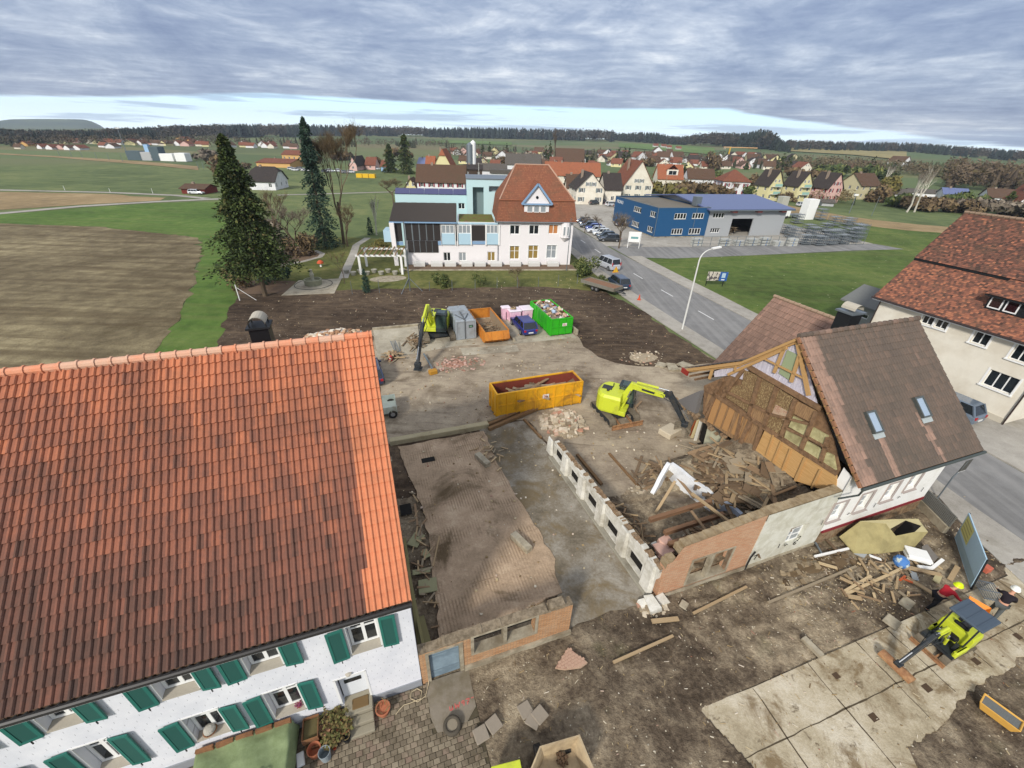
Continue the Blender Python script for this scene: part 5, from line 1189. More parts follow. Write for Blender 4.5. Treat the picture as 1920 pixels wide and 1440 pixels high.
yl=[s2(g(x,y,1.0))for x,y in((921,1437),(975,1423),(981,1455),(915,1465))];yl=[(p[0]-4.2,p[1]+4.6)for p in yl]
Y_=MB().prism(yl[::-1],.5,1.0).build('engine_cover',M_lime_y,DP);fixn(Y_);soft(Y_,.02)
m=MB();m.box(min(p[0]for p in yl)+.1,cy-.1,.2,cx,cy+.25,.45);m.build('chassis',M_blk,DP)
for x,y in((cx-.45,cy+.55),(cx+.45,cy+.35)):
 m=MB().cyl((x-.1,y,.3),(x+.1,y,.3),.3,n=16);m.build('wheel',mat('tyre_rubber','#242322',.9,var=.2,scale=6,dark='#4a4337'),DP)
def rolloff(label,loc,Lx,Wy,Hh,col,ribs,group=None,hopper=False,inner=None,colk='c',rim=None,base_z=.16):
 """open skip: local x along length, y across"""
 mt=mat('skip_'+colk,col,.55,var=.15,scale=1.5,dark={'c':'#8a5a30'}.get(colk,'#6b4a30')if colk!='green' else '#2c7a2c',coat=.1)
 T=thing('skip_container',label,'container',W(*loc),SITE_A,group);t=.06;z0=base_z
 m=MB();m.box(0,0,z0,Lx,Wy,z0+.08);sl=.35 if hopper else 0
 def side(y0,y1):m.ext([(0,y0,z0),(Lx,y0,z0),(Lx,y0,Hh),(0,y0,Hh)],(0,y1-y0,0))
 side(0,t);side(Wy-t,Wy);m.box(0,t,z0,t,Wy-t,Hh);m.box(Lx-t,t,z0,Lx,Wy-t,Hh)
 r=.09
 m.box(-.03,-.04,Hh-.04,Lx+.03,r,Hh+.05);m.box(-.03,Wy-r,Hh-.04,Lx+.03,Wy+.04,Hh+.05);m.box(-.03,r,Hh-.04,r,Wy-r,Hh+.05);m.box(Lx-r,r,Hh-.04,Lx+.03,Wy-r,Hh+.05)
 for i in range(ribs+1):
  x=i*(Lx-.1)/ribs
  m.box(x,-.07,z0,x+.09,0,Hh-.045);m.box(x,Wy,z0,x+.09,Wy+.07,Hh-.045)
 nr=max(2,int(ribs*Wy/Lx+.5))
 for i in range(nr+1):
  y=i*(Wy-.1)/nr;m.box(-.07,y,z0,0,y+.09,Hh-.045);m.box(Lx,y,z0,Lx+.07,y+.09,Hh-.045)
 m.box(.1,-.055,(Hh+z0)*.5-.04,Lx-.1,0,(Hh+z0)*.5+.05);m.box(.1,Wy,(Hh+z0)*.5-.04,Lx-.1,Wy+.055,(Hh+z0)*.5+.05)
 B=m.build('body',mt,T)
 m=MB();m.box(t,t,z0+.081,Lx-t,Wy-t,z0+.1)
 for q in((t,t,Lx-t,t+.008),(t,Wy-t-.008,Lx-t,Wy-t),(t,t+.01,t+.008,Wy-t-.01),(Lx-t-.008,t+.01,Lx-t,Wy-t-.01)):m.box(q[0],q[1],z0+.1,q[2],q[3],Hh-.05)
 m.build('lining',mat('skip_rust',inner or '#7a4030',.8,var=.3,scale=2,dark='#4c3026'),T)
 for y in(.45,Wy-.6):MB().box(-.05,y,0,Lx+.02,y+.15,z0-.002).build('runner',mt,T)
 MB().box(Lx*.52,-.085,Hh*.58,Lx*.52+.5,-.072,Hh*.58+.32).build('sign_plate',mat('sign_white','#d9d6cf',.6,var=.1),T)
 m=MB()
 for k in range(3):m.box(Lx*.52+.06,-.09,Hh*.58+.05+k*.09,Lx*.52+.44-k*.05,-.086,Hh*.58+.085+k*.09)
 m.build('sign_lettering',mat('sign_ink','#a03c30',.6),T)
 return T
M_wd=[mat('debris_wood_%d'%i,c,.85,var=.3,scale=4,stretch=(.7,6,6),bump=.2)for i,c in enumerate(('#a18b6b','#866f55','#b7a27f','#6b5945','#8d806b'))]
def plank_heap(name,label,cx,cy,sx,sy,z0,h,n,seed,L=(.6,2.6),cat='debris',mats=(0,1,2,3),ang=None,group=None,wr=(.08,.2),slope=0):
 """heap of boards: a thing whose parts are the boards of each sort"""
 rnd=random.Random(seed);T=thing(name,label,cat,W(cx,cy),SITE_A,group)
 for k in range(n):
  mt=M_wd[mats[k%len(mats)]]
  x,y=rnd.gauss(0,sx*.42),rnd.gauss(0,sy*.42);x=max(-sx,min(sx,x));y=max(-sy,min(sy,y))
  f=max(0,1-(x/sx)**2-(y/sy)**2)**.5;a=rnd.uniform(0,pi)if ang is None else rnd.gauss(ang[0],ang[1]);l_=rnd.uniform(*L);p=rnd.gauss(0,.1)
  z=z0+h*f*rnd.uniform(.35,1.0)+.05+slope*x;d=Vector((cos(a)*cos(p),sin(a)*cos(p),sin(p)));c=Vector((x,y,z))
  m=MB();m.bar(-d*l_/2,d*l_/2,rnd.uniform(*wr),rnd.uniform(.025,.07),upv=(rnd.uniform(-.3,.3),rnd.uniform(-.3,.3),1));o=m.build('board',mt,T);o.location=c
 return T
YC=rolloff('long yellow open container half full of old beams in the middle of the yard',(7.87,15.89),6.9,1.75,2.1,'#d9a01f',9,colk='yellow',inner='#7c3a2c')
plank_heap('scrap_timber','old planks and beams piled inside the yellow container',11.6,16.8,2.9,.62,1.0,.75,70,3,L=(1.0,3.2),ang=(.0,.3),wr=(.1,.25),mats=(0,1,4,3))
OC=thing('skip_container','rusty orange tipping skip with sloped front and scrap inside','container',W(10.55,28.5),SITE_A)
mo=mat('skip_orange','#b9762a',.65,var=.25,scale=1.5,dark='#7a4526')
m=MB();Wd,Ln,Hh=2.55,6.7,1.35;t=.06
pr=[(-.35,.62),(-.35,.70),(.1,Hh),(Ln,Hh),(Ln,.16),(.25,.16)]
m.ext([(0,y,z)for y,z in pr],(t,0,0));m.ext([(Wd-t,y,z)for y,z in pr],(t,0,0))
m.ext([(t,.25,.16),(Wd-t,.25,.16),(Wd-t,-.35,.62),(t,-.35,.62)],(0,.05,.03));m.ext([(t,-.35,.62),(Wd-t,-.35,.62),(Wd-t,.1,Hh),(t,.1,Hh)],(0,.05,.0));m.box(t,.25,.16,Wd-t,Ln,.22);m.box(t,Ln-t,.2,Wd-t,Ln,Hh)
for i in range(8):y=.6+i*.82;m.box(-.06,y,.18,0,y+.09,Hh-.03);m.box(Wd,y,.18,Wd+.06,y+.09,Hh-.03)
m.box(-.05,.1,Hh-.03,.1,Ln+.02,Hh+.06);m.box(Wd-.1,.1,Hh-.03,Wd+.05,Ln+.02,Hh+.06);m.box(.1,Ln-.1,Hh-.03,Wd-.1,Ln+.03,Hh+.06)
for x in(.6,Wd-.7):m.bar((x,-.37,.66),(x,.08,Hh),.1,.08)
fixn(m.build('body',mo,OC));m=MB();m.box(t,.3,.23,Wd-t,Ln-t,.25);m.box(t,.3,.25,t+.01,Ln-.1,Hh-.05);m.box(Wd-t-.01,.3,.25,Wd-t,Ln-.1,Hh-.05);m.build('lining',mat('skip_dust','#8b7a64',.9,var=.2,scale=2),OC)
for x in(.5,Wd-.6):MB().box(x,.3,0,x+.12,Ln,.158).build('runner',mo,OC)
plank_heap('scrap_pile','tangle of scrap metal and sticks inside the orange skip',11.8,31.2,.9,2.2,.3,.55,60,5,L=(.4,1.4),mats=(3,4,1),wr=(.03,.1))
GC=rolloff('bright green open container heaped with mixed rubbish on the concrete pad',(17.75,28.6),2.45,5.9,1.95,'#2fa31e',3,colk='green',inner='#25751b')
T=thing('rubbish_heap','mixed pale rubbish, foil and rubble heaped in the green container','rubbish',W(18.97,31.5),SITE_A);rnd=random.Random(41)
cols=['#b9a58a','#c9c4ba','#8b93a1','#a98f6f','#6f6a66','#d8d6d0','#9fb0c4','#b58f80']
MB().box(-1.1,-2.7,.3,1.1,2.6,1.55).build('core',mat('rub_core','#8b7d6c',.95,var=.3,scale=5),T)
for i,c in enumerate(cols):
 for k in range(8):
  m=MB();m.rock((0,0,0),rnd.uniform(.14,.36),rnd,.6);o=m.build('rubbish_piece',mat('rubbish_%d'%i,c,.8,var=.3,scale=5),T);o.location=(rnd.uniform(-.95,.95),rnd.uniform(-2.5,2.4),1.55+rnd.uniform(0,.35)*(1+.6*cos(o.location.x)))
  o.rotation_euler=(rnd.uniform(0,1),rnd.uniform(0,1),rnd.uniform(0,3))
for k in range(16):m=MB().bar((-.4,0,0),(.4,0,0),.1,.03);o=m.build('rubbish_board',M_wd[k%5],T);o.location=(rnd.uniform(-.8,.8),rnd.uniform(-2.3,2.2),1.95+rnd.uniform(-.1,.25));o.rotation_euler=(rnd.uniform(-.3,.3),rnd.uniform(-.3,.3),rnd.uniform(0,3))
SC=thing('silver_container','closed silver grey steel container with arched ribs and hook frame','container',W(8.1,30.3),SITE_A)
ms=mat('container_silver','#9aa1a6',.5,metal=.25,var=.12,scale=1.5,dark='#6f6a60')
m=MB();Wd,Ln,Hh=2.0,4.4,2.15;m.bbox(0,0,.15,Wd,Ln,Hh,.12)
for i in range(6):y=.25+i*.78;m.box(-.06,y,.15,0,y+.12,Hh-.1);m.box(Wd,y,.15,Wd+.06,y+.12,Hh-.1);m.box(.1,y,Hh,Wd-.1,y+.12,Hh+.04)
m.box(-.04,-.05,.15,.1,0,Hh-.05);m.box(Wd-.1,-.05,.15,Wd+.04,0,Hh-.05);m.box(.1,-.05,.12,Wd-.1,0,.25);m.box(.1,-.05,Hh-.2,Wd-.1,0,Hh-.08)
m.build('body',ms,SC)
m=MB();m.bar((.9,-.06,.15),(.9,-.06,Hh+.05),.08,.05,upv=(0,1,0));m.bar((.9,-.06,Hh+.05),(.9,2.2,Hh+.12),.08,.05);m.bar((.9,.1,Hh+.06),(.25,1.6,Hh+.08),.07,.05);m.bar((.9,.1,Hh+.06),(1.6,1.6,Hh+.08),.07,.05);m.build('lashing_frame',mat('lash_grey','#5f6264',.6,metal=.3),SC)
MB().box(1.3,-.062,1.35,1.72,-.052,1.62).build('sign_plate',mat('sign_black','#1c2320',.5),SC);MB().lathe((1.51,-.066,1.48),[(.11,0)],4)if 0 else None
m=MB();m.mbox(Matrix.Translation((1.51,-.066,1.485)),.3,.006,.1);m.build('sign_lettering',mat('sign_green','#7aa58a',.5),SC)
for x in(.3,Wd-.45):MB().box(x,0,0,x+.15,Ln,.148).build('runner',ms,SC)
mp=mat('pink_wrap','#d9a9be',.45,var=.08,scale=2,col2='#e3c3d0',bump=.25,bscale=6);mp2=mat('white_wrap','#dfd3dc',.4,var=.06,scale=2,bump=.2,bscale=6)
def bale(label,u,v,w_,d_,h_,mt,group='pink wrapped bins behind the blue estate car'):
 T=thing('waste_bin',label,'bin',W(u,v),SITE_A,group)
 m=MB();m.add([(.08,.05,0),(w_-.08,.05,0),(w_-.08,d_-.05,0),(.08,d_-.05,0),(0,0,h_),(w_,0,h_),(w_,d_,h_),(0,d_,h_)],[(3,2,1,0),(4,5,6,7),(0,1,5,4),(1,2,6,5),(2,3,7,6),(3,0,4,7)]);o=m.build('body',mt,T);soft(o,.05)
 MB().bbox(-.05,-.05,h_,w_+.05,d_+.05,h_+.12,.04).build('lid',mp2 if mt is mp else mp,T)
 MB().bar((w_/2,-.03,0),(w_/2,-.03,h_*.7),.05,.04,upv=(0,1,0)).build('strap',M_blk,T);return T
bale('pink wrapped bin with brown rubbish on its lid',14.9,33.4,1.35,1.2,1.3,mp);bale('pale pink wrapped bin between the other bin and the green container',16.4,33.4,1.25,1.3,1.35,mp)
bale('pink bin half hidden behind the bin with rubbish on its lid',14.3,34.3,.9,.7,1.45,mp)
plank_heap('rubbish_on_lid','small heap of brown rubbish on the lid of a pink bin',15.5,34.0,.45,.4,1.42,.12,12,8,L=(.2,.6))
for i,(a,b,h_,l_)in enumerate((((.15,35.35),(8.7,35.15),.3,'long low concrete kerb wall behind the large excavator'),((20.75,28.3),(20.6,34.6),.62,'grey concrete side wall beside the green container'),((13.7,28.4),(13.75,35.2),.3,'low concrete divider between the orange skip and the blue car'),((8.8,35.15),(13.6,34.9),.32,'low concrete kerb wall behind the silver container and orange skip'))):
 p,q=W(*a),W(*b);L=(q-p).length
 o=single('kerb_wall',MB().bbox(0,-.12,0,L,.12,h_),M_conc,l_,'low wall',p,atan2((q-p).y,(q-p).x))
M_tyre=mat('tyre_rubber','#242322',.9);M_rim=mat('wheel_rim','#9a9da0',.35,metal=.6);M_tail=mat('tail_light','#a3141c',.3,spec=.6);M_headl=mat('head_light','#c9d0d6',.2,spec=.8);M_plate=mat('number_plate','#d4d4d0',.5)
CARC={}
def car(label,col,loc,rz,kind='estate',name='parked_car',group=None,cat='car',world=True,detail=True):
 P={'estate':(4.6,1.76,1.46,[(.0,.62),(.05,.78),(.28,.9),(.32,.93)],(.29,.42,.88,.985)),'hatch':(4.1,1.74,1.48,[],(.26,.40,.86,.97)),'van':(4.75,1.9,1.9,[],(.13,.27,.94,.985)),'suv':(4.5,1.85,1.66,[],(.27,.39,.88,.97)),'mpv':(4.4,1.78,1.62,[],(.18,.34,.88,.98))}[kind]
 L,Wd,Hh=P[:3];a0,a1,a2,a3=P[4];hw=Wd/2;hb=.58*Hh if kind!='van' else.56*Hh
 cm=mat('car_'+col[1:],col,.3,var=.04,coat=.8,spec=.5)
 T=thing(name,label,cat,loc,rz,group)
 key=(kind,col)
 st=[(0.0,.32,hb*.86,.80),(.02,.24,hb*.97,.90),(.1,.2,hb,.97),(.3,.2,hb*1.0,1),(.62,.2,hb*.985,1),(1-a0,.2,hb*.96,.985),(1-a0*.45,.2,hb*.88,.96),(.965,.22,hb*.76,.90),(1.0,.3,hb*.62,.78)]
 m=MB();vs=[]
 for t,zb,zt,k in st:
  x=t*L;w_=hw*k;vs+=[(x,-w_*.92,zb),(x,-w_,zb+.22),(x,-w_,zt-.14),(x,-w_*.93,zt),(x,w_*.93,zt),(x,w_,zt-.14),(x,w_,zb+.22),(x,w_*.92,zb)]
 n=8;k=len(st)
 m.add(vs,[tuple(range(n)),tuple((k-1)*n+i for i in range(n-1,-1,-1))]+[(i*n+j,(i+1)*n+j,(i+1)*n+(j+1)%n,i*n+(j+1)%n)for i in range(k-1)for j in range(n)])
 rb,rt0,rt1,rf=(1-a3)*L,(1-a2)*L,(1-a1)*L,(1-a0)*L;tw_=hw*.76;bw=hw*.91;zr=Hh-.06
 m.add([(rt0-.04,-tw_,zr),(rt1+.06,-tw_,zr-.02),(rt1+.06,tw_,zr-.02),(rt0-.04,tw_,zr),(rt0+.18,-tw_*.86,Hh),(rt1-.25,-tw_*.86,Hh),(rt1-.25,tw_*.86,Hh),(rt0+.18,tw_*.86,Hh)],[(4,5,6,7),(0,1,5,4),(1,2,6,5),(2,3,7,6),(3,0,4,7),(3,2,1,0)])
 zb_=hb*.97
 for s_ in(-1,1):
  m.bar((rf+.04,s_*bw*.98,zb_-.05),(rt1+.04,s_*tw_,zr),.07,.06);m.bar((rb+.06,s_*bw*.98,zb_-.03),(rt0,s_*tw_,zr),.1,.12)
  for f in(.38,.70):xb_,xt_=rb+(rf-rb)*f,rt0+(rt1-rt0)*(f-.04);m.bar((xb_,s_*bw*.995,zb_-.03),(xt_,s_*tw_*1.0,zr),.06,.05)
  m.box(rf-.28,s_*(hw+.02)-.09,hb-.02,rf-.12,s_*(hw+.02)+.09,hb+.12)
 B=m.build('body',cm,T);soft(B,.03,2,30)
 g_=MB();g_.add([(rb+.05,-bw*.96,zb_-.04),(rf+.02,-bw*.96,zb_-.04),(rf+.02,bw*.96,zb_-.04),(rb+.05,bw*.96,zb_-.04),(rt0,-tw_*.98,zr-.005),(rt1+.03,-tw_*.98,zr-.025),(rt1+.03,tw_*.98,zr-.025),(rt0,tw_*.98,zr-.005)],[(0,1,5,4),(1,2,6,5),(2,3,7,6),(3,0,4,7)])
 g_.build('window',M_glass,T)
 for x in(.19*L,.81*L):
  for s_ in(-1,1):
   Wm=MB().cyl((x,s_*(hw-.19),.32),(x,s_*(hw+.005),.32),.32,n=18).build('wheel',M_tyre,T);MB().cyl((x,s_*(hw-.15),.32),(x,s_*(hw+.012),.32),.19,n=14).build('rim',M_rim,Wm)
   if detail:MB().cyl((x,s_*(hw-.3),.34),(x,s_*(hw+.001),.34),.37,n=18).build('wheel_arch',M_blk,T)
 for s_ in(-1,1):
  MB().box(-.02,s_*hw*.72-.1,hb*.70,.16,s_*hw*.72+.12,hb*.92).build('tail_light',M_tail,T)if kind!='van' else MB().box(-.02,s_*hw*.83-.06,hb*.8,.1,s_*hw*.83+.06,hb*1.3).build('tail_light',M_tail,T)
  MB().box(L*.955,s_*hw*.64-.17,hb*.58,L-.02,s_*hw*.64+.12,hb*.72).build('head_light',M_headl,T)
 MB().box(-.035,-.26,hb*.5,-.005,.26,hb*.5+.12).build('number_plate',M_plate,T)
 if detail:MB().box(L*.99,-hw*.45,.35,L+.012,hw*.45,.5).build('grille',M_blk,T)
 return T
def carw(label,col,rear,az,kind='estate',**k):return car(label,col,Vector((rear[0],rear[1],k.pop('z',.07))),az,kind,**k)
A90=SITE_A+pi/2
p=W(15.7,29.0,.09);carw('shiny royal blue estate car parked between orange skip and green container','#12246e',p,A90,'estate',z=.09)
p=W(-.35,22.8);carw('dark navy estate car partly hidden by the farmhouse roof','#1b2b4a',p,A90+.06,'estate')
p=W(24.3,12.0);p2=W(24.4,12.4);carw('dark blue car behind the half timbered house','#16223f',W(28.7,13.5),SITE_A+pi+.12,'hatch')
carw('grey blue people carrier parked against the cream house on the right','#5d6976',W(42.3,4.3),A90+.03,'mpv',z=.13)
carw('silver van driving away along the main road','#a9adb3',W(38.4,49.6),A90+.07,'van',z=.04,name='van',cat='van')
carw('dark blue car parked behind the grey trailer at the roadside','#1d2f45',W(34.0,40.0),A90-.12,'mpv',z=.12)
GP='cars parked nose to the road beside the blue hall'
CP=[((1052+28,452),'#1d1f24','hatch','black car first from the office building in the parking row'),((1106,441),'#2a1b1f','hatch','dark maroon car second from the office in the parking row'),((1118,446),'#222c33','estate','dark slate estate car third from the office in the row'),((1128,449),'#1d3f93','hatch','bright blue car in the parking row'),((1140,452),'#c9cdd2','estate','white estate car beside the bright blue car'),((1150,456),'#c3c7c8','hatch','pale silver car nearest but one to the street tree'),((1158,460),'#26343c','hatch','dark teal car in front of the street tree'),((1168,463),'#2b2f33','estate','charcoal car behind the street tree')]
for i,((x,y),c,kd,lb)in enumerate(CP):
 u0,v0=46.9+.3*(7-i)*.0+(101-(72.2+(7-i)*3.2))*-.02+(7-i)*.62,71.5+(7-i)*3.05
 o=car(lb,c,W(u0+5.4,v0-1.5,.04),SITE_A+pi-.32,kd,group=GP,detail=False)
carw('dark purple grey car standing in the car park behind the row','#35303c',W(60.5,86,.04),SITE_A+.35,'suv',z=.04)
for i,(x,y,c,kd,lb)in enumerate(((1105,384,'#33383a','hatch','dark grey car in front of the cream twin houses'),(1136,387,'#c4c8cb','estate','white car by the hedge behind the blue hall'),(1152,390,'#585450','estate','brown grey car by the hedge behind the blue hall'),(1120,382,'#3a2f30','hatch','dark red car half hidden by the white car'))):
 carw(lb,c,g(x,y),SITE_A+.15,kd,z=.04,detail=False,group='cars behind the blue hall')
def trailer(label,loc,rz,L,Wd,Hs,col,axle=(.45,.6),load=None,zb=.75,hb=.35):
 T=thing('trailer',label,'trailer',loc,rz);mt=mat('trailer_'+col[1:],col,.6,metal=.2,var=.15,scale=2,dark='#6a5f4e')
 m=MB();m.box(0,0,zb-.1,L,Wd,zb)
 m.box(0,0,zb,L,.04,zb+hb);m.box(0,Wd-.04,zb,L,Wd,zb+hb);m.box(0,.04,zb,.04,Wd-.04,zb+hb);m.box(L-.04,.04,zb,L,Wd-.04,zb+hb)
 for i in range(7):x=i*(L-.06)/6;m.box(x,-.03,zb-.02,x+.06,0,zb+hb);m.box(x,Wd,zb-.02,x+.06,Wd+.03,zb+hb)
 m.build('bed',mt,T)
 for a in axle:
  for y in(-.02,Wd-.18):Wm=MB().cyl((L*a,y,.33),(L*a,y+.2,.33),.33,n=16).build('wheel',M_tyre,T);MB().cyl((L*a,y-.01,.33),(L*a,y+.21,.33),.16,n=12).build('rim',M_rim,Wm)
 MB().bar((0,Wd*.25,zb-.15),(-1.2,Wd/2,zb-.25),.08,.08).bar((0,Wd*.75,zb-.15),(-1.2,Wd/2,zb-.25),.08,.08).build('drawbar',M_blk,T)
 if load:MB().box(.05,.05,zb+.001,L-.05,Wd-.05,zb+hb*.6).build('load',load,T)
 return T
p=W(33.05,39.2,.1);trailer('long grey flat trailer carrying brown earth at the roadside',p,A90+.42,5.6,2.1,.4,'#7d7a70',(.5,.62),mat('earth_load','#7e5f4a',.95,var=.25,scale=4))
p=W(-1.3,18.1,.07);trailer('light grey car trailer sticking out beside the farmhouse roof',p,SITE_A,2.3,1.75,.5,'#9aa39d',(.85,),None,.55,.45)
def skin_fig(name,joints,mt,parent,sub=2):
 """limb mesh grown with a skin modifier; joints: list of chains [(pos, r), ...] sharing equal points"""
 me=bpy.data.meshes.new(name);vs=[];es=[];rs=[]
 def idx(p,r):
  for i,q in enumerate(vs):
   if(Vector(q)-Vector(p)).length<1e-5:return i
  vs.append(tuple(p));rs.append(r);return len(vs)-1
 for ch in joints:
  k=[idx(p,r)for p,r in ch];es+=list(zip(k[:-1],k[1:]))
 me.from_pydata(vs,es,[]);o=bpy.data.objects.new(name,me);COL.objects.link(o)
 md=o.modifiers.new('skin','SKIN');
 for i,r in enumerate(rs):me.skin_vertices[0].data[i].radius=(r,r)
 me.skin_vertices[0].data[0].use_root=True
 s_=o.modifiers.new('sub','SUBSURF');s_.levels=sub;s_.render_levels=sub
 me.materials.append(mt);o.parent=parent;md.use_smooth_shade=True;return o
M_skin=mat('skin','#b98a72',.6,var=.05)
def person(label,loc,rz,shirt,trousers,helmet,lean=.35,step=.3,arms=((.35,.12,-.35),(.3,-.1,-.4)),vest=None):
 T=thing('person',label,'person',loc,rz);mS=mat('cloth_'+shirt[1:],shirt,.85,var=.15,scale=8);mT=mat('cloth_'+trousers[1:],trousers,.85,var=.15,scale=8)
 hp=Vector((0,0,.93));ch=hp+Vector((sin(lean)*.3,0,cos(lean)*.3));sh=hp+Vector((sin(lean)*.5,0,cos(lean)*.5));nk=hp+Vector((sin(lean)*.58,0,cos(lean)*.58));hd=hp+Vector((sin(lean)*.7+.04,0,cos(lean)*.7+.02))
 legs=[]
 for s_,dx in((1,step),(-1,-step)):
  h_=hp+Vector((0,s_*.09,-.05));kn=Vector((dx*.55+.08,s_*.11,.5));an=Vector((dx,s_*.12,.1));toe=an+Vector((.16,0,-.06));legs.append((h_,kn,an,toe))
 body=[[(hp,.15),(ch,.15),(sh,.145),(nk,.062),(hd,.085),(hd+Vector((.01,0,.1)),.09)]]
 armp=[]
 for s_,(ex,ey,ez)in zip((1,-1),arms):
  s0=sh+Vector((0,s_*.19,-.02));el=s0+Vector((ex*.45,s_*.06,-.26));wr_=el+Vector((ex*.75,ey,ez*.5));body.append([(sh,.145),(s0,.062),(el,.046),(wr_,.03)]);armp.append((s0,el,wr_))
 for h_,kn,an,toe in legs:body.append([(hp,.15),(h_,.095),(kn,.062),(an,.043),(toe,.038)])
 B=skin_fig('body',body,M_skin,T)
 skin_fig('jacket',[[(hp+Vector((0,0,.02)),.172),(ch,.175),(sh,.165),(nk-Vector((.01,0,.02)),.078)]]+[[(sh,.165),(s0,.08),(el,.062),(el.lerp(wr_,.8),.045)]for s0,el,wr_ in armp],mS,T)
 skin_fig('trousers',[[(hp,.168),(h_,.112),(kn,.08),(an+Vector((0,0,.02)),.058)]for h_,kn,an,toe in legs],mT,T)
 for h_,kn,an,toe in legs:skin_fig('boot',[[(an+Vector((0,0,.03)),.056),(an-Vector((.02,0,.03)),.055),(toe+Vector((.03,0,-.0)),.045)]],M_blk,T)
 for s0,el,wr_ in armp:
  d=(wr_-el).normalized();sd=Vector((0,1,0))
  H=skin_fig('hand',[[(wr_,.03),(wr_+d*.05,.036),(wr_+d*.09,.034)]],M_skin,T,1)
  for k in range(4):a=wr_+d*.09+sd*(k-1.5)*.019;f_=skin_fig('finger',[[(a,.009),(a+d*.035-Vector((0,0,.008)),.0085),(a+d*(.055+.008*(k in(1,2)))-Vector((0,0,.025)),.007)]],M_skin,H,1)
  skin_fig('thumb',[[(wr_+d*.035+sd*.03,.011),(wr_+d*.06+sd*.052,.009),(wr_+d*.08+sd*.055,.008)]],M_skin,H,1)
 hc=hd+Vector((.012,0,.1))
 m=MB();m.lathe(hc+Vector((0,0,.02)),[(.175,-.01),(.172,.01),(.148,.02),(.142,.06),(.118,.11),(.07,.145),(.0,.155)],18,1.1,.95);o=m.build('helmet',mat('helmet_'+helmet[1:],helmet,.35),T,smooth=True)
 m=MB()
 for y in(-.033,.033):m.mbox(Matrix.Translation(hc+Vector((.082,y,-.02))),.012,.022,.012)
 m.mbox(Matrix.Translation(hc+Vector((.095,0,-.05))),.03,.02,.035);m.mbox(Matrix.Translation(hc+Vector((.083,0,-.085))),.01,.045,.01);m.build('face',mat('face_dark','#6e4b3f',.7),B)
 for y in(-.09,.09):MB().mbox(Matrix.Translation(hc+Vector((0,y,-.03))),.035,.02,.05).build('ear',M_skin,B)
 return T
person('worker in red jacket, black trousers and yellow helmet bending beside the mini excavator',W(22.15,-4.15,.12),SITE_A+radians(-15),'#a8202c','#17171d','#c8dc14',lean=.75,step=.28,arms=((.6,.0,-.5),(.55,0,-.6)))
person('worker in black jacket, grey trousers and white helmet walking behind the mini excavator',W(24.35,-5.3,.12),SITE_A+radians(12),'#1c161d','#4d5150','#e1e3da',lean=.6,step=.36,arms=((.6,.1,-.5),(.4,.1,-.6)))
def fbm(x,y,s,o=4):return noise.fractal(Vector((x*s,y*s,3.3)),.9,2.1,o)
def grid(name,u0,u1,v0,v1,st,hf,m,keep=None,kind='structure',label=None,cat=None):
 nu,nv=int((u1-u0)/st),int((v1-v0)/st);mb=MB();vs=[]
 for j in range(nv+1):
  for i in range(nu+1):u,v=u0+(u1-u0)*i/nu,v0+(v1-v0)*j/nv;vs.append(W(u,v,hf(u,v)))
 fs=[]
 for j in range(nv):
  for i in range(nu):
   if keep and not keep(u0+(u1-u0)*(i+.5)/nu,v0+(v1-v0)*(j+.5)/nv):continue
   a=j*(nu+1)+i;fs.append((a,a+1,a+nu+2,a+nu+1))
 mb.add(vs,fs);o=mb.build(name,m,smooth=True);return tag(o,label,cat,None,kind)
TRE=[(9.45,-4.0),(11.9,-4.12),(16,-4.15),(22,-4.2),(27.9,-4.3)]
def trk_low(u):
 T_=[(9.5,-4.2),(10.2,-6.6),(11.6,-7.4),(13.2,-8.6),(15.0,-8.3),(15.6,-7.3),(17.6,-7.25),(19.5,-6.9),(21.5,-6.9),(23.5,-6.8),(27.9,-7.2),(32,-8)]
 for a,b in zip(T_[:-1],T_[1:]):
  if u<=b[0]:return a[1]+(b[1]-a[1])*(u-a[0])/(b[0]-a[0])+.12*fbm(u,1,2.2)
 return-8
def ontrack(u,v):return 9.5<u<31 and trk_low(u)<v<-4.1
def mudh(u,v):
 h=.07+.07*fbm(u,v,.35)+.05*fbm(u+9,v,1.3)+.022*fbm(u,v,4.5,3)
 r=(v+.32*u-.6)*1.0
 h+=.028*sin((v*1.0+.12*u)*9+1.2*fbm(u,v,.6))*max(0,min(1,(u-9)/4))*(1 if v>-4 else.3)
 d=abs(((u*.94-v*.34)%3.1)-1.5)
 h+=.05*max(0,1-abs(d-.5)/.22)*(.6+.4*sin((u*.34+v*.94)*22))*(1 if 8<u<17 and v<-1 else.0)
 if ontrack(u,v):h=min(h,.05)-.02
 return max(h,.0 if v<.2 else.0)
grid('site_mud',1.75,31,-13,.32,.085,mudh,M_mud,keep=lambda u,v:v<.2 or u>6.1 or True)
def dirt_h(u,v):
 h=.035+.03*fbm(u,v,1.1)+.015*fbm(u,v,4)
 if 10.7<u<20.6 and v<9:
  k=min(1,max(0,(u-10.4)/.8))*min(1,max(0,(8.2-v-(1.6 if u<15.5 else 0))/1.6))
  c=.95 if u>16.6 or v<1 else.28
  if 12.2<u<16.8 and.9<v<5.6:c=.1
  if u>16.8 and v<7.6:c+=(u-16.8)*.42
  h+=k*(c+.28*fbm(u,v,.55)+.12*fbm(u,v,1.9))
 return h
grid('dirt_floor',-.1,20.45,.3,15.2,.13,dirt_h,M_mud,keep=lambda u,v:not(0.9<u<6.3 and 1.6<v<14.4))
def tk(u,v):return ontrack(u,v)
pts=[(u,trk_low(u))for u in[9.5+.15*i for i in range(124)]];up=[(27.9,-4.3),(22,-4.2),(16,-4.15),(11.9,-4.12),(9.45,-4.0)]
pts=[p for p in pts if p[0]<28.2]
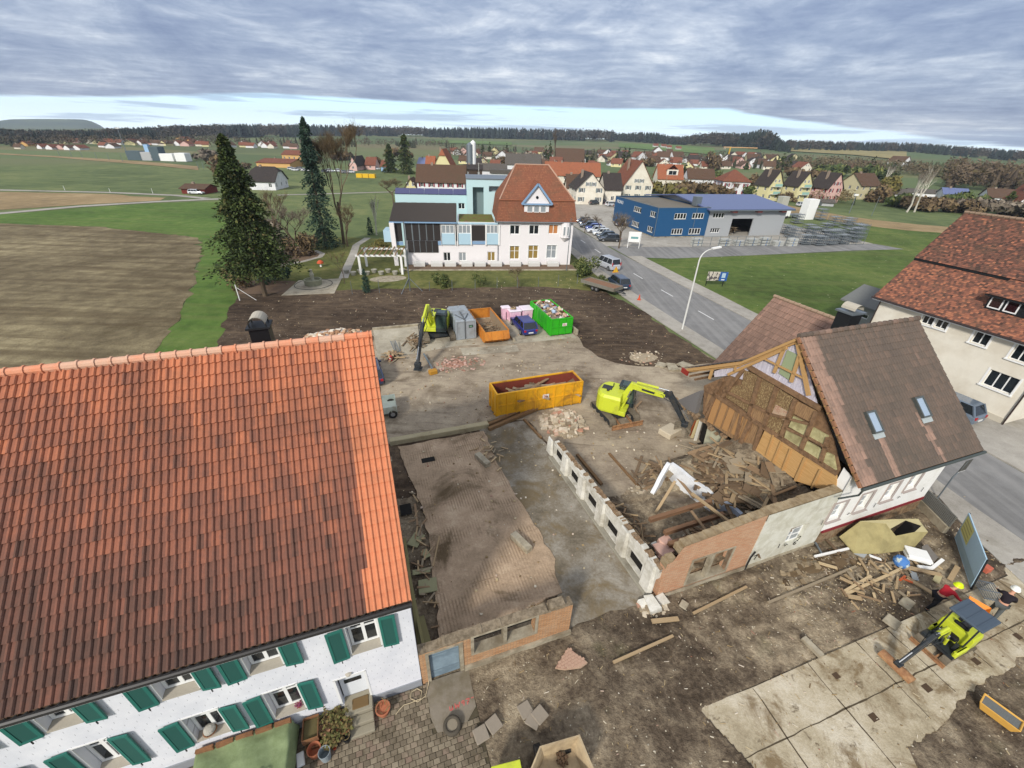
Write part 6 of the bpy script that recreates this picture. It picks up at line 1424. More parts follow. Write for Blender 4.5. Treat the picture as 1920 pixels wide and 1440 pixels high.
sheet('concrete_track',pts+[(28.25,-7.0),(29.0,-4.9),(28.6,-3.6)]+up,.10,M_track,thick=.09)
MJ=mat('joint_dirt','#4c4232',.95,var=.3)
m=MB()
def joint(a,b,w_=.035):
 rnd=random.Random(int(a[0]*100));n=max(2,int(hypot(b[0]-a[0],b[1]-a[1])/.4));P_=[(a[0]+(b[0]-a[0])*i/n+rnd.gauss(0,.012),a[1]+(b[1]-a[1])*i/n+rnd.gauss(0,.012))for i in range(n+1)]
 for p,q in zip(P_[:-1],P_[1:]):m.bar(W(*p,.1025),W(*q,.1025),w_*rnd.uniform(.6,1.7),.004)
joint((9.7,-5.72),(29,-5.95));
for u,k in((11.9,.2),(14.7,.1),(17.45,.1),(19.3,0),(21.9,.1),(24.6,.1),(27.1,.1)):joint((u,-4.15),(u-k,trk_low(u)+.25))
tag(m.build('slab_joints',MJ),kind='structure')
for(x,y,s_)in((1908,1193,.3),(1830,1240,.3),(1738,1290,.32),(1638,1345,.3),(1568,1267,.26)):
 q=g(x,y,.1);o=sheet('drain_patch',[(-s_/2,-s_*.4),(s_/2,-s_*.4),(s_/2,s_*.4),(-s_/2,s_*.4)],0,mat('drain_dirt','#4a3a2b',.9,var=.3),world=True);o.location=Vector((q.x,q.y,.106));o.rotation_euler=(0,0,SITE_A)
rnd=random.Random(77);m=MB()
for k in range(1700):
 u,v=rnd.uniform(2,30),rnd.uniform(-10,.1)
 if rnd.random()<.45:u,v=rnd.gauss(21,3.6),rnd.gauss(-2.1,1.3)
 if v>.1 or(9.5<u and v<trk_low(u)and rnd.random()<.6):continue
 z=max(mudh(u,v),.1 if ontrack(u,v)else 0)+.01;m.cur=rnd.random();a=rnd.uniform(0,6.3);l_=rnd.choice((.03,.04,.05,.07,.12,.2));w_=rnd.uniform(.012,.035)
 p=W(u,v,z);d=Vector((cos(a),sin(a),rnd.uniform(-.1,.2)))*l_/2;m.bar(p-d,p+d,w_,rnd.uniform(.008,.03))
tag(m.build('scattered_chips',mat('chips','#a09070',.85,rndmix=[(0,'#6d5a40'),(.35,'#9a8560'),(.6,'#b7a888'),(.85,'#cfc6b4'),(1,'#8a5a44')]),attr=True),kind='stuff',label='splinters, stone chips and straw scattered over the churned mud',cat='debris')
m=MB();rnd=random.Random(78)
for k in range(1500):
 r_=rnd.random()
 if r_<.5:u,v,z=rnd.uniform(.3,20),rnd.uniform(1,30),.1
 else:u,v,z=rnd.uniform(-12,31),rnd.uniform(18,49),.07
 if u<6.4 and v<14.6:z=.15
 m.cur=rnd.random();m.rock(W(u,v,z),rnd.choice((.02,.03,.03,.05,.07)),rnd)
tag(m.build('scattered_stones',MATS['chips'],attr=True),kind='stuff',label='small stones strewn over yard and turned soil',cat='stones')
def heap(name,label,cu,cv,ru,rv,h,n,rr,mats_,seed,cat='rubble',pw=1.0):
 rnd=random.Random(seed);m=MB();st=[]
 N=20;core=[(0,0)];
 vs=[W(cu,cv,h*.72)];
 for k in range(1,6):
  for i in range(N):a=2*pi*i/N;f=k/5;r_=f*(1+.14*noise.noise(Vector((cos(a)*2,sin(a)*2,seed))));vs.append(W(cu+ru*r_*cos(a),cv+rv*r_*sin(a),max(0,h*.72*(1-f**1.3))+.02))
 m.cur=.3;m.add(vs,[(0,1+i,1+(i+1)%N)for i in range(N)]+[(1+(k-1)*N+i,1+k*N+i,1+k*N+(i+1)%N,1+(k-1)*N+(i+1)%N)for k in range(1,5)for i in range(N)])
 for k in range(n):
  a,f=rnd.uniform(0,2*pi),sqrt(rnd.random())*1.08;r_=rr*rnd.choice((.4,.5,.6,.8,1.0,1.5));m.cur=rnd.random();m.rock(W(cu+ru*f*cos(a),cv+rv*f*sin(a),max(0,h*.75*(1-f**1.3))+r_*.25),r_,rnd)
 return tag(m.build(name,mats_,attr=True),label,cat,None,'stuff')
M_st=mat('rubble_stone','#a39680',.9,rndmix=[(0,'#7d6e5a'),(.3,'#9b8d76'),(.6,'#b3a690'),(.85,'#c9bda8'),(1,'#a87862')],var=.25,scale=6,bump=.2)
heap('rubble_heap','heap of pale broken stones between yellow container and excavator',12.35,13.9,1.55,1.75,.75,620,.16,M_st,5)
heap('rubble_heap','heap of plaster, bricks and plastic showing over the farmhouse ridge',-3.6,34.9,2.6,.9,.7,330,.2,mat('rubble_mix','#b3a08a',.9,rndmix=[(0,'#8a6a50'),(.3,'#b08a6c'),(.55,'#c4b196'),(.8,'#d7d2c6'),(1,'#6b6f78')],var=.25,scale=6),6)
heap('plaster_crumbs','flattened pink plaster rubble near the parked large excavator',6.9,25.2,2.6,1.5,.1,380,.09,mat('pink_plaster','#a3806c',.9,rndmix=[(0,'#7e5a48'),(.4,'#a88270'),(.8,'#b5968a'),(1,'#c0a595')],var=.25,scale=6),7)
heap('debris_stones','loose stones scattered around the back edge of the yard',24.5,21.6,2.2,1.4,.1,120,.1,M_st,8)
for(cu,cv,s_,sd_)in((10.15,-.1,.5,1),(11.6,1.3,.6,2),(13.6,6.2,.5,3),(19.6,8.2,.8,4)):heap('debris_stones','loose stones and bricks lying at the foot of the ruined walls',cu,cv,s_*1.3,s_,.2,60,.1,M_st,sd_+20)
plank_heap('timber_debris','great tangle of boards and beams filling the torn open building below the pine cladding',18.2,3.9,2.2,3.2,1.5,.45,120,11,L=(.6,2.8),mats=(1,3,0,4,3),slope=.42)
plank_heap('board_debris','wide brown floor boards broken across the timber tangle',18.0,3.6,2.2,3.0,1.62,.35,34,19,L=(.5,1.5),mats=(3,1,3,4),wr=(.3,.62),slope=.42)
plank_heap('timber_debris','splintered laths and boards just inside the pillared white wall',11.5,3.4,.6,2.2,.35,.5,46,12,L=(.4,1.6),mats=(3,1,0),wr=(.03,.12))
plank_heap('timber_debris','broken boards behind the white inner wall corner',15.6,7.2,1.6,.9,.15,.3,26,13,L=(.5,2.4),mats=(3,1,3,0))
plank_heap('timber_debris','broken laths lying between the floor joists and the front wall',14.6,1.9,1.6,1.0,.3,.4,34,14,L=(.4,1.5),mats=(3,1,4))
M_joist=mat('joist_wood','#7a5c44',.85,var=.3,scale=3,stretch=(.6,8,8),bump=.3,dark='#55402f')
def pbeam(x0,y0,z0,x1,y1,z1,w_,h_,label,mt=None,name='timber_beam',cat='beam',group=None):return beam(g(x0,y0,z0),g(x1,y1,z1),w_,h_,label,mt,name,cat,group)
GJ='floor joists left over the cellar'
pbeam(1218,975,1.7,1332,940,1.75,.2,.22,'floor joist farthest from the front wall, over the open cellar',M_joist,group=GJ)
pbeam(1246,999,1.7,1356,964,1.75,.2,.22,'middle floor joist over the open cellar',M_joist,group=GJ)
pbeam(1254,1021,1.7,1372,984,1.75,.2,.22,'floor joist nearest the front wall, over the open cellar',M_joist,group=GJ)
pbeam(1296,958,1.95,1332,1006,1.95,.13,.06,'short plank laid across the three floor joists',M_wd[1])
pbeam(1297,925,2.2,1368,979,1.95,.14,.1,'pale squared timber leaning over the joists',M_wd[0])
pbeam(1229,962,1.0,1266,902,2.2,.14,.05,'plank leaning against the white inner wall',M_wd[0])
pbeam(1278,867,1.2,1452,962,1.9,.12,.12,'long thin timber running across the whole timber tangle',M_wd[4])
pbeam(1306,876,1.4,1392,925,1.8,.2,.12,'broad beam on the upper left of the timber tangle',M_wd[1])
pbeam(1330,890,.5,1393,868,.5,.25,.22,'yellowish beam at the back rim of the timber tangle',M_wd[2])
pbeam(1262,1015,1.3,1352,1016,1.3,.03,.03,'thin rusty rod over the cellar',M_rust,'iron_rod','rod')
m=MB().rock((0,0,0),.5,random.Random(5)).rock((.35,.35,.05),.38,random.Random(6)).rock((-.3,-.3,0),.35,random.Random(7));o=single('brickwork_lump',m,mat('pink_masonry','#c09c8c',.9,var=.2,scale=5,bump=.3),'big pinkish lump of masonry resting inside the corner of the brick facade','rubble',g(1246,1035,1.3),.4)
MB().box(0,-.15,0,.4,.15,1.25)if 0 else None
single('rubble_bank',MB().rock((0,0,0),.8,random.Random(15),.9),M_mud,'bank of earth under the masonry lump','earth',g(1240,1042,.5),.2)
for k,(x,y)in enumerate(((1227,1020),(1231,1032),(1240,1040))):single('fallen_brick',MB().bbox(-.16,-.09,-.05,.16,.09,.05,.01),M_lime,('pale block farthest from the masonry lump','pale block between two others left of the masonry lump','pale block touching the masonry lump')[k],'brick',g(x,y,1.15),.5+k,'pale blocks inside the pillared wall')
pbeam(1082,852,.2,1128,908,.2,.18,.12,'brownish beam lying parallel to the pillared wall',M_beam);pbeam(1142,850,.12,1200,915,.12,.14,.1,'thin beam lying on the dark yard floor',M_beam)
for k,(x,y,a)in enumerate(((905,865,-1.25),(977,1020,-1.2))):single('concrete_block',MB().bbox(-.65,-.2,0,.65,.2,.3,.03),M_conc,('concrete block lying at the far right of the clay floor','longer concrete block lying in the middle of the clay floor')[k],'block',g(x,y,.14),SITE_A+a)
for k,(x,y,sx,sy,a,lb)in enumerate(((780,1012,.42,.3,.9,'green grey board nearest the low wall on the clay floor edge'),(798,1038,.16,.26,.3,'small greenish board beside the larger one'),(790,1071,.42,.14,-.1,'narrow green grey board above the square one'),(802,1098,.42,.36,-.1,'square green grey board by the farmhouse corner'))):single('loose_board',MB().bbox(-sx,-sy,0,sx,sy,.03),mat('green_board','#8c8a6a',.85,var=.12,scale=4),lb,'board',g(x,y,.2),SITE_A+a,'green grey boards beside the farmhouse gable')
pbeam(812,1062,.2,824,1005,.2,.07,.05,'thin batten lying upright on the clay floor',M_wd[0]);pbeam(778,945,.2,783,985,.25,.12,.06,'dark batten beside the pit at the farmhouse gable',M_wd[1])
for(x,y,a_,b_2,nm)in((803,862,.42,.22,'rectangular pit in the upper clay floor'),(761,955,.3,.4,'rectangular pit beside the farmhouse gable')):
 q=g(x,y,.15);o=MB().box(-a_,-b_2,-.01,a_,b_2,.006).build('floor_pit',M_interior);o.location=q;o.rotation_euler=(0,0,SITE_A);tag(o,kind='structure')
plank_heap('small_debris','small splintered boards along the farmhouse gable',.9,5.5,.5,4.5,.12,.12,34,31,L=(.2,.8),mats=(0,1,4),wr=(.03,.1))
plank_heap('small_debris','bricks and sticks scattered on the far clay floor',6.2,12.2,1.1,1.8,.15,.08,30,32,L=(.15,.6),mats=(0,2,4),wr=(.03,.1))
m=MB();T=thing('brick_fragment','triangular fragment of pink brickwork lying on the grey mud','rubble',g(1066,1241,.12),SITE_A+.15)
FP=[(-.62,.02),(.25,.42),(.62,-.4),(.3,-.42),(-.3,-.2)];fixn(MB().prism(FP,0,.12).build('brickwork',brickmat('brick_pink','#ab8b78','#9a7866','#b5a288',.2,.09),T))
rnd=random.Random(3);m=MB()
for r_ in range(8):
 for c in range(8):
  x,y=-.6+c*.16+(.08 if r_%2 else 0),-.42+r_*.105
  ins=all(((FP[(i+1)%5][0]-FP[i][0])*(y-FP[i][1])-(FP[(i+1)%5][1]-FP[i][1])*(x-FP[i][0]))<0 for i in range(5))
  if ins:m.box(x-.07,y-.043,.12,x+.07,y+.043,.133)
m.build('brick_courses',mat('bricks_pink','#b0917c',.9,var=.3,scale=9),T)
for k,(x,y,a)in enumerate(((985,1331,.2),(1000,1350,.75),(926,1358,.35),(902,1377,.15),(1012,1340,.4))):single('paving_slab',MB().bbox(-.24,-.24,0,.24,.24,.05),mat('paver_grey','#8b8173',.9,var=.15,scale=4),('square slab leaning over another below the brick fragment','square slab turned to a point','square slab right of the tyre','square slab nearest the tyre','small slab piece right of the turned slab')[k],'slab',g(x,y,.12+.013*k),SITE_A+a,'loose paving slabs below the brick wall')
for k,(x,y,sx,sy,a)in enumerate(((1700,1131,.36,.22,.2),(1672,1166,.32,.26,.2),(1282,1134,.2,.16,.5))):single('concrete_slab',MB().bbox(-sx,-sy,0,sx,sy,.05),M_conc,('loose pale slab between planks and mini excavator','loose pale slab touching the concrete track','pale slab lying below the brick facade')[k],'slab',g(x,y,.14),SITE_A+a)
pbeam(1506,1196,.15,1541,1231,.15,.24,.16,'row of old kerb blocks beside the concrete track',M_conc,'kerb_blocks','kerb');pbeam(1222,1165,.2,1272,1160,.18,.18,.07,'short pale plank below the brick facade',M_wd[0])
pbeam(1150,1242,.12,1262,1192,.12,.1,.08,'left piece of the sunken pale edging strip',M_wd[0],'edging','edging');pbeam(1300,1150,.12,1400,1100,.13,.1,.08,'middle piece of the sunken pale edging strip',M_wd[0],'edging','edging');pbeam(1440,1130,.13,1605,1062,.15,.1,.08,'long grey edging strip below the heap of planks',M_wd[4],'edging','edging')
def q7(x,y,z=.15):return g(1520+x/6.857,950+y/6.857,z)
M_tan=mat('tan_panel','#9b9064',.8,var=.12,scale=1.5,col2='#8a8058',dark='#756a48');M_tan2=mat('tan_panel_light','#a89e78',.8,var=.1,scale=2)
T=thing('folded_dormer','folded tan sheet housing with a dark square hole, lying at the white facade','panel',q7(900,400,0),0);o0=T.location
def fq(pts,m_,th=.04):
 P_=[q7(x,y,z)-o0 for x,y,z in pts];fixn(MB().ext(P_,(0,0,-th)).build('panel',m_,T))
fq([(370,385,.5),(640,185,1.35),(970,215,1.35),(1095,375,.95),(880,600,.45),(560,600,.3)],M_tan)
fq([(880,600,.45),(1095,375,.95),(1340,325,1.15),(1510,325,1.05),(1350,505,.45),(1250,555,.35)],M_tan)
fq([(640,185,1.36),(1060,160,1.5),(1385,155,1.5),(1430,240,1.35),(1225,170,1.46),(1020,285,1.2),(970,215,1.36)],M_tan2)
fq([(1385,155,1.5),(1510,325,1.05),(1340,325,1.15),(1430,240,1.35)],M_tan2)
fq([(475,450,.46),(560,600,.3),(690,655,.25),(760,570,.4)],mat('grey_sheet','#8d9191',.7,var=.1))
fixn(MB().ext([q7(x,y,.25)-o0 for x,y in((1050,340),(1225,180),(1430,245),(1320,330),(1100,365))],(0,0,-.1)).build('dark_inside',M_interior,T))
for k,(a,b,w_,c,lb)in enumerate((((440,1130),(1160,800),.12,2,'longest pale plank of the heap, lying diagonally'),((440,1085),(775,890),.12,2,'pale plank parallel to and above the longest one'),((1240,915),(1610,1140),.2,0,'broad pale plank pointing at the worker in red'),((1210,770),(1680,880),.22,0,'broad plank under the white panels'),((1790,940),(1890,770),.2,0,'short broad plank beside the blue banner'),((200,420),(370,600),.17,3,'brown plank leaning at the white facade'),((100,720),(340,790),.15,2,'short yellowish plank below the brown plank'),((375,910),(545,990),.16,0,'short pale plank left of the two long ones'),((440,870),(515,930),.14,0,'shortest pale plank of the heap'),((480,835),(590,990),.14,4,'greyish plank crossing the short pale ones'),((475,1150),(650,1180),.2,0,'short broad plank under the longest one'),((600,1125),(900,1215),.07,1,'thin lath at the lower rim of the heap'),((700,920),(970,1230),.05,3,'dark thin lath crossing the longest plank'),((1120,900),(1100,1050),.09,0,'small lath right below the blue sack'),((1130,1085),(1230,1160),.13,4,'small grey plank left of the broad pale one'),((1040,1090),(1080,1230),.1,0,'upright lath at the lower rim'),((620,660),(725,825),.12,0,'plank under the folded tan housing'),((760,690),(870,800),.14,0,'plank with splintered end under the tan housing'),((1260,1140),(1410,1130),.05,1,'thin stick beside the broad pale plank'))):
 beam(q7(*a,.17+.02*(k%4)),q7(*b,.2+.03*(k%3)),w_,.05,lb,M_wd[c],'plank','plank','planks strewn before the white facade')
beam(q7(50,640,.2),q7(520,530,.3),.09,.09,'white pipe lying at the white facade',M_winw,'pipe','pipe');beam(q7(60,460,.3),q7(150,620,.2),.07,.07,'grey pipe crossing under the white pipe',M_zinc,'pipe','pipe');beam(q7(755,625,.35),q7(905,680,.25),.12,.05,'white lacquered strip under the folded tan housing',M_winw,'strip','strip')
single('blue_sack',MB().lathe((0,0,0),[(.12,0),(.3,.08),(.34,.25),(.27,.42),(.1,.5),(0,.5)],14),mat('sack_blue','#4a78b4',.6,col2='#b9c4bf',scale=3,thr=(.5,.55),bump=.5),'knotted blue and white plastic sack','sack',q7(1135,745,.12))
single('white_panel_stack',MB().bbox(-.5,-.35,0,.5,.35,.1,.01).bbox(-.46,-.38,.1,.52,.3,.2,.01).bbox(-.5,-.34,.2,.46,.32,.28,.01),M_winw,'stack of white panels beside the blue sack','panel',q7(1350,640,.3),SITE_A-.7)
single('grey_sheet',MB().ext([q7(1430,510,.5),q7(1500,480,.5),q7(1640,650,.3),(q7(1560,745,.2)),q7(1440,690,.3)],(0,0,-.03)),mat('felt_grey','#6b6660',.85,var=.2,scale=3),'dark grey felt sheet beside the white panels','sheet')
beam(q7(1380,770,.25),q7(1560,790,.22),.14,.08,'pale bent moulding under the grey felt',M_winw,'moulding','strip');beam(q7(1560,790,.22),q7(1700,680,.3),.14,.08,'pale moulding pointing at the blue banner',M_winw,'moulding','strip')
for k,pts in enumerate((((1270,820),(1360,850),(1400,960),(1310,930)),((1600,880),(1700,885),(1655,990),(1565,940)))):single('panel_piece',MB().ext([q7(x,y,.2+.02*k)for x,y in pts],(0,0,-.03)),(mat('grey_sheet','#8d9191'),M_tan2)[k],('grey board piece below the blue sack','tan board piece under the broad plank')[k],'board')
single('orange_bracket',MB().bar((-.25,0,0),(.25,.05,0),.09,.06).bar((0,0,0),(.2,-.3,0),.08,.06),mat('orange_metal','#a8512c',.6),'rusty orange metal bracket among the planks','bracket',q7(1190,925,.22),.4)
plank_heap('small_debris','small broken pieces spread over the heap of planks',21.9,-2.4,3.2,1.0,.1,.12,60,35,L=(.12,.5),mats=(0,2,4,1),wr=(.03,.12))
heap('debris_stones','stones and clods at the foot of the white facade',19.5,-1.0,2.6,.5,.15,90,.11,mat('clods','#6e5c44',.95,rndmix=[(0,'#4e3f2e'),(.5,'#6e5c44'),(1,'#93836a')]),51)
single('stone_basin',MB().lathe((0,0,0),[(.3,0),(.34,.25),(.28,.27),(.24,.1),(0,.08)],12),M_conc,'crumbling stone basin at the foot of the white facade','basin',q7(180,360,.15))if 0 else None
T=thing('construction_banner','large pale blue site banner with yellow top standing at the pavement','banner',g(1806,1055),0);o0=T.location
bl,br_,tr_,tl_=g(1792,1009,.12),g(1822,1102,.12),g(1852,1049,1.75),g(1818.5,962,1.75);nrm=(br_-bl).cross(tl_-bl).normalized()
def bq(a,b):return bl.lerp(br_,a).lerp(tl_.lerp(tr_,a),b)-o0
mban=mat('banner_blue','#a3bed0',.6,var=.1,scale=2,col2='#a3bfcf');fixn(MB().ext([bq(0,0),bq(1,0),bq(1,1),bq(0,1)],nrm*.05).build('panel',mban,T))
sg=-1 if nrm.x>0 else 1;sg=1 if(nrm.dot(Vector((0,0,CAMH))-bl)>0)else-1;off=nrm*(.056 if sg>0 else-.004)
my=mat('banner_yellow','#c3c07a',.6);mg=mat('banner_grey','#8ea4ad',.6)
MB().poly([bq(.03,.4)+off,bq(.40,.4)+off,bq(.40,.95)+off,bq(.03,.95)+off]).build('yellow_field',my,T);MB().poly([bq(.02,.04)+off*1.02,bq(.98,.04)+off*1.02,bq(.98,.3)+off*1.02,bq(.02,.3)+off*1.02]).build('grey_field',mg,T)
m=MB()
for k in range(4):m.poly([bq(.06,.46+k*.12)+off*1.1,bq(.36,.46+k*.12)+off*1.1,bq(.36,.5+k*.12)+off*1.1,bq(.06,.5+k*.12)+off*1.1])
m.build('banner_lettering',mat('banner_olive','#9c9460',.6),T)
m=MB();
for a in(0,1):m.bar(bq(a,-.06),bq(a,1.0),.06,.06)
m.build('frame_post',M_dark,T)if 0 else None
for a in(0,1):MB().bar(bq(a,-.06),bq(a,1.0),.06,.06).build('frame_post',M_dark,T)
T=thing('picket_fence','grey picket fence standing on a low retaining wall by the pavement','fence',g(1723,930,0),0);o0=T.location;a,b=g(1722,931,.55),g(1779,988,.55)
a.z=b.z=0;d=(b-a);MB().bar(a-o0+Vector((0,0,.28)),b-o0+Vector((0,0,.28)),.2,.56).build('base_wall',M_conc,T)
mp_=mat('picket_grey','#6b6b66',.8,var=.1)
for z in(.68,1.15):MB().bar(a-o0+Vector((0,0,z)),b-o0+Vector((0,0,z)),.04,.05).build('rail',mp_,T)
for i in range(26):q=a.lerp(b,i/25)-o0;MB().box(q.x-.03,q.y-.03,.58,q.x+.03,q.y+.03,1.32).build('picket',mp_,T)
T=thing('road_sign','road sign on a bent grey pole seen from behind, at the picket fence','road sign',g(1757,935,.1),SITE_A)
fr_=Fr(T.location,SITE_A);MB().tube([(0,0,0),(0,0,1.7),(.1,-.03,2.1),(.18,-.05,2.9)],.04,8).build('pole',M_zinc,T)
MB().box(.0,-.07,2.15,.62,-.05,2.95).build('sign_plate',mat('sign_back','#4b4a44',.6),T);MB().box(-.01,-.068,2.12,.63,-.045,2.149).build('sign_rim',M_winw,T)
single('orange_box',MB().bbox(-.18,-.14,0,.18,.14,.3),mat('orange_plastic','#b3604a',.6),'small reddish box on the ground behind the blue banner','box',g(1847,1070,.14),.3)
T=thing('wheelbarrow','orange wheelbarrow behind the mini excavator canopy','wheelbarrow',W(23.3,-5.05,.12),SITE_A+.3)
m=MB();m.add([(-.5,-.36,.72),(.55,-.36,.72),(.55,.36,.72),(-.5,.36,.72),(-.25,-.2,.42),(.25,-.2,.38),(.25,.2,.38),(-.25,.2,.42)],[(0,4,5,1),(1,5,6,2),(2,6,7,3),(3,7,4,0),(4,7,6,5)]);so_=m.build('tray',mat('tray_orange','#d8801c',.5),T);so_.modifiers.new('s','SOLIDIFY').thickness=.02
MB().cyl((.62,-.04,.2),(.62,.04,.2),.2,n=16).build('wheel',M_tyre,T)
for y in(-.22,.22):MB().bar((.6,y*.3,.2),(-1.0,y*1.2,.6),.04,.04).build('handle',M_blk,T);MB().bar((-.3,y,.45),(-.4,y,0),.03,.03).build('leg',M_blk,T)
T=thing('steel_grate','pair of grey steel grates leaning behind the wheelbarrow','grate',g(1850,1112,.15),SITE_A-.6)
for k in range(9):MB().bar((-.4+k*.1,-.5,.1),(-.4+k*.1,.5,.25),.02,.03).build('bar',M_zinc,T)
for y in(-.45,0,.45):MB().bar((-.42,y,.1+(y+.5)*.15),(.42,y,.1+(y+.5)*.15),.03,.03).build('cross_bar',M_zinc,T)
T=thing('mortar_tub','yellow mortar tub full of grey mortar at the bottom right','tub',g(1868,1343,.12),SITE_A-radians(77))
m=MB();m.add([(-.42,-.22,0),(.42,-.22,0),(.42,.22,0),(-.42,.22,0),(-.55,-.29,.36),(.55,-.29,.36),(.55,.29,.36),(-.55,.29,.36),(-.5,-.25,.36),(.5,-.25,.36),(.5,.25,.36),(-.5,.25,.36),(-.48,-.23,.29),(.48,-.23,.29),(.48,.23,.29),(-.48,.23,.29)],[(3,2,1,0)]+[(i,(i+1)%4,4+(i+1)%4,4+i)for i in range(4)]+[(4+i,4+(i+1)%4,8+(i+1)%4,8+i)for i in range(4)]+[(8+i,8+(i+1)%4,12+(i+1)%4,12+i)for i in range(4)]);o=m.build('tub',mat('tub_yellow','#c99b4a',.6,var=.12,scale=3),T);soft(o,.03)
MB().box(-.49,-.24,.25,.49,.24,.31).build('mortar',mat('mortar_grey','#6d6f6c',.95,var=.2,scale=12,bump=.8),T)
M_terra=mat('terracotta','#a5664a',.85,var=.15,scale=6);M_terl=mat('terracotta_rim','#b98a70',.85,var=.15,scale=6)
M_leaf=mat('dry_leaf','#5f6136',.85,var=.4,scale=8,col2='#6f5a3a');M_twig=mat('twig','#7a6b4a',.9,var=.2)
def pot(label,x,y,r,h,mt,rim=None,plant=0,soil=True,z=.06,group='flower pots beside the farmhouse steps'):
 T=thing('flower_pot',label,'flower pot',g(x,y,z),rnd.uniform(0,3),group)
 MB().lathe((0,0,0),[(r*.7,0),(r,h),(r*1.08,h),(r*1.08,h+.04),(r*.9,h+.04),(r*.86,h-.05),(0,h-.06)]if soil else[(r*.8,0),(r,h),(r*.92,h),(r*.75,.03),(0,.03)],18).build('pot',mt,T,smooth=False)
 if plant==1:
  m=MB();
  for k in range(150):a,b=rnd.uniform(0,6.3),rnd.uniform(.1,1.4);rr=r*rnd.uniform(.2,1.5);p=Vector((cos(a)*rr,sin(a)*rr,h+abs(rnd.gauss(.1,.12))));d=Vector((rnd.gauss(0,1),rnd.gauss(0,1),rnd.gauss(0,.6))).normalized()*.05;e=Vector((-d.y,d.x,.02));m.quad(p-d,p+e,p+d,p-e)
  m.build('leaves',M_leaf,T)
 if plant==2:
  m=MB()
  for k in range(22):a=rnd.uniform(0,6.3);q=Vector((cos(a)*r*.5,sin(a)*r*.5,h));m.tube([q,q+Vector((cos(a)*.06,sin(a)*.06,.12)),q+Vector((cos(a+1)*r*.7,sin(a+1)*r*.7,.2))],.006,4)
  m.build('twigs',M_twig,T)
 return T
rnd=random.Random(50)
pot('terracotta pot with brown twigs right of the steps',720,1336,.24,.32,M_terra,plant=2)
pot('terracotta pot with dead stalks at the foot of the house wall left of the steps',648,1368,.24,.3,M_terra,plant=1);pot('pot of grey green plants in the middle of the group',622,1358,.26,.3,M_terl,plant=1);pot('pot with withered plants against the wall',640,1352,.22,.28,M_terra,plant=1)
pot('pale rimmed pot with a white ornament',612,1375,.19,.3,M_terl,plant=2);pot('round pot of low green plants next to the grey bucket',624,1395,.19,.24,M_terl,plant=1)
pot('large empty terracotta pot touching the grey bucket',592,1412,.22,.34,M_terra,soil=False);pot('grey plastic bucket standing open',612,1420,.19,.42,mat('bucket_grey','#8d979c',.5),soil=False);pot('tiny orange pot lying before the others',628,1403,.07,.1,mat('orange_pot','#b85c3c',.8),soil=False);pot('small black pot beside the steps',652,1388,.13,.22,M_dark,plant=2)
M_crate=mat('crate_wood','#8a6242',.8,var=.2,scale=4,col2='#74513a')
def crate(label,loc,rz,w_,d_,h_,tilt=0):
 T=thing('wooden_crate',label,'crate',loc,rz);T.rotation_euler=(tilt,0,rz);m=MB()
 for z in(0,.1,.2):
  if z+.08>h_:continue
  m.box(0,0,z,w_,.02,z+.08);m.box(0,d_-.02,z,w_,d_,z+.08);m.box(0,.02,z,.02,d_-.02,z+.08);m.box(w_-.02,.02,z,w_,d_-.02,z+.08)
 m.box(0,0,-.02,w_,d_,-.001);m.build('slats',M_crate,T)
 MB().box(.03,.03,0,w_-.03,d_-.03,h_*.5).build('contents',mat('moss_fill','#5e5638',.95,var=.4,scale=9),T);return T
crate('weathered crate standing on another left of the plant pots',W(-4.05,-.75,.35),SITE_A,.5,.68,.3);crate('lower weathered crate under the first, left of the plant pots',W(-4.0,-.85,.06),SITE_A,.52,.7,.26)
T=thing('covered_table','long bench under a draped olive green tarpaulin below the farmhouse windows','table',W(-5.7,-1.0),SITE_A)
m=MB();nx,ny=44,26;vs=[]
for j in range(ny+1):
 for i in range(nx+1):
  x,y=-1.55+3.2*i/nx,-1.25+2.15*j/ny;e=max(0,abs(x-.0)-1.35,-(y+.85));z=.98+.03*sin(x*5+y*3)+.05*fbm(x*1.2,y*2.2,1.0)-min(.85,e*2.2)+.03*sin(y*11)*min(1,e*3)
  x2=x-(x-1.35*copysign(1,x))*.6*(abs(x)>1.35);y2=y if y>-.85 else-.85-(-(y+.85))*.45;vs.append((x2+.02*sin(z*14+y*4),y2+.03*sin(z*12+x*6)*(e>0),z))
m.add(vs,[(j*(nx+1)+i,j*(nx+1)+i+1,(j+1)*(nx+1)+i+1,(j+1)*(nx+1)+i)for j in range(ny)for i in range(nx)])
m.build('tarpaulin',mat('tarp_green','#7f8d66',.7,var=.08,scale=2,col2='#717f58',dark='#5f6a48',bump=.3,bscale=5),T,smooth=True)
for x in(-1.3,1.25):
 for y in(-.8,.75):MB().box(x-.05,y-.05,0,x+.05,y+.05,.94).build('leg',M_crate,T)
for i in range(5):MB().box(-1.35+i*.56,.78,.9,-.87+i*.56,.88,1.1).build('back_board',M_crate,T)
single('hand_hook',MB().tube([(0,0,0),(.1,.02,.02),(.22,0,.01)],.015,6).tube([(-.1,0,0),(-.06,.06,0),(0,.04,0),(0,0,0),(-.06,-.03,0),(-.1,0,0)],.015,6),M_dark,'black iron hook lying on the tarpaulin','hook',W(-5.1,-1.35,1.07),SITE_A-.4)
single('white_box',MB().bbox(-.12,-.2,0,.12,.2,.1),M_winw,'small white plastic box on the cobbles beside the tarpaulin','box',g(564,1425,.06),SITE_A+.15)
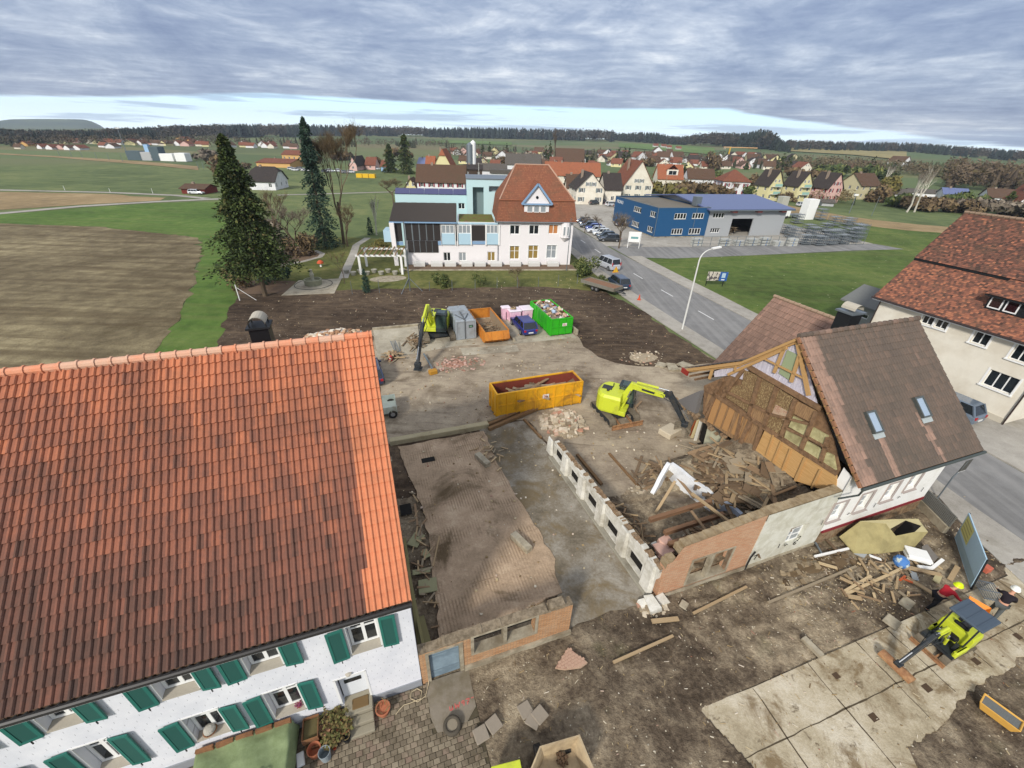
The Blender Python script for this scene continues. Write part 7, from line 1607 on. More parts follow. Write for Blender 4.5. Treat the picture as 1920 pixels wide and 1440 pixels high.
o=single('wicker_basket',MB().lathe((0,0,0),[(.13,0),(.2,.1),(.18,.12),(.12,.05),(0,.05)],14),M_crate,'basket with white fleece on the lower left window sill','basket',W(-6.6,.12,1.36));single('white_fleece',MB().lathe((0,0,0),[(.1,0),(.17,.06),(.15,.16),(.08,.21),(0,.22)],12),mat('fleece','#cbc6ba',.95,var=.2,scale=20,bump=1),'ball of white fleece in the window basket','fleece',W(-6.6,.12,1.44))
single('sill_pot',MB().lathe((0,0,0),[(.06,0),(.09,.12),(.07,.12),(0,.1)],12),M_terra,'small pot with pink heather on the right lower window sill','flower pot',W(-4.05,.1,1.14));m=MB();rnd=random.Random(9)
for k in range(60):m.rock((rnd.gauss(0,.05),rnd.gauss(0,.05),rnd.uniform(0,.1)),.02,rnd)
single('heather',m,mat('heather_pink','#8d4a64',.9,var=.3,scale=20),'pink heather growing in the sill pot','plant',W(-4.05,.1,1.25))
T=thing('old_tyre','old car tyre on its steel rim lying on the cobbles','tyre',g(848,1363,.07),0);MB().lathe((0,0,0),[(.18,.02),(.26,0),(.31,.04),(.32,.1),(.31,.16),(.26,.2),(.19,.18),(.18,.02)],24).build('tyre',mat('tyre_dusty','#4d473d',.9,var=.2,scale=8),T,smooth=True);MB().lathe((0,0,0),[(.19,.15),(.17,.1),(.08,.08),(.05,.12),(0,.12)],20).build('rim',mat('rim_dull','#8c8270',.6,metal=.3,var=.2),T)
single('garden_hose',MB().tube([g(*p)for p in((799,1225,.9),(806,1260,.3),(803,1285,.09),(798,1305,.09),(783,1316,.09),(770,1310,.09),(771,1298,.09),(782,1291,.09),(791,1296,.09),(789,1310,.1),(770,1318,.09),(757,1322,.09),(748,1332,.09),(742,1340,.09))],.014,6),mat('hose_beige','#b9a98a',.6),'beige garden hose looping from the brick wall onto the cobbles','hose')
T=thing('breaker_attachment','orange black hydraulic attachment lying beside the excavator stick tip','attachment',g(812,700,.1),SITE_A+.2);MB().bbox(-.35,-.25,0,.35,.25,.35,.04).build('head',mat('attach_orange','#a87a2a',.6,var=.2),T);MB().bar((.1,.2,.2),(.5,3.6,.2),.14,.14).build('rail',M_zinc,T)
T=thing('steel_ladder','grey steel grating frame leaning beside the large excavator','ladder',g(752,663,.1),A90+.12)
for y in(0,.45):MB().bar((0,y,0),(2.4,y,.35),.05,.08).build('rail',M_zinc,T)
for k in range(12):MB().bar((.1+k*.2,0,.03+k*.029),(.1+k*.2,.45,.03+k*.029),.03,.03).build('rung',M_zinc,T)
plank_heap('scrap_pile','dark scrap, pipes and boards beside the large excavator',3.9,30.4,.8,2.0,.1,.45,46,61,L=(.4,2.2),mats=(3,1,3,4),wr=(.05,.18),ang=(1.4,.5))
plank_heap('board_pile','rounded boards piled at the farmhouse roof corner',1.4,28.2,1.0,.7,.1,.35,22,62,L=(.6,1.8),mats=(1,0,4),wr=(.1,.3))
T=thing('fire_extinguisher','small red canister standing by the dark blue car','canister',g(733,676,.08),0);MB().lathe((0,0,0),[(.16,0),(.16,.4),(.1,.5),(0,.52)],12).build('canister',mat('canister_red','#b03a36',.5),T);MB().box(-.05,-.18,.25,.05,-.16,.38).build('label_plate',M_winw,T)
plank_heap('plank_pile','greyed planks and concrete lumps between the excavator and the half timbered house',17.9,14.2,.9,1.4,.1,.35,30,63,L=(.8,2.2),mats=(4,4,1),wr=(.12,.25),ang=(1.2,.4))
single('concrete_slab',MB().bbox(-.7,-.5,0,.7,.5,.4,.05),mat('pale_slab','#b7ab95',.9,var=.2,scale=3,bump=.2),'pale broken slab between excavator and half timbered house','slab',g(1255,812,.1),SITE_A+.3)
for k,(x,y,s_)in enumerate(((1262,690,.8),(1240,686,.6),(1283,684,.7))):m=MB();m.rock((0,0,0),s_,random.Random(k+3),.25);single('concrete_lump',m,M_conc,('middle','leftmost','rightmost')[k]+' of three flat concrete lumps left of the torn eave','rubble',g(x,y,.1),k,'flat concrete lumps at the soil edge')
def text(parent,s,loc,rot,size,mt,name='lettering',th=.01):
 c=bpy.data.curves.new(name,'FONT');c.body=s;c.size=size;c.extrude=th;c.align_x='LEFT';t=bpy.data.objects.new(name,c);COL.objects.link(t)
 dg=bpy.context.evaluated_depsgraph_get();me=bpy.data.meshes.new_from_object(t.evaluated_get(dg));bpy.data.objects.remove(t)
 me.materials.clear();me.materials.append(mt);o=bpy.data.objects.new(name,me);COL.objects.link(o);o.parent=parent;o.location=loc;o.rotation_euler=rot;return o
FO=Fr(g(935,496.5),radians(7));OB=thing('office_building','white office building with red mansard roof, blue gable and dark panelled wing','building',FO.o,FO.a)
def c45(x,y):return 720+x/4.5,220+y/4.5
def ox(x,y,v=0.0):p=FO.ov(*c45(x,y),v);return p[0],p[2]
XR=ox(1580,1100)[0];XL=ox(190,1100)[0];HE_=ox(1250,880)[1]
M_off=mat('office_white','#dcd8d8',.85,var=.04,scale=.5,bump=.08,bscale=20);M_lb=mat('panel_lightblue','#a5c1cf',.6);M_mb=mat('panel_blue','#7a97b5',.6);M_dp=mat('solar_panel_dark','#34302f',.35,var=.08);M_cy=mat('render_cyan','#b3cfd2',.85,var=.04)
hs=[];W_=[]
for(x0,y0,x1,y1,n)in((1065,910,1143,988,2),(1228,910,1305,988,2),(1392,905,1466,985,2),(1063,1085,1140,1198,2),(1220,1080,1297,1193,2),(1376,1078,1450,1190,2)):
 a,zt_=ox(x0,y0);b,zb_=ox(x1,y1);hs.append((a,b,zb_,zt_));W_.append((a,zb_,b-a,zt_-zb_,n,2 if zb_<3.6 else 1))
m=MB();wallp(m,(0,0),(XR,0),0,HE_,hs,.2);wallp(m,(XR,0),(XR,11),0,HE_,[(3,4,4.4,6),(6.5,7.5,4.4,6),(3,4,1,2.8),(6.5,7.5,1,2.8)],.2);wallp(m,(XR,11),(0,11),0,HE_);wallp(m,(0,11),(0,0),0,HE_);m.build('wall',M_off,OB)
for(y,z)in((3,4.4),(6.5,4.4),(3,1),(6.5,1)):window(OB,(XR-.13,y,z),pi/2,1.0,1.6 if z>4 else 1.8,2,2)
M_curt=[M_glass,mat('pane_ochre','#8a7440',.3,var=.2),M_glasscur,mat('pane_orange','#b37a4c',.4)]
for i,(a,z,w_,h_,n,nz)in enumerate(W_):window(OB,(a,.14,z),0,w_,h_,n,nz,None,M_curt[(0,0,3,1,1,2)[i]],.09,.12)
for a,z,w_,h_,n,nz in W_:m=MB();m.box(a-.14,-.02,z-.12,a,.02,z+h_+.12);m.box(a+w_,-.02,z-.12,a+w_+.14,.02,z+h_+.12);m.box(a,-.02,z+h_,a+w_,.02,z+h_+.12);m.build('window_surround',M_winw,OB)
bx,bz=ox(1525,1010);bt=ox(1525,885)[1];m=MB();m.lathe((bx,.1,bz),[(.15,-.75),(.75,-.1),(.85,0),(.8,.02),(.8,bt-bz)],12);BY=m.build('bay',M_off,OB)
for a in(-.48,.12):window(BY,(bx+a,-.72+.0,bz+.35),0,.38,1.35,1,1,None,M_glasscur,.05)
M_mans=roofmat('office_tiles','#99644a','#80523f','#553c30',.3,.2,.5,'#5c5040');z1=FO.ov(*c45(950,692),.9)[2];rl_,rr_=FO.ov(*c45(1110,395),5.5),FO.ov(*c45(1390,395),5.5);zr_=rl_[2]
oh=.45;A_=[(-oh,-oh),(XR+oh,-oh),(XR+oh,11+oh),(-oh,11+oh)];B_=[(-oh+.5,.9-.4),(XR+oh-.5,.5),(XR+oh-.5,10.5),(-oh+.5,10.5)]
m=MB();vs=[(*p,HE_)for p in A_]+[(*p,z1)for p in B_]+[(rl_[0],5.5,zr_),(rr_[0],5.5,zr_)]
B2=[(p[0]-.0,p[1])for p in B_]
m.add(vs,[(i,(i+1)%4,4+(i+1)%4,4+i)for i in range(4)]+[(4,5,9,8),(5,6,9),(6,7,8,9),(7,4,8),(3,2,1,0)]);RF_=m.build('roof',M_mans,OB);fixn(RF_)
MB().box(-oh+.35,.33,z1-.06,XR+oh-.35,.5,z1+.08).build('roof_step',mat('tile_worn','#8f5a42',.9,var=.3),RF_);m=MB();m.tube([(-oh,-oh-.06,HE_-.03),(XR+oh,-oh-.06,HE_-.03)],.08,6);m.build('gutter',M_zinc,OB)
for a,b in(((-oh+.5,.5,z1),(rl_[0],5.5,zr_)),((XR+oh-.5,.5,z1),(rr_[0],5.5,zr_)),((rl_[0],5.5,zr_),(rr_[0],5.5,zr_))):MB().tube([a,b],.11,6).build('ridge_tiles',mat('ridge_pale','#a98a76',.9,var=.3),RF_)
dx0,dz0=ox(1182,818);dx1,dz1=ox(1395,722);dpx,dpz=ox(1287,560);dxm=(dx0+dx1)/2
D_=MB().ext([(dx0,0,dz0),(dx1,0,dz0),(dx1,0,dz1),(dxm,0,dpz-.3),(dx0,0,dz1)],(0,5,0)).build('dormer',M_off,OB);fixn(D_)
for k in range(3):window(D_,(dx0+.42+k*(dx1-dx0-.72)/3,-.04,dz0+.3),0,(dx1-dx0-1.2)/3,dz1-dz0-.75,1,1,None,M_glasscur,.07)
ex=.45;m=MB()
for s_ in(-1,1):q0=(dxm+s_*((dx1-dx0)/2+ex),dz1-.15);m.ext([(dxm,-.3,dpz+.1),(q0[0],-.3,q0[1]),(q0[0],-.3,q0[1]+.22),(dxm,-.3,dpz+.38)],(0,5.5,0))
fixn(m.build('dormer_roof',M_mans,D_))
m=MB()
for s_ in(-1,1):m.bar((dxm,-.32,dpz),(dxm+s_*((dx1-dx0)/2+ex),-.32,dz1-.2),.1,.3,upv=(0,0,1))
m.box(dx0-ex,-.35,dz1-.3,dx1+ex,-.02,dz1-.1);m.build('blue_gable_trim',M_mb,D_);MB().cyl((dxm,-.06,dz1+.75),(dxm,.02,dz1+.75),.22,n=12).build('oval_window',M_glass,D_)
zw=ox(300,885)[1];wx0=ox(45,885)[0]
hs=[];W_=[]
for(x0,y0,x1,y1)in((500,1140,565,1213),(630,1140,695,1213),(873,1135,938,1213)):a,zt_=ox(x0,y0);b,zb_=ox(x1,y1);hs.append((a-XL,b-XL,zb_,zt_));W_.append((a,zb_,b-a,zt_-zb_))
m=MB();wallp(m,(XL,.1),(-.01,.1),0,zw,hs,.2);wallp(m,(XL,8),(XL,.1),0,zw);m.build('wing_wall',M_off,OB)
for i,(a,z,w_,h_)in enumerate(W_):window(OB,(a,.2,z),0,w_,h_,2,1,None,M_curt[(0,2,1)[i]],.09,.1)
def pan(name,x0,y0,x1,y1,m_,off=-.06,th=.06,par=None):a,zt_=ox(x0,y0);b,zb_=ox(x1,y1);return MB().box(a,.1+off-th,zb_,b,.1+off,zt_).build(name,m_,par or OB)
for q in((68,890,160,1045),(178,890,478,1040),(200,1042,460,1140),(740,910,855,1040),(600,910,622,1040)):
 o=pan('dark_panel',*q,M_dp)
 for f in(.2,.4,.6,.8):
  if q[2]-q[0]>200:xx=q[0]+(q[2]-q[0])*f;pan('panel_joint',xx-1.5,q[1],xx+1.5,q[3],M_zinc,-.125,.01,o)
for q in((75,1048,165,1078),(455,1045,490,1078),(745,1045,855,1072),(445,885,970,905)):pan('blue_band',*q,M_mb if q[1]>1000 else M_lb)
for q in((487,978,600,1072),(628,978,735,1072),(868,978,968,1072)):pan('spandrel',*q,M_lb,-.05,.2)
for(x0,x1)in((487,590),(628,730),(865,960)):a,zb_=ox(x0,978);b,zt_=ox(x1,908);window(OB,(a,-.1,zb_),0,b-a,zt_-zb_,3,1,None,M_glasscur,.08)
for x in(483,604,622,737,862,972):pan('white_pier',x-8,905,x+4,1078,M_winw,-.05,.22)
zc1=FO.ov(*c45(300,722),6.5)[2];a0,a1=wx0,ox(612,870)[0];m=MB();N=90
for i in range(N):
 x0,x1=a0+(a1-a0)*i/N,a0+(a1-a0)*(i+1)/N;xm=(x0+x1)/2;T0=a1-.6*0
 m.add([(x0,-.35,zw+.12),(xm,-.35,zw+.2),(x1,-.35,zw+.12),(x0,6.5,zc1),(xm,6.5,zc1+.08),(x1,6.5,zc1)],[(0,1,4,3),(1,2,5,4)])
WR_=m.build('corrugated_roof',mat('corrugated_brown','#57504a',.8,var=.2,scale=1.5),OB);MB().ext([(a0,-.35,zw+.1),(a1,-.35,zw+.1),(a1,6.5,zc1-.02),(a0,6.5,zc1-.02)],(0,0,-.2)).build('roof_deck',M_zinc,OB)
MB().box(a0,-.4,zw-.08,a1,-.34,zw+.12).build('fascia',M_mb,OB)
a2=ox(945,860)[0]-.1;GRF=MB().box(a1+.1,.0,zw-.25,a2,8.5,zw+.02).build('flat_roof',M_winw,OB);MB().box(a1+.35,.6,zw+.021,a2-.1,8,zw+.1).build('roof_planting',mat('sedum','#5d6a2a',.95,var=.3,scale=1.5,col2='#6b4f33',bump=.6),OB)
pts=[ox(45,885),ox(85,885),ox(120,1320),ox(90,1320)];MB().ext([(pts[0][0],-.6,pts[0][1]),(pts[1][0],-.6,pts[1][1]),(pts[1][0]+.1,-.6,0),(pts[0][0]+.2,-.6,0)],(0,.5,0)).build('white_pylon',M_off,OB)
bq0=ox(5,955);MB().box(wx0-1.1,0,bq0[1]-1.7,wx0+.3,3,bq0[1]).build('balcony',M_lb,OB)
m=MB();q=ox(185,1260)[0];m.tube([(XL+.1,-.1,0),(XL+.1,-.1,zw)],.06,6);m.build('downpipe',M_zinc,OB);MB().tube([(-.15,-.05,0),(-.15,-.05,zw)],.05,6).build('downpipe',M_zinc,OB)
for(x0,x1)in((255,350),(400,497),(515,610),(655,748),(765,858),(900,995),(1062,1155),(1217,1313),(1376,1472)):a,b=ox(x0,1290,-1.2)[0],ox(x1,1290,-1.2)[0];m=MB();m.box(a,-1.3,.05,b,-1.2,.55);m.box(a,-.5,.05,b,-.4,.75);m.add([(a,-1.3,.55),(b,-1.3,.55),(b,-.42,.75),(a,-.42,.75)],[(0,1,2,3)]);m.build('light_well',mat('well_white','#c3c2bd',.7,var=.1),OB)
o=MB().box(XL,-3.1,0,XR+.3,-.2,.06).build('planting_bed',mat('mulch','#6d5a49',.95,var=.5,scale=5,bump=.6),OB);MB().box(XL-.2,-3.6,0,XR+.5,-3.11,.12).build('bed_kerb',M_conc,OB)
m=MB();e=[FO.ov(x,y,14)for x,y in((742,383),(877,383),(743,363),(877,362))]
CY_=thing('cyan_annex','low cyan annex with row of windows and tilted dark blue solar roof','building',FO.o+FO.u*e[0][0]+FO.v*14,FO.a);Wc=e[1][0]-e[0][0];hc_=e[2][2]
hs=[(1.0+k*(Wc-1)/7,1.0+k*(Wc-1)/7+(Wc/7)*.62,hc_-2.4,hc_-1.4)for k in range(7)]
m=MB();wallp(m,(0,0),(Wc,0),0,hc_,hs,.2);wallp(m,(0,7),(0,0),0,hc_);wallp(m,(Wc,7),(0,7),0,hc_);m.build('wall',M_cy,CY_);MB().box(0,0,hc_-.1,Wc,7,hc_).build('roof',M_zinc,CY_)
for a,b,c,d in hs:window(CY_,(a,.14,c),0,b-a,d-c,2,1,None,None,.07)
for k in range(5):w_=Wc/5;MB().ext([(k*w_+.03,-.1,hc_),(k*w_+w_-.03,-.1,hc_),(k*w_+w_-.03,1.6,hc_+.75),(k*w_+.03,1.6,hc_+.75)],(0,0,.05)).build('solar_panel',mat('solar_purple','#3d3f66',.3,spec=.6),CY_)
e=[FO.ov(x,y,10)for x,y in((876,388),(936,388),(876,336),(936,336))]
TW=thing('cyan_tower','light cyan block with a tall recessed opening between annex and red mansard roof','building',FO.o+FO.u*e[0][0]+FO.v*10,FO.a);Wc=e[1][0]-e[0][0]+3;hc_=e[2][2]
m=MB();wallp(m,(0,0),(Wc,0),0,hc_,[(1.0,2.9,1.5,hc_-1.2),(3.8,6.5,hc_-1.9,hc_-1.0)],1.2);wallp(m,(0,9),(0,0),0,hc_);wallp(m,(Wc,0),(Wc,9),0,hc_);wallp(m,(Wc,9),(0,9),0,hc_);m.build('wall',M_cy,TW);MB().box(-.1,-.1,hc_,Wc+.1,9.1,hc_+.15).build('roof',M_zinc,TW);MB().box(.9,1.21,1.4,3.0,1.3,hc_-1.1).build('recess_wall',mat('recess_grey','#6f8081',.8),TW);MB().box(3.8,1.0,hc_-1.9,6.5,1.1,hc_-1.0).build('window',M_glasscur,TW)
FB=Fr(g(1225,446),radians(14.1));M_blue=mat('cladding_blue','#214e76',.5,var=.06,scale=3,stretch=(12,12,.3));HB=6.1
BH=thing('blue_workshop','blue clad flat roofed workshop with white windows and white lettering','building',FB.o,FB.a)
def c436(x,y):return 1040+x/4.364,220+y/4.364
fw_=[];lw_=[]
for(x0,y0,x1,y1,n)in((985,785,1072,832,4),(1132,783,1215,828,4),(960,912,1040,957,4),(1103,908,1185,955,4)):a=FB.ov(*c436(x0,y0),0);b=FB.ov(*c436(x1,y1),0);fw_.append((a[0],b[0],b[2],a[2],n))
for(x0,y0,x1,y1,n)in((645,740,705,785,4),(780,772,822,822,3),(560,825,588,868,3),(628,860,685,905,5),(755,895,797,945,3)):
 a=FB.ou(*c436(x1,(y0*0+y1)),0);b=FB.ou(*c436(x0,y1-20),0);zb_=a[2];lw_.append((max(.3,a[1]),min(b[1],20.5),zb_,zb_+1.15,n))
m=MB();Lb,Db=12.7,21
wallp(m,(0,0),(Lb,0),.25,HB,[q[:4]for q in fw_],.15);wallp(m,(0,Db),(0,0),.25,HB,[(Db-b,Db-a,c,d)for a,b,c,d,n in lw_],.15);wallp(m,(Lb,0),(Lb,Db),.25,HB);wallp(m,(Lb,Db),(0,Db),.25,HB);m.build('wall',M_blue,BH)
for a,b,c,d,n in fw_:window(BH,(a,.06,c),0,b-a,d-c,n,1,None,None,.1,.12)
for a,b,c,d,n in lw_:window(BH,(.06,b,c),-pi/2,b-a,d-c,n,1,None,None,.1,.12)
MB().box(.15,.15,HB-.35,Lb-.15,Db-.15,HB-.25).build('roof',mat('roof_gravel','#6f695e',.95,var=.2,scale=1,dark='#58534a'),BH);m=MB();m.box(-.04,-.04,HB,Lb+.04,.15,HB+.12);m.box(-.04,.15,HB,.15,Db,HB+.12);m.box(Lb-.15,.15,HB,Lb+.04,Db,HB+.12);m.box(.15,Db-.15,HB,Lb-.15,Db,HB+.12);m.build('roof_trim',M_zinc,BH);MB().box(.06,.06,0,Lb-.06,Db-.06,.24).build('plinth',M_conc,BH);MB().box(-.05,-.05,.25,.05,.05,HB).build('corner_trim',M_zinc,BH)
MB().tube([(Lb*.73,-.07,.2),(Lb*.73,-.07,HB)],.05,6).build('downpipe',M_zinc,BH);MB().box(Lb*.66,-.01,.25,Lb*.74,.1,2.4).build('door',mat('door_blue','#1b4470',.5),BH)if 0 else None
text(BH,'FROHLI',(-.03,Db-1.0,HB-1.35),(pi/2,0,-pi/2),1.05,M_winw)
HL=thing('grey_hall','grey storage hall with slate blue solar roof and open gate','hall',FB.o+FB.u*12.75,FB.a);Lh=20.2;M_hg=mat('hall_grey','#9b9ea0',.7,var=.05,scale=2,stretch=(10,10,.3));zr2=FB.ov(1360,364,13)[2]
ga=FB.ov(*c436(1420,965),0)[0]-12.75;gb=FB.ov(*c436(1590,965),0)[0]-12.75;gz=FB.ov(*c436(1440,830),0)[2];ww=[]
for(x0,y0,x1,y1)in((1303,783,1385,825),(1280,908,1345,945)):a=FB.ov(*c436(x0,y0),0);b=FB.ov(*c436(x1,y1),0);ww.append((a[0]-12.75,b[0]-12.75,b[2],a[2]))
m=MB();wallp(m,(0,0),(Lh,0),0,6.0,[(ga,gb,0.01,gz)]+ww,.3);wallp(m,(Lh,0),(Lh,26),0,6.0,(),.2,[(13,zr2-.3)]);wallp(m,(0,26),(0,0),0,6.0,(),.2,[(13,zr2-.3)]);wallp(m,(Lh,26),(0,26),0,6.0);m.build('wall',M_hg,HL)
for a,b,c,d in ww:window(HL,(a,.2,c),0,b-a,d-c,4,1,None,None,.1,.1)
m=MB();gable_roof(m,0,Lh,0,26,6.05,zr2,'x',1.1,.25);fixn(m.build('roof',M_pv,HL));MB().box(ga-.1,8,0,gb+.1,8.2,gz+.5).build('inner_wall',M_interior,HL);MB().box(-1.1,-1.2,5.55,Lh+1.1,-1.08,5.8).build('eave_trim',M_zinc,HL)
for k in range(3):MB().box(Lh*(.25+.32*k),-1.0,5.2,Lh*(.25+.32*k)+1.2,-.02,5.5).build('purlin_end',mat('purlin_red','#6b2c26',.7),HL)
MB().box(-1.6,3.5,6.0,-.2,5,7.9).build('roof_vent',M_zinc,HL)
plank_heap('stored_timber','stacked formwork boards seen through the hall gate',0,0,1.6,1.0,.1,1.6,30,70,L=(1.5,3),mats=(3,4));bpy.data.objects[[o.name for o in bpy.data.objects if o.name.startswith('stored_timber')][0]].location=FB.o+FB.u*(12.75+(ga+gb)/2)+FB.v*3
rnd=random.Random(88);k_=0
RK=thing('scaffold_rack','steel rack filled with scaffold frames in the storage yard','rack',(0,0,0),0,'racks of scaffold parts in the fenced yard')
for k in range(6):MB().bar((k*.5,0,0),(k*.5,0,2.4),.06,.06).build('upright',M_zinc,RK);MB().bar((k*.5,1.8,0),(k*.5,1.8,2.4),.06,.06).build('upright',M_zinc,RK)
for z in(.3,.9,1.5,2.1):MB().bar((0,0,z),(2.5,0,z),.05,.05).bar((0,1.8,z),(2.5,1.8,z),.05,.05).build('rail',M_zinc,RK);MB().box(.1,.1,z+.03,2.4,1.7,z+.1).build('frame_stack',mat('scaffold_stack','#8b9092',.6,var=.5,scale=9,metal=.3),RK)
spots=[(1505,460),(1530,462),(1553,461),(1575,459),(1598,456),(1512,438),(1545,436),(1580,438),(1602,440),(1490,420),(1455,402),(1520,448),(1542,450),(1565,448),(1590,447),(1608,449),(1560,425),(1590,424),(1535,414),(1480,448),(1470,440)]
for i,(x,y)in enumerate(spots):dup_=RK if i==0 else dup(RK);dup_.location=gt(x,y);dup_.rotation_euler=(0,0,FB.a+rnd.uniform(-.1,.1));dup_.scale=(1,1,rnd.choice((.9,1.1,1.4)))
PS=thing('pallet_stack','stack of pale wrapped formwork panels at the yard fence','stack',(0,0,0),0,'pallet stacks along the yard fence')
for z in(0,.5,1.0):MB().box(0,0,z,2.3,1.4,z+.4).build('panel_bundle',mat('bundle_pale','#a9aaa4',.8,var=.25,scale=4),PS);MB().box(1.0,-.01,z+.05,1.25,0.0,z+.35).build('blue_strap',mat('strap_blue','#4a6c99',.6),PS)
for i,(x,y)in enumerate(((1352,462),(1378,461),(1403,461),(1428,461),(1452,462),(1478,462),(1300,461))):dup_=PS if i==0 else dup(PS);dup_.location=gt(x,y);dup_.rotation_euler=(0,0,FB.a+rnd.uniform(-.05,.05));dup_.scale=(.9,.9,rnd.choice((.7,1,1.1)))
T=thing('yard_fence','long low wire fence along the storage yard and side road','fence',gt(1298,463),0);a,b=gt(1298,463),gt(1618,459)
for i in range(22):q=a.lerp(b,i/21)-a;MB().bar(q,q+Vector((0,0,2.0)),.07,.07).build('post',M_zinc,T)
for z in(.1,.7,1.3,2.0):MB().bar(Vector((0,0,z)),b-a+Vector((0,0,z)),.03,.04).build('rail',M_zinc,T)
for x,y,lb in((1490,432,'white flatbed truck standing behind the grey hall'),):
 T=thing('flatbed_truck',lb,'truck',gt(x-20,y-22),FB.a+.05);MB().bbox(0,0,.6,1.9,2.0,2.2,.15).build('cab',M_winw,T);MB().box(2.0,0,.8,6.5,2.0,1.1).build('bed',M_zinc,T);MB().box(-.02,.2,1.4,.4,1.8,1.95).build('window',M_glass,T)
 for xx in(.9,5.2):
  for yy in(.0,1.75):MB().cyl((xx,yy,.4),(xx,yy+.25,.4),.4,n=14).build('wheel',M_tyre,T)
single('stacked_container',MB().bbox(0,0,0,3.2,2.6,5.4,.05),M_winw,'tall white container tower behind the scaffold yard','container',gt(1508,412),FB.a);single('stacked_container',MB().bbox(0,0,0,2.5,2.4,4.2,.05),mat('cont_grey','#a6a79c',.6),'grey white container stack right of the hall','container',gt(1462,395),FB.a)
PAL={'w':M_white,'c':M_cream,'y':mat('render_yellow','#cfc697',.85,var=.05),'p':mat('render_pink','#cda9a0',.85,var=.05),'b':mat('render_beige','#b9b08d',.85,var=.05),'g':mat('render_grey','#a5a6a6',.85,var=.05),'r':mat('timber_red','#6b2a22',.8,var=.15),'d':mat('timber_dark','#43362d',.85,var=.2),'o':mat('render_ochre','#c8a066',.85,var=.05),'s':mat('render_sky','#8fb0cf',.8)}
RP={'r':M_roofr,'o':M_roofo,'b':M_roofb,'d':M_roofd,'g':M_roofg,'v':M_pv};M_shr=mat('shutter_red','#7d2230',.6);M_shb=mat('shutter_grey','#6f7a7c',.6)
def vh(label,x0,x1,yb,ye,yr,wc='w',rc='r',axis='x',rot=0.0,dep=None,name='house',group=None,shut=None,roof='gable',hip=0,wins=True,**k):
 while gt(x0,yb)is None:yb+=1;ye+=1;yr+=1
 p=gt(x0,yb);s_=ppm(p);w_=(x1-x0)/s_/max(.5,cos(rot))*(1-.28*abs(sin(rot))if rot else 1);he=max(1.2,hgt(x0,yb,ye,x0));d_=dep or w_*(.75 if axis=='x' else 1.2)
 f=gt(x0,yb);dd=ray((x0+x1)/2,yr);back=(d_/2 if axis=='x' else 0);R_=hypot(f.x,f.y)+back;hr=CAMH+dd.z*R_/hypot(dd.x,dd.y)-f.z;hr=max(he+.8,min(hr,he+(w_*.95 if axis=='y' else d_*.75)))
 wn=[]
 if wins and s_>2.2:
  rows=[.9+i*2.7 for i in range(max(1,int((he+.9)/2.7)))];rows=[r for r in rows if r+1.3<he];nf=max(1,int(w_/3));ns=max(1,int(d_/3.3))
  wn=win_rows('f',w_,rows,nf,1.05,1.3,1.1)+win_rows('r',d_,rows,ns,1.0,1.3,1.1)+win_rows('l',d_,rows,ns,1.0,1.3,1.1)
  if axis=='y' and hr-he>3:wn+=[('f',w_/2-1.3,he+.6,.8,1.1),('f',w_/2+.5,he+.6,.8,1.1)]
 a=-atan2(p.x,p.y)*0+rot
 ch=[(w_*.3,d_*.5,hr+.5)]if(s_>2.5 and roof=='gable')else()
 return house(name,label,k.pop('cat','house'),p,a,w_,d_,he,hr,PAL[wc],RP[rc],axis,roof,.45,wn,ch,group,hip=hip,shut=shut,**k)
vh('white house with dark red shutters and long brown roof behind the cyan annex',784,873,372,338,308,'w','b',shut=M_shr,rot=.05,dep=9)
vh('yellow gabled barn leaning against the white house with red shutters',759,783,366,352,334,'y','b','y',.05,8)
vh('yellow inn with half hipped bright red roof',812,850,338,316,279,'y','o','y',.0,16,hip=1.5)
vh('low red building with bright orange roof left of the yellow inn',800,815,336,310,292,'r','o','x',0,8)
vh('dark timber chalet with white window boxes',870,905,345,316,308,'d','d','x',.1,9)
vh('long grey industrial hall with flat blue grey roof',892,948,340,318,306,'w','g','x',.0,12,cat='hall',name='hall',wins=False)
vh('white industrial building with dark grey roof above the mansard roof',948,1012,330,307,288,'w','g','x',.0,14,cat='hall',name='hall',wins=False)
vh('white office block with ribbon window right behind the cyan tower',920,972,345,325,318,'w','g','x',.0,8,roof='flat',cat='building',name='building')
vh('long building with bright orange roof behind the mansard roof',1022,1122,352,326,304,'c','o','x',.0,10)
vh('big barn with plain brown roof on the rise',1042,1094,312,303,278,'d','b','x',.0,16,cat='barn',name='barn',wins=False)
vh('small cream house with dormers and brown roof right of the mansard roof',1062,1088,372,350,326,'c','b','x',.0,9)
vh('left cream twin house with gable to the car park',1079,1131,383,352,324,'c','d','y',.08,13,shut=M_shb)
vh('low cream house with glazed veranda between the twin gables',1132,1163,381,353,324,'c','d','x',.08,10)
vh('tall cream gabled house with big red roof beside the blue workshop',1166,1222,376,345,301,'c','r','y',.1,15,shut=M_shb)
vh('cream house with orange roof and arched dormer gable',1231,1276,353,333,308,'c','o','x',-.05,10,dormers=((6.2,5.6,5.0,2.2),))
vh('white house with long worn brown roof among gardens',1287,1335,353,333,316,'w','b','x',-.05,9)
vh('white villa with red hipped roof behind a bare tree',1350,1399,368,339,318,'w','r','x',-.1,12,roof='hip',shut=M_shr)
BAL=((4.0,2.6,3.4,1.0),(4.0,5.2,3.4,1.0))
vh('left pale yellow apartment house with mint balconies',1434,1466,377,345,319,'y','d','y',.3,7,balc=((1.6,2.4,3.4,1.1),(1.6,5.0,3.4,1.1)))
vh('right pale yellow apartment house with mint balconies',1488,1521,378,346,322,'y','d','y',.3,7,balc=((1.6,2.4,3.4,1.1),(1.6,5.0,3.4,1.1)))
vh('pink apartment house with wine red shutters',1544,1579,380,350,324,'p','d','y',.3,8,shut=M_shr)
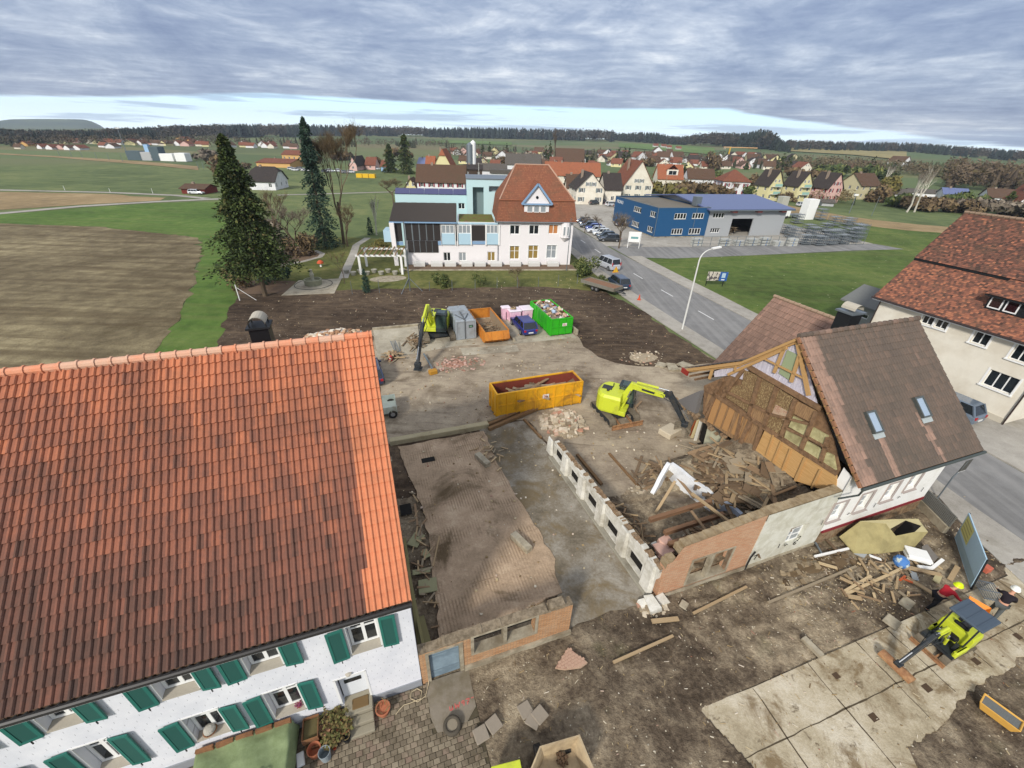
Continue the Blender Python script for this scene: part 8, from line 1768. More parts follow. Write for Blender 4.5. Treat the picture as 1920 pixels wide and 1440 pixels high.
vh('beige house with yellow bay and brown roof',1606,1655,374,346,325,'b','b','x',.3,10)
vh('grey shed on the field below the beige house',1540,1560,386,378,373,'g','g','x',-.3,5,cat='shed',name='shed')
vh('white modern house with blue roof at the right',1764,1800,376,362,352,'w','v','x',-.45,9)
vh('long white bungalow seen through bare birches',1702,1750,368,359,354,'w','g','x',-.4,8)
vh('grey roofed shed behind the bushes',1674,1702,368,362,354,'g','g','x',-.3,9,cat='shed',name='shed',wins=False)
vh('house under a wide dark brown roof behind the evergreen',1850,1885,377,368,353,'w','b','x',-.5,12)
vh('white gabled house with red roof cut by the right edge',1900,1935,402,374,345,'w','r','y',-.45,12)
vh('pink gabled house with dark roof far behind the yellow skips',656,670,320,308,292,'p','d','y',.0,18)
vh('pinkish house with brown roof beside the pink gabled house',686,704,318,308,294,'p','r','x',.0,9)
vh('small sky blue house with red roof before the dark conifers',715,727,322,311,300,'s','r','x',.0,9)
vh('white farmhouse with dark hipped roof behind the big spruce',470,517,356,338,311,'w','d','x',.1,12,hip=2)
vh('open red shed sheltering a car beside the field lane',342,385,363,352,343,'r','b','x',.05,7,cat='shed',name='shed',wins=False);carw('white car parked inside the open red shed','#c9ccd0',gt(355,364),.05,'estate',z=.06,detail=False)
vh('low sand coloured hall with brown roof by the car yard',482,545,313,304,296,'o','r','x',.0,22,cat='hall',name='hall',wins=False);vh('sand coloured building on the rise behind the hall',530,566,300,289,281,'o','r','x',.0,15)
vh('grey industrial hall left of the yellow inn',782,800,326,312,295,'g','v','x',.0,20,cat='hall',name='hall',wins=False)
vh('white long school building with red rooftop on the green rise',1283,1320,305,297,294,'w','w' if 0 else 'g','x',-.05,12,roof='flat',cat='building',name='building');vh('small red roofed house on top of the white school',1295,1308,298,294,288,'w','r','x',-.05,8)
FAR=[(38,52,274,'o'),(70,82,279,'w'),(86,100,280,'w'),(104,118,280,'p'),(112,124,270,'y'),(120,134,281,'w'),(136,152,281,'w'),(90,100,268,'w'),(128,140,267,'w'),(185,200,276,'w'),(198,214,278,'w'),(234,252,272,'y'),(262,272,268,'w'),(300,314,273,'y'),(326,348,266,'o'),(350,362,270,'o'),(366,380,272,'w'),(450,462,273,'w'),(484,498,274,'w'),(500,512,274,'w'),(537,546,273,'w')]
FAR+=[(10+(i*41)%545,22+(i*41)%545+(i%3)*2,266+(i*29)%14,'wwcpy'[i%5])for i in range(34)]
for x0,x1,yb,c in FAR:vh('small gabled house of the far village at the wood on the left',x0,x1,yb,yb-5,yb-10,c,'r' if x0%3 else 'b','x' if x0%2 else 'y',rot=.1*(x0%5-2),group='houses of the far village on the left',wins=False)
rnd=random.Random(99);
MID=[(1010,312),(990,300),(960,298),(930,300),(905,298),(885,292),(918,290),(940,290),(860,290),(1000,290),(1125,300),(1120,292),(1232,292),(1222,300),(1210,296),(1255,297),(1262,303),(1340,300),(1350,306),(1362,302),(1385,302),(1405,300),(1420,308),(1440,304),(1400,312),(1330,310),(1455,312),(1235,312),(1150,312),(1480,318),(1500,322),(870,300),(895,312),(955,312),(1250,288),(1225,288),(1590,320),(1620,322),(1690,312),(1608,316),(1145,302),(1180,300),(1375,312),(1430,318)]
MID+=[(845+(i*37)%640,288+(i*53)%27+((i*37)%640)*.012)for i in range(70)]
for i,(x,y)in enumerate(MID):
 w_=rnd.uniform(12,24)*(.75 if y<300 else 1);vh('village house with tiled roof between the gardens',x,x+w_,y,y-w_*.38,y-w_*.8,rnd.choice('wwcwypb'),rnd.choice('rbbdbgrd'),rnd.choice('xy'),rnd.uniform(-.5,.4),group='houses of the village in the middle distance')
for i,(x,y)in enumerate(((842,243),(850,245),(858,244),(868,245),(915,246),(925,247),(950,248),(965,249),(978,249),(1045,255),(1225,272),(1240,273),(1250,275),(1268,277),(1680,345),(1668,300))):
 if y<300 or 1:vh('tiny farmhouse on the hills under the wood',x,x+9,y+4,y+.5,y-3,'w','r','x',0,group='farmhouses on the far hills',wins=False)
single('silo',MB().lathe((0,0,0),[(1.6,0),(1.6,15),(0,16.2)],16),M_zinc,'tall grey silo right of the yellow inn','silo',gt(882,338),0);single('silo',MB().lathe((0,0,0),[(1.3,0),(1.3,16),(0,17)],16),M_winw,'white silo directly beside the grey one','silo',gt(888,338),0)
T=thing('tower_crane','yellow tower crane over the village','crane',gt(1362,306),0);hC=hgt(1362,306,276,1368);MB().bar((0,0,0),(0,0,hC),.9,.9).build('mast',mat('crane_yellow','#c9a23a',.6),T);MB().bar((-6,0,hC),(24,0,hC),.5,.6).build('jib',mat('crane_jib','#c9a070',.6),T);MB().box(-6,-.6,hC-1.5,-4,.6,hC).build('counterweight',M_conc,T)
T=thing('substation','grey blue switchgear block with slanted annexes beside the railway bank','building',gt(240,300),.05);s_=ppm(gt(240,300))
for(x0,x1,h_,mt,lb)in((0,14,5,mat('switch_dark','#4b5a60',.7),'dark_block'),(13,24,4.6,PAL['g'],'grey_block'),(23,32,7.5,MATS['switch_dark'],'dark_block'),(31,44,4,M_winw,'white_block'),(46,56,4.5,M_winw,'white_block')):q=.5*.0;MB().bbox(x0/s_*1.9,0,0,x1/s_*1.9,6,h_,.1).build(lb,mt,T)
MB().box(17/s_*1.9,2,4.6,21/s_*1.9,4,8.5).build('blue_tower',PAL['s'],T)
def mast(label,x,yb,yt,xt,r=.12,head=None,grp=None,name='mast',cat='mast',m_=None):
 p=gt(x,yb);h_=hgt(x,yb,yt,xt);T=thing(name,label,cat,p,0,grp);MB().cyl((0,0,0),(0,0,h_),r,r*.6,8).build('pole',m_ or M_zinc,T)
 if head:MB().box(-head/2,-.2,h_-.3,head/2,.2,h_+.2).build('head',M_winw,T)
 return T
mast('tall floodlight mast left of the substation',241,296,240,223,.25,2.2)
for i,x in enumerate((112,135,155,182,205,230,372,382)):mast('thin catenary mast along the railway',x,292+(x-112)*.09,279+(x-112)*.09,x-3,.12,None,'catenary masts along the railway','catenary_mast')
for x,y,xt,yt,lb in((122,357,120,348,'white marker post left on the field path'),(207,361,205,353,'white marker post in the middle of the field path'),(287,363,284,353,'white marker post right on the field path')):mast(lb,x,y,yt,xt,.06,None,None,'marker_post','post',M_winw)
mast('wooden pole behind the blue workshop',1243,372,330,1249,.15,None,None,'wooden_pole','pole',M_wd[4]);mast('white pole before the dark conifers',756,326,303,753,.12,None,None,'pole','pole',M_winw);mast('tall slanting light mast at the scaffold yard',1592,400,365,1604,.12,1.2);mast('slim mast standing on the field right of the yard',1634,405,367,1649,.08);mast('grey signal pole at the office corner',1062,508,410,1076,.07,None,None,'pole','pole')
mast('flagpole between office tower and annex',898,347,305,897,.1,None,None,'flagpole','pole',M_winw)
T=thing('street_lamp','tall curved white street lamp beside the pavement','street lamp',g(1278.75,618.75,.0),0);hL=8.9;fl=Fr(T.location,0);d_=Vector((.95,.3,0)).normalized()
MB().tube([(0,0,0),(0,0,3.5),(0,0,hL-1.2)]+[tuple(d_*(1.3*(1-cos(a)))+Vector((0,0,hL-1.2+1.1*sin(a))))for a in(.3,.6,.9,1.2,1.45)],[.1,.09,.07,.065,.06,.055,.05,.05],10).build('pole',mat('lamp_white','#c9c9c4',.5),T)
MB().mbox(Matrix.Translation(d_*1.75+Vector((0,0,hL+.02)))@Matrix.Rotation(atan2(d_.y,d_.x),4,'Z')@Matrix.Rotation(-.12,4,'Y'),1.0,.3,.14).build('lamp_head',M_winw,T)
p,q=g(1323,536),g(1354,537);d_=(q-p).normalized();T=thing('billboard','billboard with a picture and blue text field on the lawn','billboard',p,atan2(d_.y,d_.x));Lb_=(q-p).length;hb_=hgt(1323,536,509,1329)
for x in(0,Lb_):MB().bar((x,.05,0),(x,.05,hb_),.08,.08).build('post',M_dark,T)
PB=MB().box(-.1,-.02,hb_*.38,Lb_*1.15,.03,hb_).build('panel',mat('billboard_photo','#b9b3a6',.5,var=.3,scale=2.2,col2='#4f4a4c',thr=(.5,.53),detail=6),T);MB().box(Lb_*.68,-.03,hb_*.38,Lb_*1.15,-.021,hb_).build('blue_field',mat('billboard_blue','#2b5592',.5),PB);MB().box(Lb_*.8,-.036,hb_*.6,Lb_*1.02,-.031,hb_*.92).build('text_block',mat('billboard_text','#a3b9c4',.5),PB);MB().box(Lb_*.82,-.036,hb_*.44,Lb_*1.02,-.031,hb_*.5).build('text_block',M_winw,PB)
T=thing('company_sign','white company sign on posts beside the street tree','sign',gt(1176,465),-.1)
for x in(0,2.2):MB().bar((x,0,0),(x,0,3.0),.1,.1).build('post',M_winw,T)
PB=MB().box(-.1,-.05,1.2,2.3,.05,3.1).build('panel',M_winw,T);MB().box(.4,-.06,1.8,1.8,-.051,2.2).build('lettering',mat('sign_teal','#6d9a9a',.5),PB)
T=thing('warning_sign','yellow triangular warning sign at the pavement by the trailer','road sign',g(1152,522,.12),SITE_A);MB().bar((0,0,0),(0,0,1.1),.06,.06).build('pole',M_zinc,T);m=MB();m.ext([(-.55,-.02,.9),(.55,-.02,.9),(0,-.02,1.85)],(0,-.03,0));PB=fixn(m.build('triangle',mat('warn_orange','#c98a1e',.5),T));m=MB();m.ext([(-.33,-.055,1.02),(.33,-.055,1.02),(0,-.055,1.58)],(0,-.005,0));fixn(m.build('inner_field',mat('warn_yellow','#d9b43a',.5),PB));MB().box(-.03,-.066,1.1,.03,-.061,1.4).build('symbol',M_dark,PB);MB().box(-.5,-.3,.05,.4,-.25,.45).build('yellow_board',MATS['warn_yellow'],T)
single('traffic_cone',MB().lathe((0,0,0),[(.26,0),(.26,.04),(.16,.05),(.04,.7),(0,.7)],14),mat('cone_orange','#c24a2a',.5),'orange traffic cone on the verge of the pavement','traffic cone',g(1198,562,.12))
o=sheet('garden_terrace',pxs([(528,555),(627,551),(641,523),(560,527)]),.09,M_pad,thick=.08)
T=thing('fountain','round stone fountain with basin and figure on the garden terrace','fountain',g(588,533,.09),0);MB().lathe((0,0,0),[(1.1,0),(1.15,.7),(1.0,.72),(.95,.4),(0,.35)],20).build('basin',mat('fountain_stone','#8f8f77',.9,var=.2,scale=2),T);MB().lathe((0,0,.3),[(.28,0),(.2,.6),(.3,1.0),(.15,1.5),(.22,1.7),(0,1.75)],12).build('figure',mat('figure_stone','#a9a692',.9),T);MB().tube([(2.4*cos(a*.2244),2.4*sin(a*.2244),.01)for a in range(29)],.06,4,False).build('ring',mat('ring_dark','#5b5a52',.9),T)
sheet('round_bed',[(gs(728,523)[0]+2.6*cos(a*.4),gs(728,523)[1]+1.6*sin(a*.4))for a in range(16)],.04,M_conc)
ribbon('garden_path',[g(x,y)for x,y in((644,522),(652,500),(662,478),(668,460),(690,446))],1.3,.035,M_walk);ribbon('garden_path',[g(x,y)for x,y in((490,505),(530,498),(570,490),(600,482),(605,476),(590,470))],.9,.033,M_walk)
sheet('shrub_bed',ragged(pxs([(470,500),(530,496),(596,484),(600,474),(560,462),(460,470)]),.2,1.2,41),.028,MATS['mulch']);sheet('shrub_bed',ragged(pxs([(445,552),(530,553),(556,528),(500,525),(448,530)]),.2,1.2,42),.028,MATS['mulch'])
T=thing('pergola','white pergola frame with planters before the left end of the office','pergola',g(675,515,.03),FO.a)
for x in(0,6.0):
 for y in(0,4.5):MB().box(x,y,0,x+.3,y+.3,2.6).build('post',M_winw,T)
for y in(0,4.5):MB().box(-.3,y,2.6,6.6,y+.2,2.85).build('beam',M_winw,T)
for k in range(9):MB().box(.1+k*.75,-.4,2.86,.2+k*.75,5.2,3.0).build('slat',M_brd,T)
pot_m=mat('planter_stone','#9a978a',.9,var=.2)
for k in range(9):single('planter',MB().lathe((0,0,0),[(.3,0),(.45,.5),(.4,.5),(0,.4)],10),pot_m,'grey stone planter in the row under the white pergola','planter',g(650+k*13,512-k*.2+(k%2)*4,.03),0,'planters under the pergola')
T=thing('garden_mushroom','red orange toadstool ornament on the lawn','ornament',g(602,500,.03),0);MB().lathe((0,0,0),[(.15,0),(.1,.6),(0,.6)],10).build('stem',M_winw,T);MB().lathe((0,0,.55),[(.5,0),(.45,.2),(.2,.42),(0,.45)],14).build('cap',mat('cap_red','#b8502e',.6),T)
for i,(x,y,xt,yt)in enumerate(((661,552,655,527),(712,550,710,523),(806,546,806,528),(848,545,848,525),(891,543,891,524),(932,541,932,520),(970,540,971,520),(1009,538,1010,519),(1046,537,1048,515),(1082,532,1084,514))):mast('thin grey fence post along the garden edge',x,y,yt,xt,.045,None,'posts of the garden fence','fence_post','post')
T=thing('tripod_mast','white mast on a braced foot at the garden edge','mast',g(769,546),0);hm=hgt(769,546,415,757);MB().cyl((0,0,0),(0,0,hm),.08,n=8).build('pole',M_zinc,T)
for a in(0,2.1,4.2):MB().bar((0,0,1.8),(1.7*cos(a),1.7*sin(a),0),.07,.07).build('brace',M_zinc,T)
T=thing('gate_post','grey braced fence corner post under the big spruce','post',g(450,564),0);MB().cyl((0,0,0),(0,0,2),.06,n=8).build('pole',M_winw,T);MB().bar((0,0,1.7),(1.9,.3,0),.05,.05).build('brace',M_winw,T)
m=MB()
T=thing('yellow_skip_row','row of bright yellow skips far behind the garden','container',gt(668,333),0);s_=ppm(T.location)
for k in range(3):MB().bbox(k*12/s_,0,0,(k*12+11)/s_,2.2,1.7,.05).build('skip',mat('skip_yellow_far','#d3a91c',.6),T)
for i,(x,y)in enumerate(((540,318),(548,320),(556,318),(565,321),(574,322),(604,323),(612,322),(628,322),(640,325),(652,324),(700,318),(735,320))):car('car parked in the far dealer yard',('#b9bcc0','#c9ccd0','#3a3e44')[i%3],gt(x,y,.05),rnd.uniform(-.4,.4),'hatch',group='cars in the far yard behind the garden',detail=False)
carw('white car parked below the pink apartment house','#c3c7cc',gt(1494,387),FB.a,'hatch',z=.06,detail=False);carw('red car parked below the pink apartment house','#8a1f2a',gt(1512,391),FB.a,'hatch',z=.06,detail=False)
def foliage(key,cols,rough=.9):
 m=mat(key,cols[0],rough,rndmix=[(i/(len(cols)-1),c)for i,c in enumerate(cols)],var=.3,scale=2);return m
M_bark=mat('bark','#5f5242',.95,var=.3,scale=5,bump=.5);M_birch=mat('birch_bark','#b3aea2',.9,var=.2,scale=6)
M_spr=foliage('spruce_needles',['#27311a','#364422','#48562a','#5d6034','#6f6240']);M_fir=foliage('fir_needles',['#22332a','#2f4436','#3f5544','#4f6452']);M_tw=foliage('twig_brown',['#453a2c','#594a37','#6b5a41','#7a6848']);M_twg=foliage('twig_grey',['#534a40','#6a5f52','#7d7263','#8a8071'])
M_bush=foliage('bush_green',['#2f3b1c','#42502a','#566033','#6f7040']);M_yel=foliage('bush_yellow',['#565230','#676032','#776d38'])
def conifer(label,x,yb,xt,yt,rad,fm,seed,n=3500,name='spruce_tree',prof=None,bare=.12,leaf=.34,group=None,cat='tree',droop=.35,base=None):
 rnd=random.Random(seed);p=base or gt(x,yb);h=hgt(x,yb,yt,xt);T=thing(name,label,cat,p,rnd.uniform(0,6),group)
 MB().tube([(0,0,0),(.05*h*.1,0,h*.3),(0,0,h*.97)],[h*.017,h*.012,h*.003],8).build('trunk',M_bark,T)
 m=MB();pf=prof or(lambda t:(1-t)**.85)
 nb=int(n/14);br=MB()
 for k in range(nb):
  t=bare+(1-bare)*(1-sqrt(rnd.random()))if prof is None else bare+(1-bare)*rnd.random();z=h*t;R_=rad*pf((t-bare)/(1-bare))*rnd.uniform(.55,1.12)*(1+.25*sin(t*37+seed));a=rnd.uniform(0,2*pi)
  d=Vector((cos(a),sin(a),0));m.cur=rnd.random()*.6+(.35 if rnd.random()<.15 else 0)
  for j in range(14):
   f=rnd.uniform(.25,1.0);q=d*R_*f+Vector((0,0,z-droop*R_*f*f+rnd.gauss(0,.1)))+Vector((-d.y,d.x,0))*rnd.gauss(0,.16*R_*(1.1-f)+.08);l_=leaf*rnd.uniform(.6,1.3)
   e1=(d+Vector((rnd.gauss(0,.5),rnd.gauss(0,.5),rnd.gauss(-.2,.35)))).normalized()*l_;e2=e1 .cross(Vector((rnd.gauss(0,1),rnd.gauss(0,1),rnd.gauss(0,1)))).normalized()*l_*.32
   m.quad(q-e1*.5,q+e2,q+e1*.7,q-e2)
 m.build('crown',fm,T,attr=True);return T
def bare_tree(label,x,yb,xt,yt,spread,seed,fm=None,bark=None,name='bare_tree',group=None,depth=5,cat='tree',up=.55,tw=26,base=None,r0=None,leaf=.5):
 rnd=random.Random(seed);p=base or gt(x,yb);h=hgt(x,yb,yt,xt);T=thing(name,label,cat,p,rnd.uniform(0,6),group);m=MB();c=MB();r0=r0 or h*.022
 def grow(q,d,L,r,k):
  e=q+d*L;mid=q.lerp(e,.5)+Vector((rnd.gauss(0,.04),rnd.gauss(0,.04),0))*L;m.tube([q,mid,e],[r,r*.85,r*.65],5 if k<2 else 3,caps=False)
  if k>=depth:
   for _ in range(tw):
    c.cur=rnd.random();b=q.lerp(e,rnd.random());dd=(d+Vector((rnd.gauss(0,.6),rnd.gauss(0,.6),rnd.gauss(.15,.5)))).normalized()*L*rnd.uniform(.5,1.3)*leaf*2;sd=dd.cross(Vector((rnd.gauss(0,1),rnd.gauss(0,1),rnd.gauss(0,1)))).normalized()*max(.012,r*.35)
    c.quad(b-sd,b+sd,b+dd+sd*.3,b+dd-sd*.3)
   return
  for i in range(rnd.choice((2,3,3))):
   a=rnd.uniform(0,6.3);v=Vector((cos(a),sin(a),0))*spread;nd=(d*up+v*rnd.uniform(.4,.9)+Vector((0,0,.25))).normalized();grow(q.lerp(e,rnd.uniform(.6,1)),nd,L*rnd.uniform(.62,.85),r*.6,k+1)
 grow(Vector((0,0,0)),Vector((rnd.gauss(0,.04),rnd.gauss(0,.04),1)).normalized(),h*.32,r0,0)
 zs=max(v[2]for v in m.v+c.v);k=h/zs;m.v=[(a*k,b*k,z*k)for a,b,z in m.v];c.v=[(a*k,b*k,z*k)for a,b,z in c.v]
 m.build('trunk',bark or M_bark,T);c.build('crown',fm or M_twg,T,attr=True);return T
def bush(label,x,yb,wpx,hpx,fm,seed,n=700,group=None,name='bush',leaf=.12,cat='shrub',z0=0):
 rnd=random.Random(seed);p=gt(x,yb);s_=ppm(p);R_=wpx/s_/2;h=hpx/s_*1.1;T=thing(name,label,cat,p,0,group);m=MB();leaf=leaf*max(1,R_*.8)
 cl=[(Vector((rnd.gauss(0,.45)*R_,rnd.gauss(0,.45)*R_,h*rnd.uniform(.2,.75))),rnd.uniform(.3,.55))for _ in range(9)]
 for k in range(n):
  c_,f=rnd.choice(cl);d=Vector((rnd.gauss(0,1),rnd.gauss(0,1),rnd.gauss(0,1))).normalized();q=c_+Vector((d.x*R_*f,d.y*R_*f,d.z*h*f*.7))*rnd.uniform(.6,1.05);q.z=max(.03,q.z);m.cur=rnd.random();e1=Vector((rnd.gauss(0,1),rnd.gauss(0,1),rnd.gauss(0,1))).normalized()*leaf;e2=e1 .cross(d).normalized()*leaf*.5 if e1 .cross(d).length>1e-3 else e1 .orthogonal()*.5
  m.quad(q-e1,q-e2,q+e1,q+e2)
 m.build('foliage',fm,T,attr=True);MB().tube([(0,0,0),(0,0,h*.4)],[.05,.02],5).build('stem',M_bark,T);return T
conifer('big loose spruce with bare lower trunk at the garden corner',498,556,428,254,4.9,M_spr,3,24000,bare=.2,leaf=.3,prof=lambda t:(1-t)**.62*(.75+.3*sin(min(t,.5)*6)),droop=.42)
conifer('slender dark blue green fir rising as a column above the garden',612,463,572,221,2.9,M_fir,5,11000,'fir_tree',prof=lambda t:(1-t)**.55*.95+.05,bare=.04,leaf=.3,droop=.5)
bare_tree('tall brown leafless larch beside the dark fir',645,458,614,214,.55,8,M_tw,name='larch_tree',depth=6,up=1.0,tw=20,r0=.26,leaf=.5)
bare_tree('leafless tree growing in front of the dark fir',556,482,545,372,.8,9,M_twg,depth=5,tw=14);bare_tree('small leafless tree right of the larch',652,462,650,375,.7,10,M_tw,depth=5,tw=10)
bare_tree('white stemmed birch with few twigs left of the office',706,441,688,357,.25,12,M_twg,M_birch,'birch_tree',depth=4,up=1.2,tw=3);bare_tree('reddish leafless tree behind the big spruce',520,470,508,345,.45,13,M_tw,depth=5,tw=9)
bare_tree('thin young tree on the garden lawn',646,532,640,462,.6,14,M_tw,depth=3,tw=6,r0=.05)
for i,(x,y,w_,h_)in enumerate(((470,505,60,50),(520,480,60,36),(575,478,50,34),(500,460,70,50),(455,540,40,40))):bush('brown leafless shrub in the beds between spruce and fir',x,y,w_,h_,M_twg if i%2 else M_tw,20+i,900,'brown shrubs between spruce and fir',leaf=.16)
bush('dark evergreen shrub under the big spruce',510,530,56,34,M_fir,27,1300);bush('rounded green shrub on the lawn before the office wing',830,538,38,30,M_bush,28,1000);bush('thin green shrub right of the rounded one',901,536,32,26,M_bush,29,500);bush('green shrub mass at the corner of office lawn and pavement',1100,515,46,28,M_bush,30,1600);bush('low evergreen shrub beside the warning sign',1126,530,28,14,M_bush,31,600);bush('light green shrub in the terrace garden',712,470,40,20,M_yel,32,700)
bare_tree('small bare shrubby tree before the office',972,540,968,500,1.0,33,M_tw,depth=4,tw=6,r0=.06,cat='shrub')
conifer('narrow dark cypress on the lawn near the pergola',688,549,682,505,.6,M_fir,15,1800,'cypress',prof=lambda t:(1-t)**.4,bare=.02,leaf=.14,droop=.1);conifer('narrow cypress beside the birch',695,440,692,408,.8,M_fir,16,1400,'cypress',prof=lambda t:(1-t)**.4,bare=.02,leaf=.16,droop=.1)
bare_tree('rounded leafless willow left of the cyan annex',738,382,738,328,1.3,17,M_tw,depth=5,tw=10,up=.3)
for i,(x,yb,xt,yt,r_)in enumerate(((733,324,737,270,4.2),(763,326,763,252,5.2))):conifer(('left','right')[i]+' of two big dark conifers standing above the village houses',x,yb,xt,yt,r_,M_spr,40+i,5000,leaf=.7,bare=.05,prof=lambda t:(1-t)**.45,group=None)
CT=[(1030,306,262,4),(1022,306,270,3),(1100,304,281,3.2),(1110,304,283,3),(1156,308,274,3),(1168,308,271,3.4),(1176,308,275,3.2),(1463,318,282,4),(1475,318,288,4),(1455,316,290,3),(1665,345,296,4.5),(1655,345,305,4),(1632,320,290,3),(905,292,262,3),(918,290,263,3),(950,290,268,3),(1398,318,300,2.5),(1282,330,305,2.5),(1500,315,300,4)]
for i,(x,yb,yt,r_)in enumerate(CT):conifer('dark conifer standing among the village houses',x,yb,x+(x-920)*.02,yt,r_,M_spr,50+i,900,leaf=.9,bare=.03,group='conifers among the village houses')
conifer('dark evergreen at the right edge before the brown roofed house',1880,398,1886,358,3.2,M_bush,71,2500,leaf=.45,bare=.02,prof=lambda t:(1-t)**.5)
bare_tree('tall thin brown poplar above the village',1041,300,1041,237,.25,72,M_tw,name='poplar_tree',depth=5,up=1.5,tw=10)
ST=[(1160,466,1150,392),(1122,440,1118,400),(1096,436,1092,396)]
for i,(x,yb,xt,yt)in enumerate(ST):bare_tree(('bare street tree nearest the white company sign','middle bare street tree of the parking row','bare street tree nearest the office')[i],x,yb,xt,yt,.95,80+i,M_twg,depth=5,tw=6 if i else 9,up=.6)
bare_tree('red brown bare tree before the white villa',1370,374,1376,338,.9,90,M_tw,depth=5,tw=9)
for i,(x,yb,xt,yt)in enumerate(((1700,398,1722,312),(1714,398,1735,300),(1655,352,1668,305))):bare_tree(('left birch of the tall pair on the right field','right birch of the tall pair on the right field','slanting birch beside the yellow bush')[i],x,yb,xt,yt,.4,92+i,M_twg,M_birch,'birch_tree',depth=5,up=.9,tw=10)
for i,(x,y,w_,h_,fm)in enumerate(((1662,366,40,32,M_yel),(1648,380,46,26,M_tw),(1690,388,60,22,M_bush),(1740,396,70,22,M_tw),(1790,400,70,22,M_tw),(1845,402,80,22,M_twg),(1620,372,40,22,M_bush),(1905,404,70,20,M_tw),(1605,365,30,24,M_bush),(1810,384,60,18,M_bush))):bush(('golden yellow evergreen right of the beige house' if i==0 else 'shrub in the hedge along the right field'),x,y,w_,h_,fm,100+i,900,None if i==0 else 'hedge shrubs along the right field',leaf=.2)
for i,(x,y,w_,h_,fm)in enumerate(((1240,362,60,16,M_yel),(1290,362,70,16,M_tw),(1335,368,50,18,M_tw),(1410,372,40,20,M_bush),(1265,348,24,22,M_bush),(1340,348,26,26,M_bush),(1410,352,26,22,M_tw),(1115,380,0,0,M_tw),(1150,378,22,10,M_yel),(1470,378,24,16,M_tw),(1335,318,34,26,M_tw),(1300,330,30,14,M_tw),(1215,312,30,14,M_tw),(940,308,30,12,M_tw),(1000,305,40,16,M_twg),(700,312,30,14,M_tw),(750,300,40,16,M_tw),(1560,330,60,16,M_bush),(1510,335,50,16,M_tw),(640,300,50,14,M_tw),(585,312,30,20,M_tw),(1450,335,30,16,M_tw),(420,330,50,30,M_tw),(385,300,40,16,M_twg),(445,318,40,14,M_tw),(1635,335,50,20,M_bush))):
 if w_:bush('garden shrub between the village houses',x,y,w_,h_,fm,130+i,420,'garden shrubs of the village',leaf=.26)
def wood(name,label,cols,xr,rows,n,hr,seed,con=.5,hf=None):
 rnd=random.Random(seed);m=MB()
 for k in range(n):
  x=rnd.uniform(*xr);a,b=rows(x);y=a+(b-a)*rnd.random()**.8;p=gt(x,y)
  if p is None:continue
  h=rnd.uniform(*hr)*(hf(x)if hf else 1);cn=noise.noise(Vector((x*.02,y*.06,seed)))+rnd.uniform(-.25,.25)<(con-.5)*.9;w_=h*(rnd.uniform(.17,.25)if cn else rnd.uniform(.3,.45));N=6;rot=rnd.uniform(0,6)
  m.cur=(rnd.uniform(0,.42)if cn else rnd.uniform(.55,1.0))
  if not cn:
   for j in range(30):
    dv=Vector((rnd.gauss(0,1),rnd.gauss(0,1),rnd.gauss(0,1))).normalized()*rnd.uniform(.55,1);q=Vector((p.x+dv.x*w_,p.y+dv.y*w_,p.z+h*(.55+dv.z*.42)));e=Vector((rnd.gauss(0,.6),rnd.gauss(0,.6),rnd.uniform(.4,1)))*h*.15;f=Vector((rnd.gauss(0,1),rnd.gauss(0,1),rnd.gauss(0,.4)))*h*.05;m.cur=min(1,max(.5,m.cur+rnd.gauss(0,.08)));m.add([q-f,q+f,q+e],[(0,1,2)])
   continue
  prof=[(1.0,.05),(.55,.3),(.8,.32),(.4,.55),(.55,.57),(0,1.0)]
  vs=[]
  for r_,z in prof:
   if r_==0:vs.append((p.x+rnd.gauss(0,.02)*h,p.y,p.z+h))
   else:
    for j in range(N):q=rot+2*pi*j/N;rr=w_*r_*rnd.uniform(.6,1.35);vs.append((p.x+cos(q)*rr,p.y+sin(q)*rr,p.z+h*(z+rnd.uniform(-.06,.06))))
  L=len(prof)-1;fs=[(i*N+j,i*N+(j+1)%N,(i+1)*N+(j+1)%N,(i+1)*N+j)for i in range(L-1)for j in range(N)]+[((L-1)*N+j,(L-1)*N+(j+1)%N,L*N)for j in range(N)]
  m.add(vs,fs)
 o=m.build(name,foliage('wood_'+cols[0][1:],cols),attr=True);return tag(o,label,'wood',None,'stuff')
WC=['#1a2322','#232d2b','#2d3731','#3c3b36','#48443c','#544e45']
def skyline(x):
 T_=[(-80,258),(0,258),(120,257),(240,255),(480,249),(720,250),(860,253),(1000,256),(1200,262),(1330,264),(1440,270),(1480,276),(1700,279),(1920,298),(2000,306)]
 for a,b in zip(T_[:-1],T_[1:]):
  if x<=b[0]:return a[1]+(b[1]-a[1])*(x-a[0])/(b[0]-a[0])
 return 306
wood('wood','long mixed wood along the horizon on the left',WC,(-90,560),lambda x:(skyline(x),skyline(x)+(12 if x<300 else 9)),2200,(13,22),3,.5,lambda x:.5+.5*min(1,max(0,(x-200)/300)))
wood('wood','wooded ridge along the horizon in the middle',WC,(540,1150),lambda x:(skyline(x),skyline(x)+6),2000,(14,24),4,.45)
wood('wood','dark coniferous wood on the rise right of the middle',['#161f1a','#1f2921','#283228','#35372e','#403d34','#4a453b'],(1120,1480),lambda x:(skyline(x),skyline(x)+11*min(1,(x-1100)/200)),1300,(15,24),5,.62,lambda x:(.75+.5*noise.noise(Vector((x*.013,0,4)))+.2*min(1,(x-1120)/250))*(1-.55*max(0,(x-1430)/50)))
wood('wood','thin line of wood on the right horizon',WC,(1470,2000),lambda x:(skyline(x),skyline(x)+6),1100,(9,14),6,.5)
wood('wood','brown leafless wood at the right side below the horizon',['#3a3128','#473c30','#554838','#615342','#6b5c4a','#53492e'],(1770,2010),lambda x:(320+(x-1770)*.09,352+(x-1770)*.09),420,(8,12),7,.1)
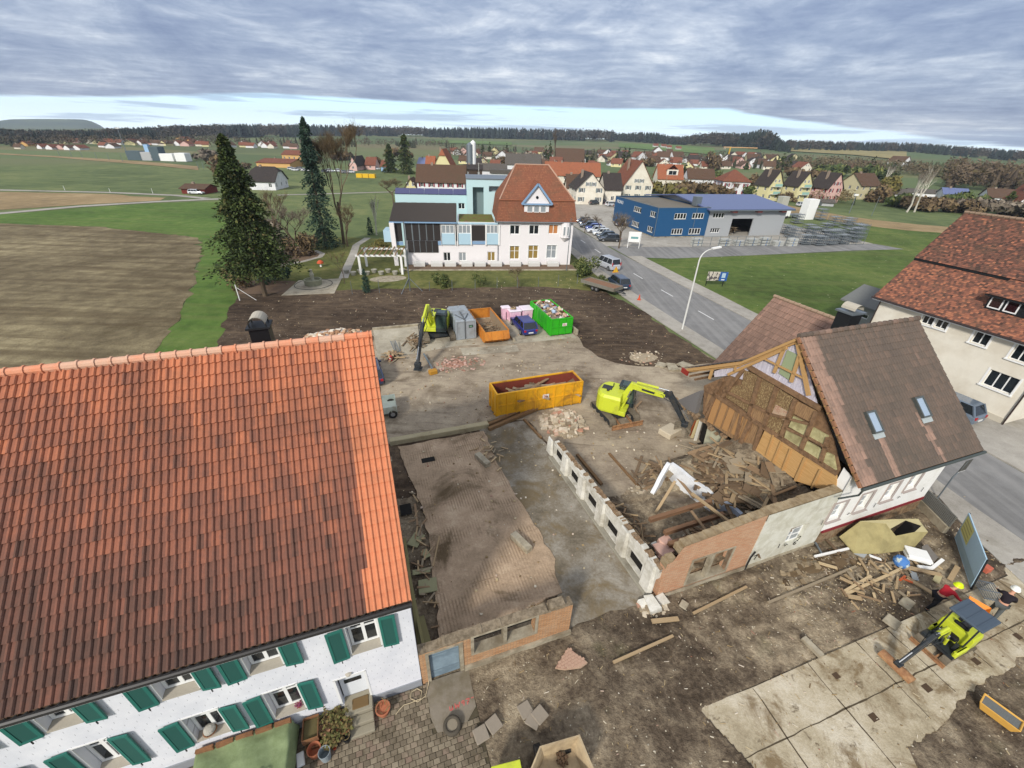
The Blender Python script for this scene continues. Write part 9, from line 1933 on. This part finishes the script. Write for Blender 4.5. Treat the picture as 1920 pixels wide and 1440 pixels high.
wood('wood','band of brownish copses between the fields right of the village',['#39402a','#454a32','#54503a','#5f563f','#6a5e47','#716650'],(1480,1790),lambda x:(306+(x-1480)*.06,316+(x-1480)*.06),330,(5,9),8,.3)
wood('wood','loose trees and hedges around the village in the middle',['#29301f','#363a2a','#464234','#4f493b','#595142','#645c4c'],(840,1480),lambda x:(278+(x-840)*.03,300+(x-840)*.03),420,(4,8),9,.35)
wood('wood','brown and green gardens shrubs between hall and village houses',['#2f3822','#424a2c','#54503a','#665b42','#75684a','#80704c'],(1225,1600),lambda x:(328+(x-1225)*.09,352+(x-1225)*.09),420,(2.2,5),12,.3)
wood('wood','brown copses behind the meadow on the left',['#29301f','#363a2a','#464234','#4f493b','#595142','#645c4c'],(-80,840),lambda x:(266+abs(x-300)*.008,273+abs(x-300)*.01),400,(5,9),10,.3)
drape('railway_bank',[(-60,284),(95,292),(200,298),(300,305),(372,312)],[(-60,286),(95,294.5),(200,303),(300,311),(372,319)],M_plow2,.12,24,2)
drape('far_field',[(1480,273),(1600,276),(1700,284)],[(1480,283),(1600,290),(1700,300)],gmat('far_stubble',['#7d7650','#8c8258','#978c62'],.02,.1,1,0),.8,12,3)
drape('far_field',[(1160,268),(1280,272),(1340,277)],[(1160,276),(1280,285),(1340,290)],gmat('far_green',['#54683a','#5f7440','#697e48'],.02,.1,1,0),.8,12,3)
drape('far_field',[(820,262),(900,264),(960,266)],[(800,267),(900,270),(960,272)],MATS['far_green'],.8,12,3)
m=MB();N=60;P_=[]
for i in range(N+1):
 x=-260+480*i/N;t=max(0,min(1,(x+200)/180));e=226-3*sin((x+60)*.011)+(26*((x-150)/60)**2 if x>150 else 0)+(4*((20-x)/40)if x<20 else 0);e=min(e,246);
 for k,(R_,y)in enumerate(((3300,254),(3600,e+9),(3900,e))):d=ray(x,y);f=R_/hypot(d.x,d.y);P_.append((d.x*f,d.y*f,CAMH+d.z*f))
m.add(P_,[(3*i+k,3*i+3+k,3*i+4+k,3*i+1+k)for i in range(N)for k in range(2)]);tag(m.build('hills',mat('hill_wood','#3a4a3c',.95,var=.3,scale=.004,col2='#55603f'),smooth=True),kind='structure')
sheet('site_base',[(-14,9),(-14,-14),(1.7,-14),(31,-14),(31.2,10),(31,24),(-12,24)],-.004+.012,M_mud)
hm=bpy.data.materials.new('air');hm.use_nodes=True;ht=NT(hm.node_tree);ht.n.clear();pv=ht.new('ShaderNodeVolumePrincipled');ho=ht.new('ShaderNodeOutputMaterial');ht.l.new(pv.outputs[0],ho.inputs['Volume'])
pv.inputs['Color'].default_value=(.75,.85,1,1);pv.inputs['Density'].default_value=.00015;pv.inputs['Anisotropy'].default_value=.2
hz=MB().box(-4100,-4100,-100,4100,4100,160).build('haze',hm);tag(hz,'thin bluish air over the whole land','haze',None,'stuff')
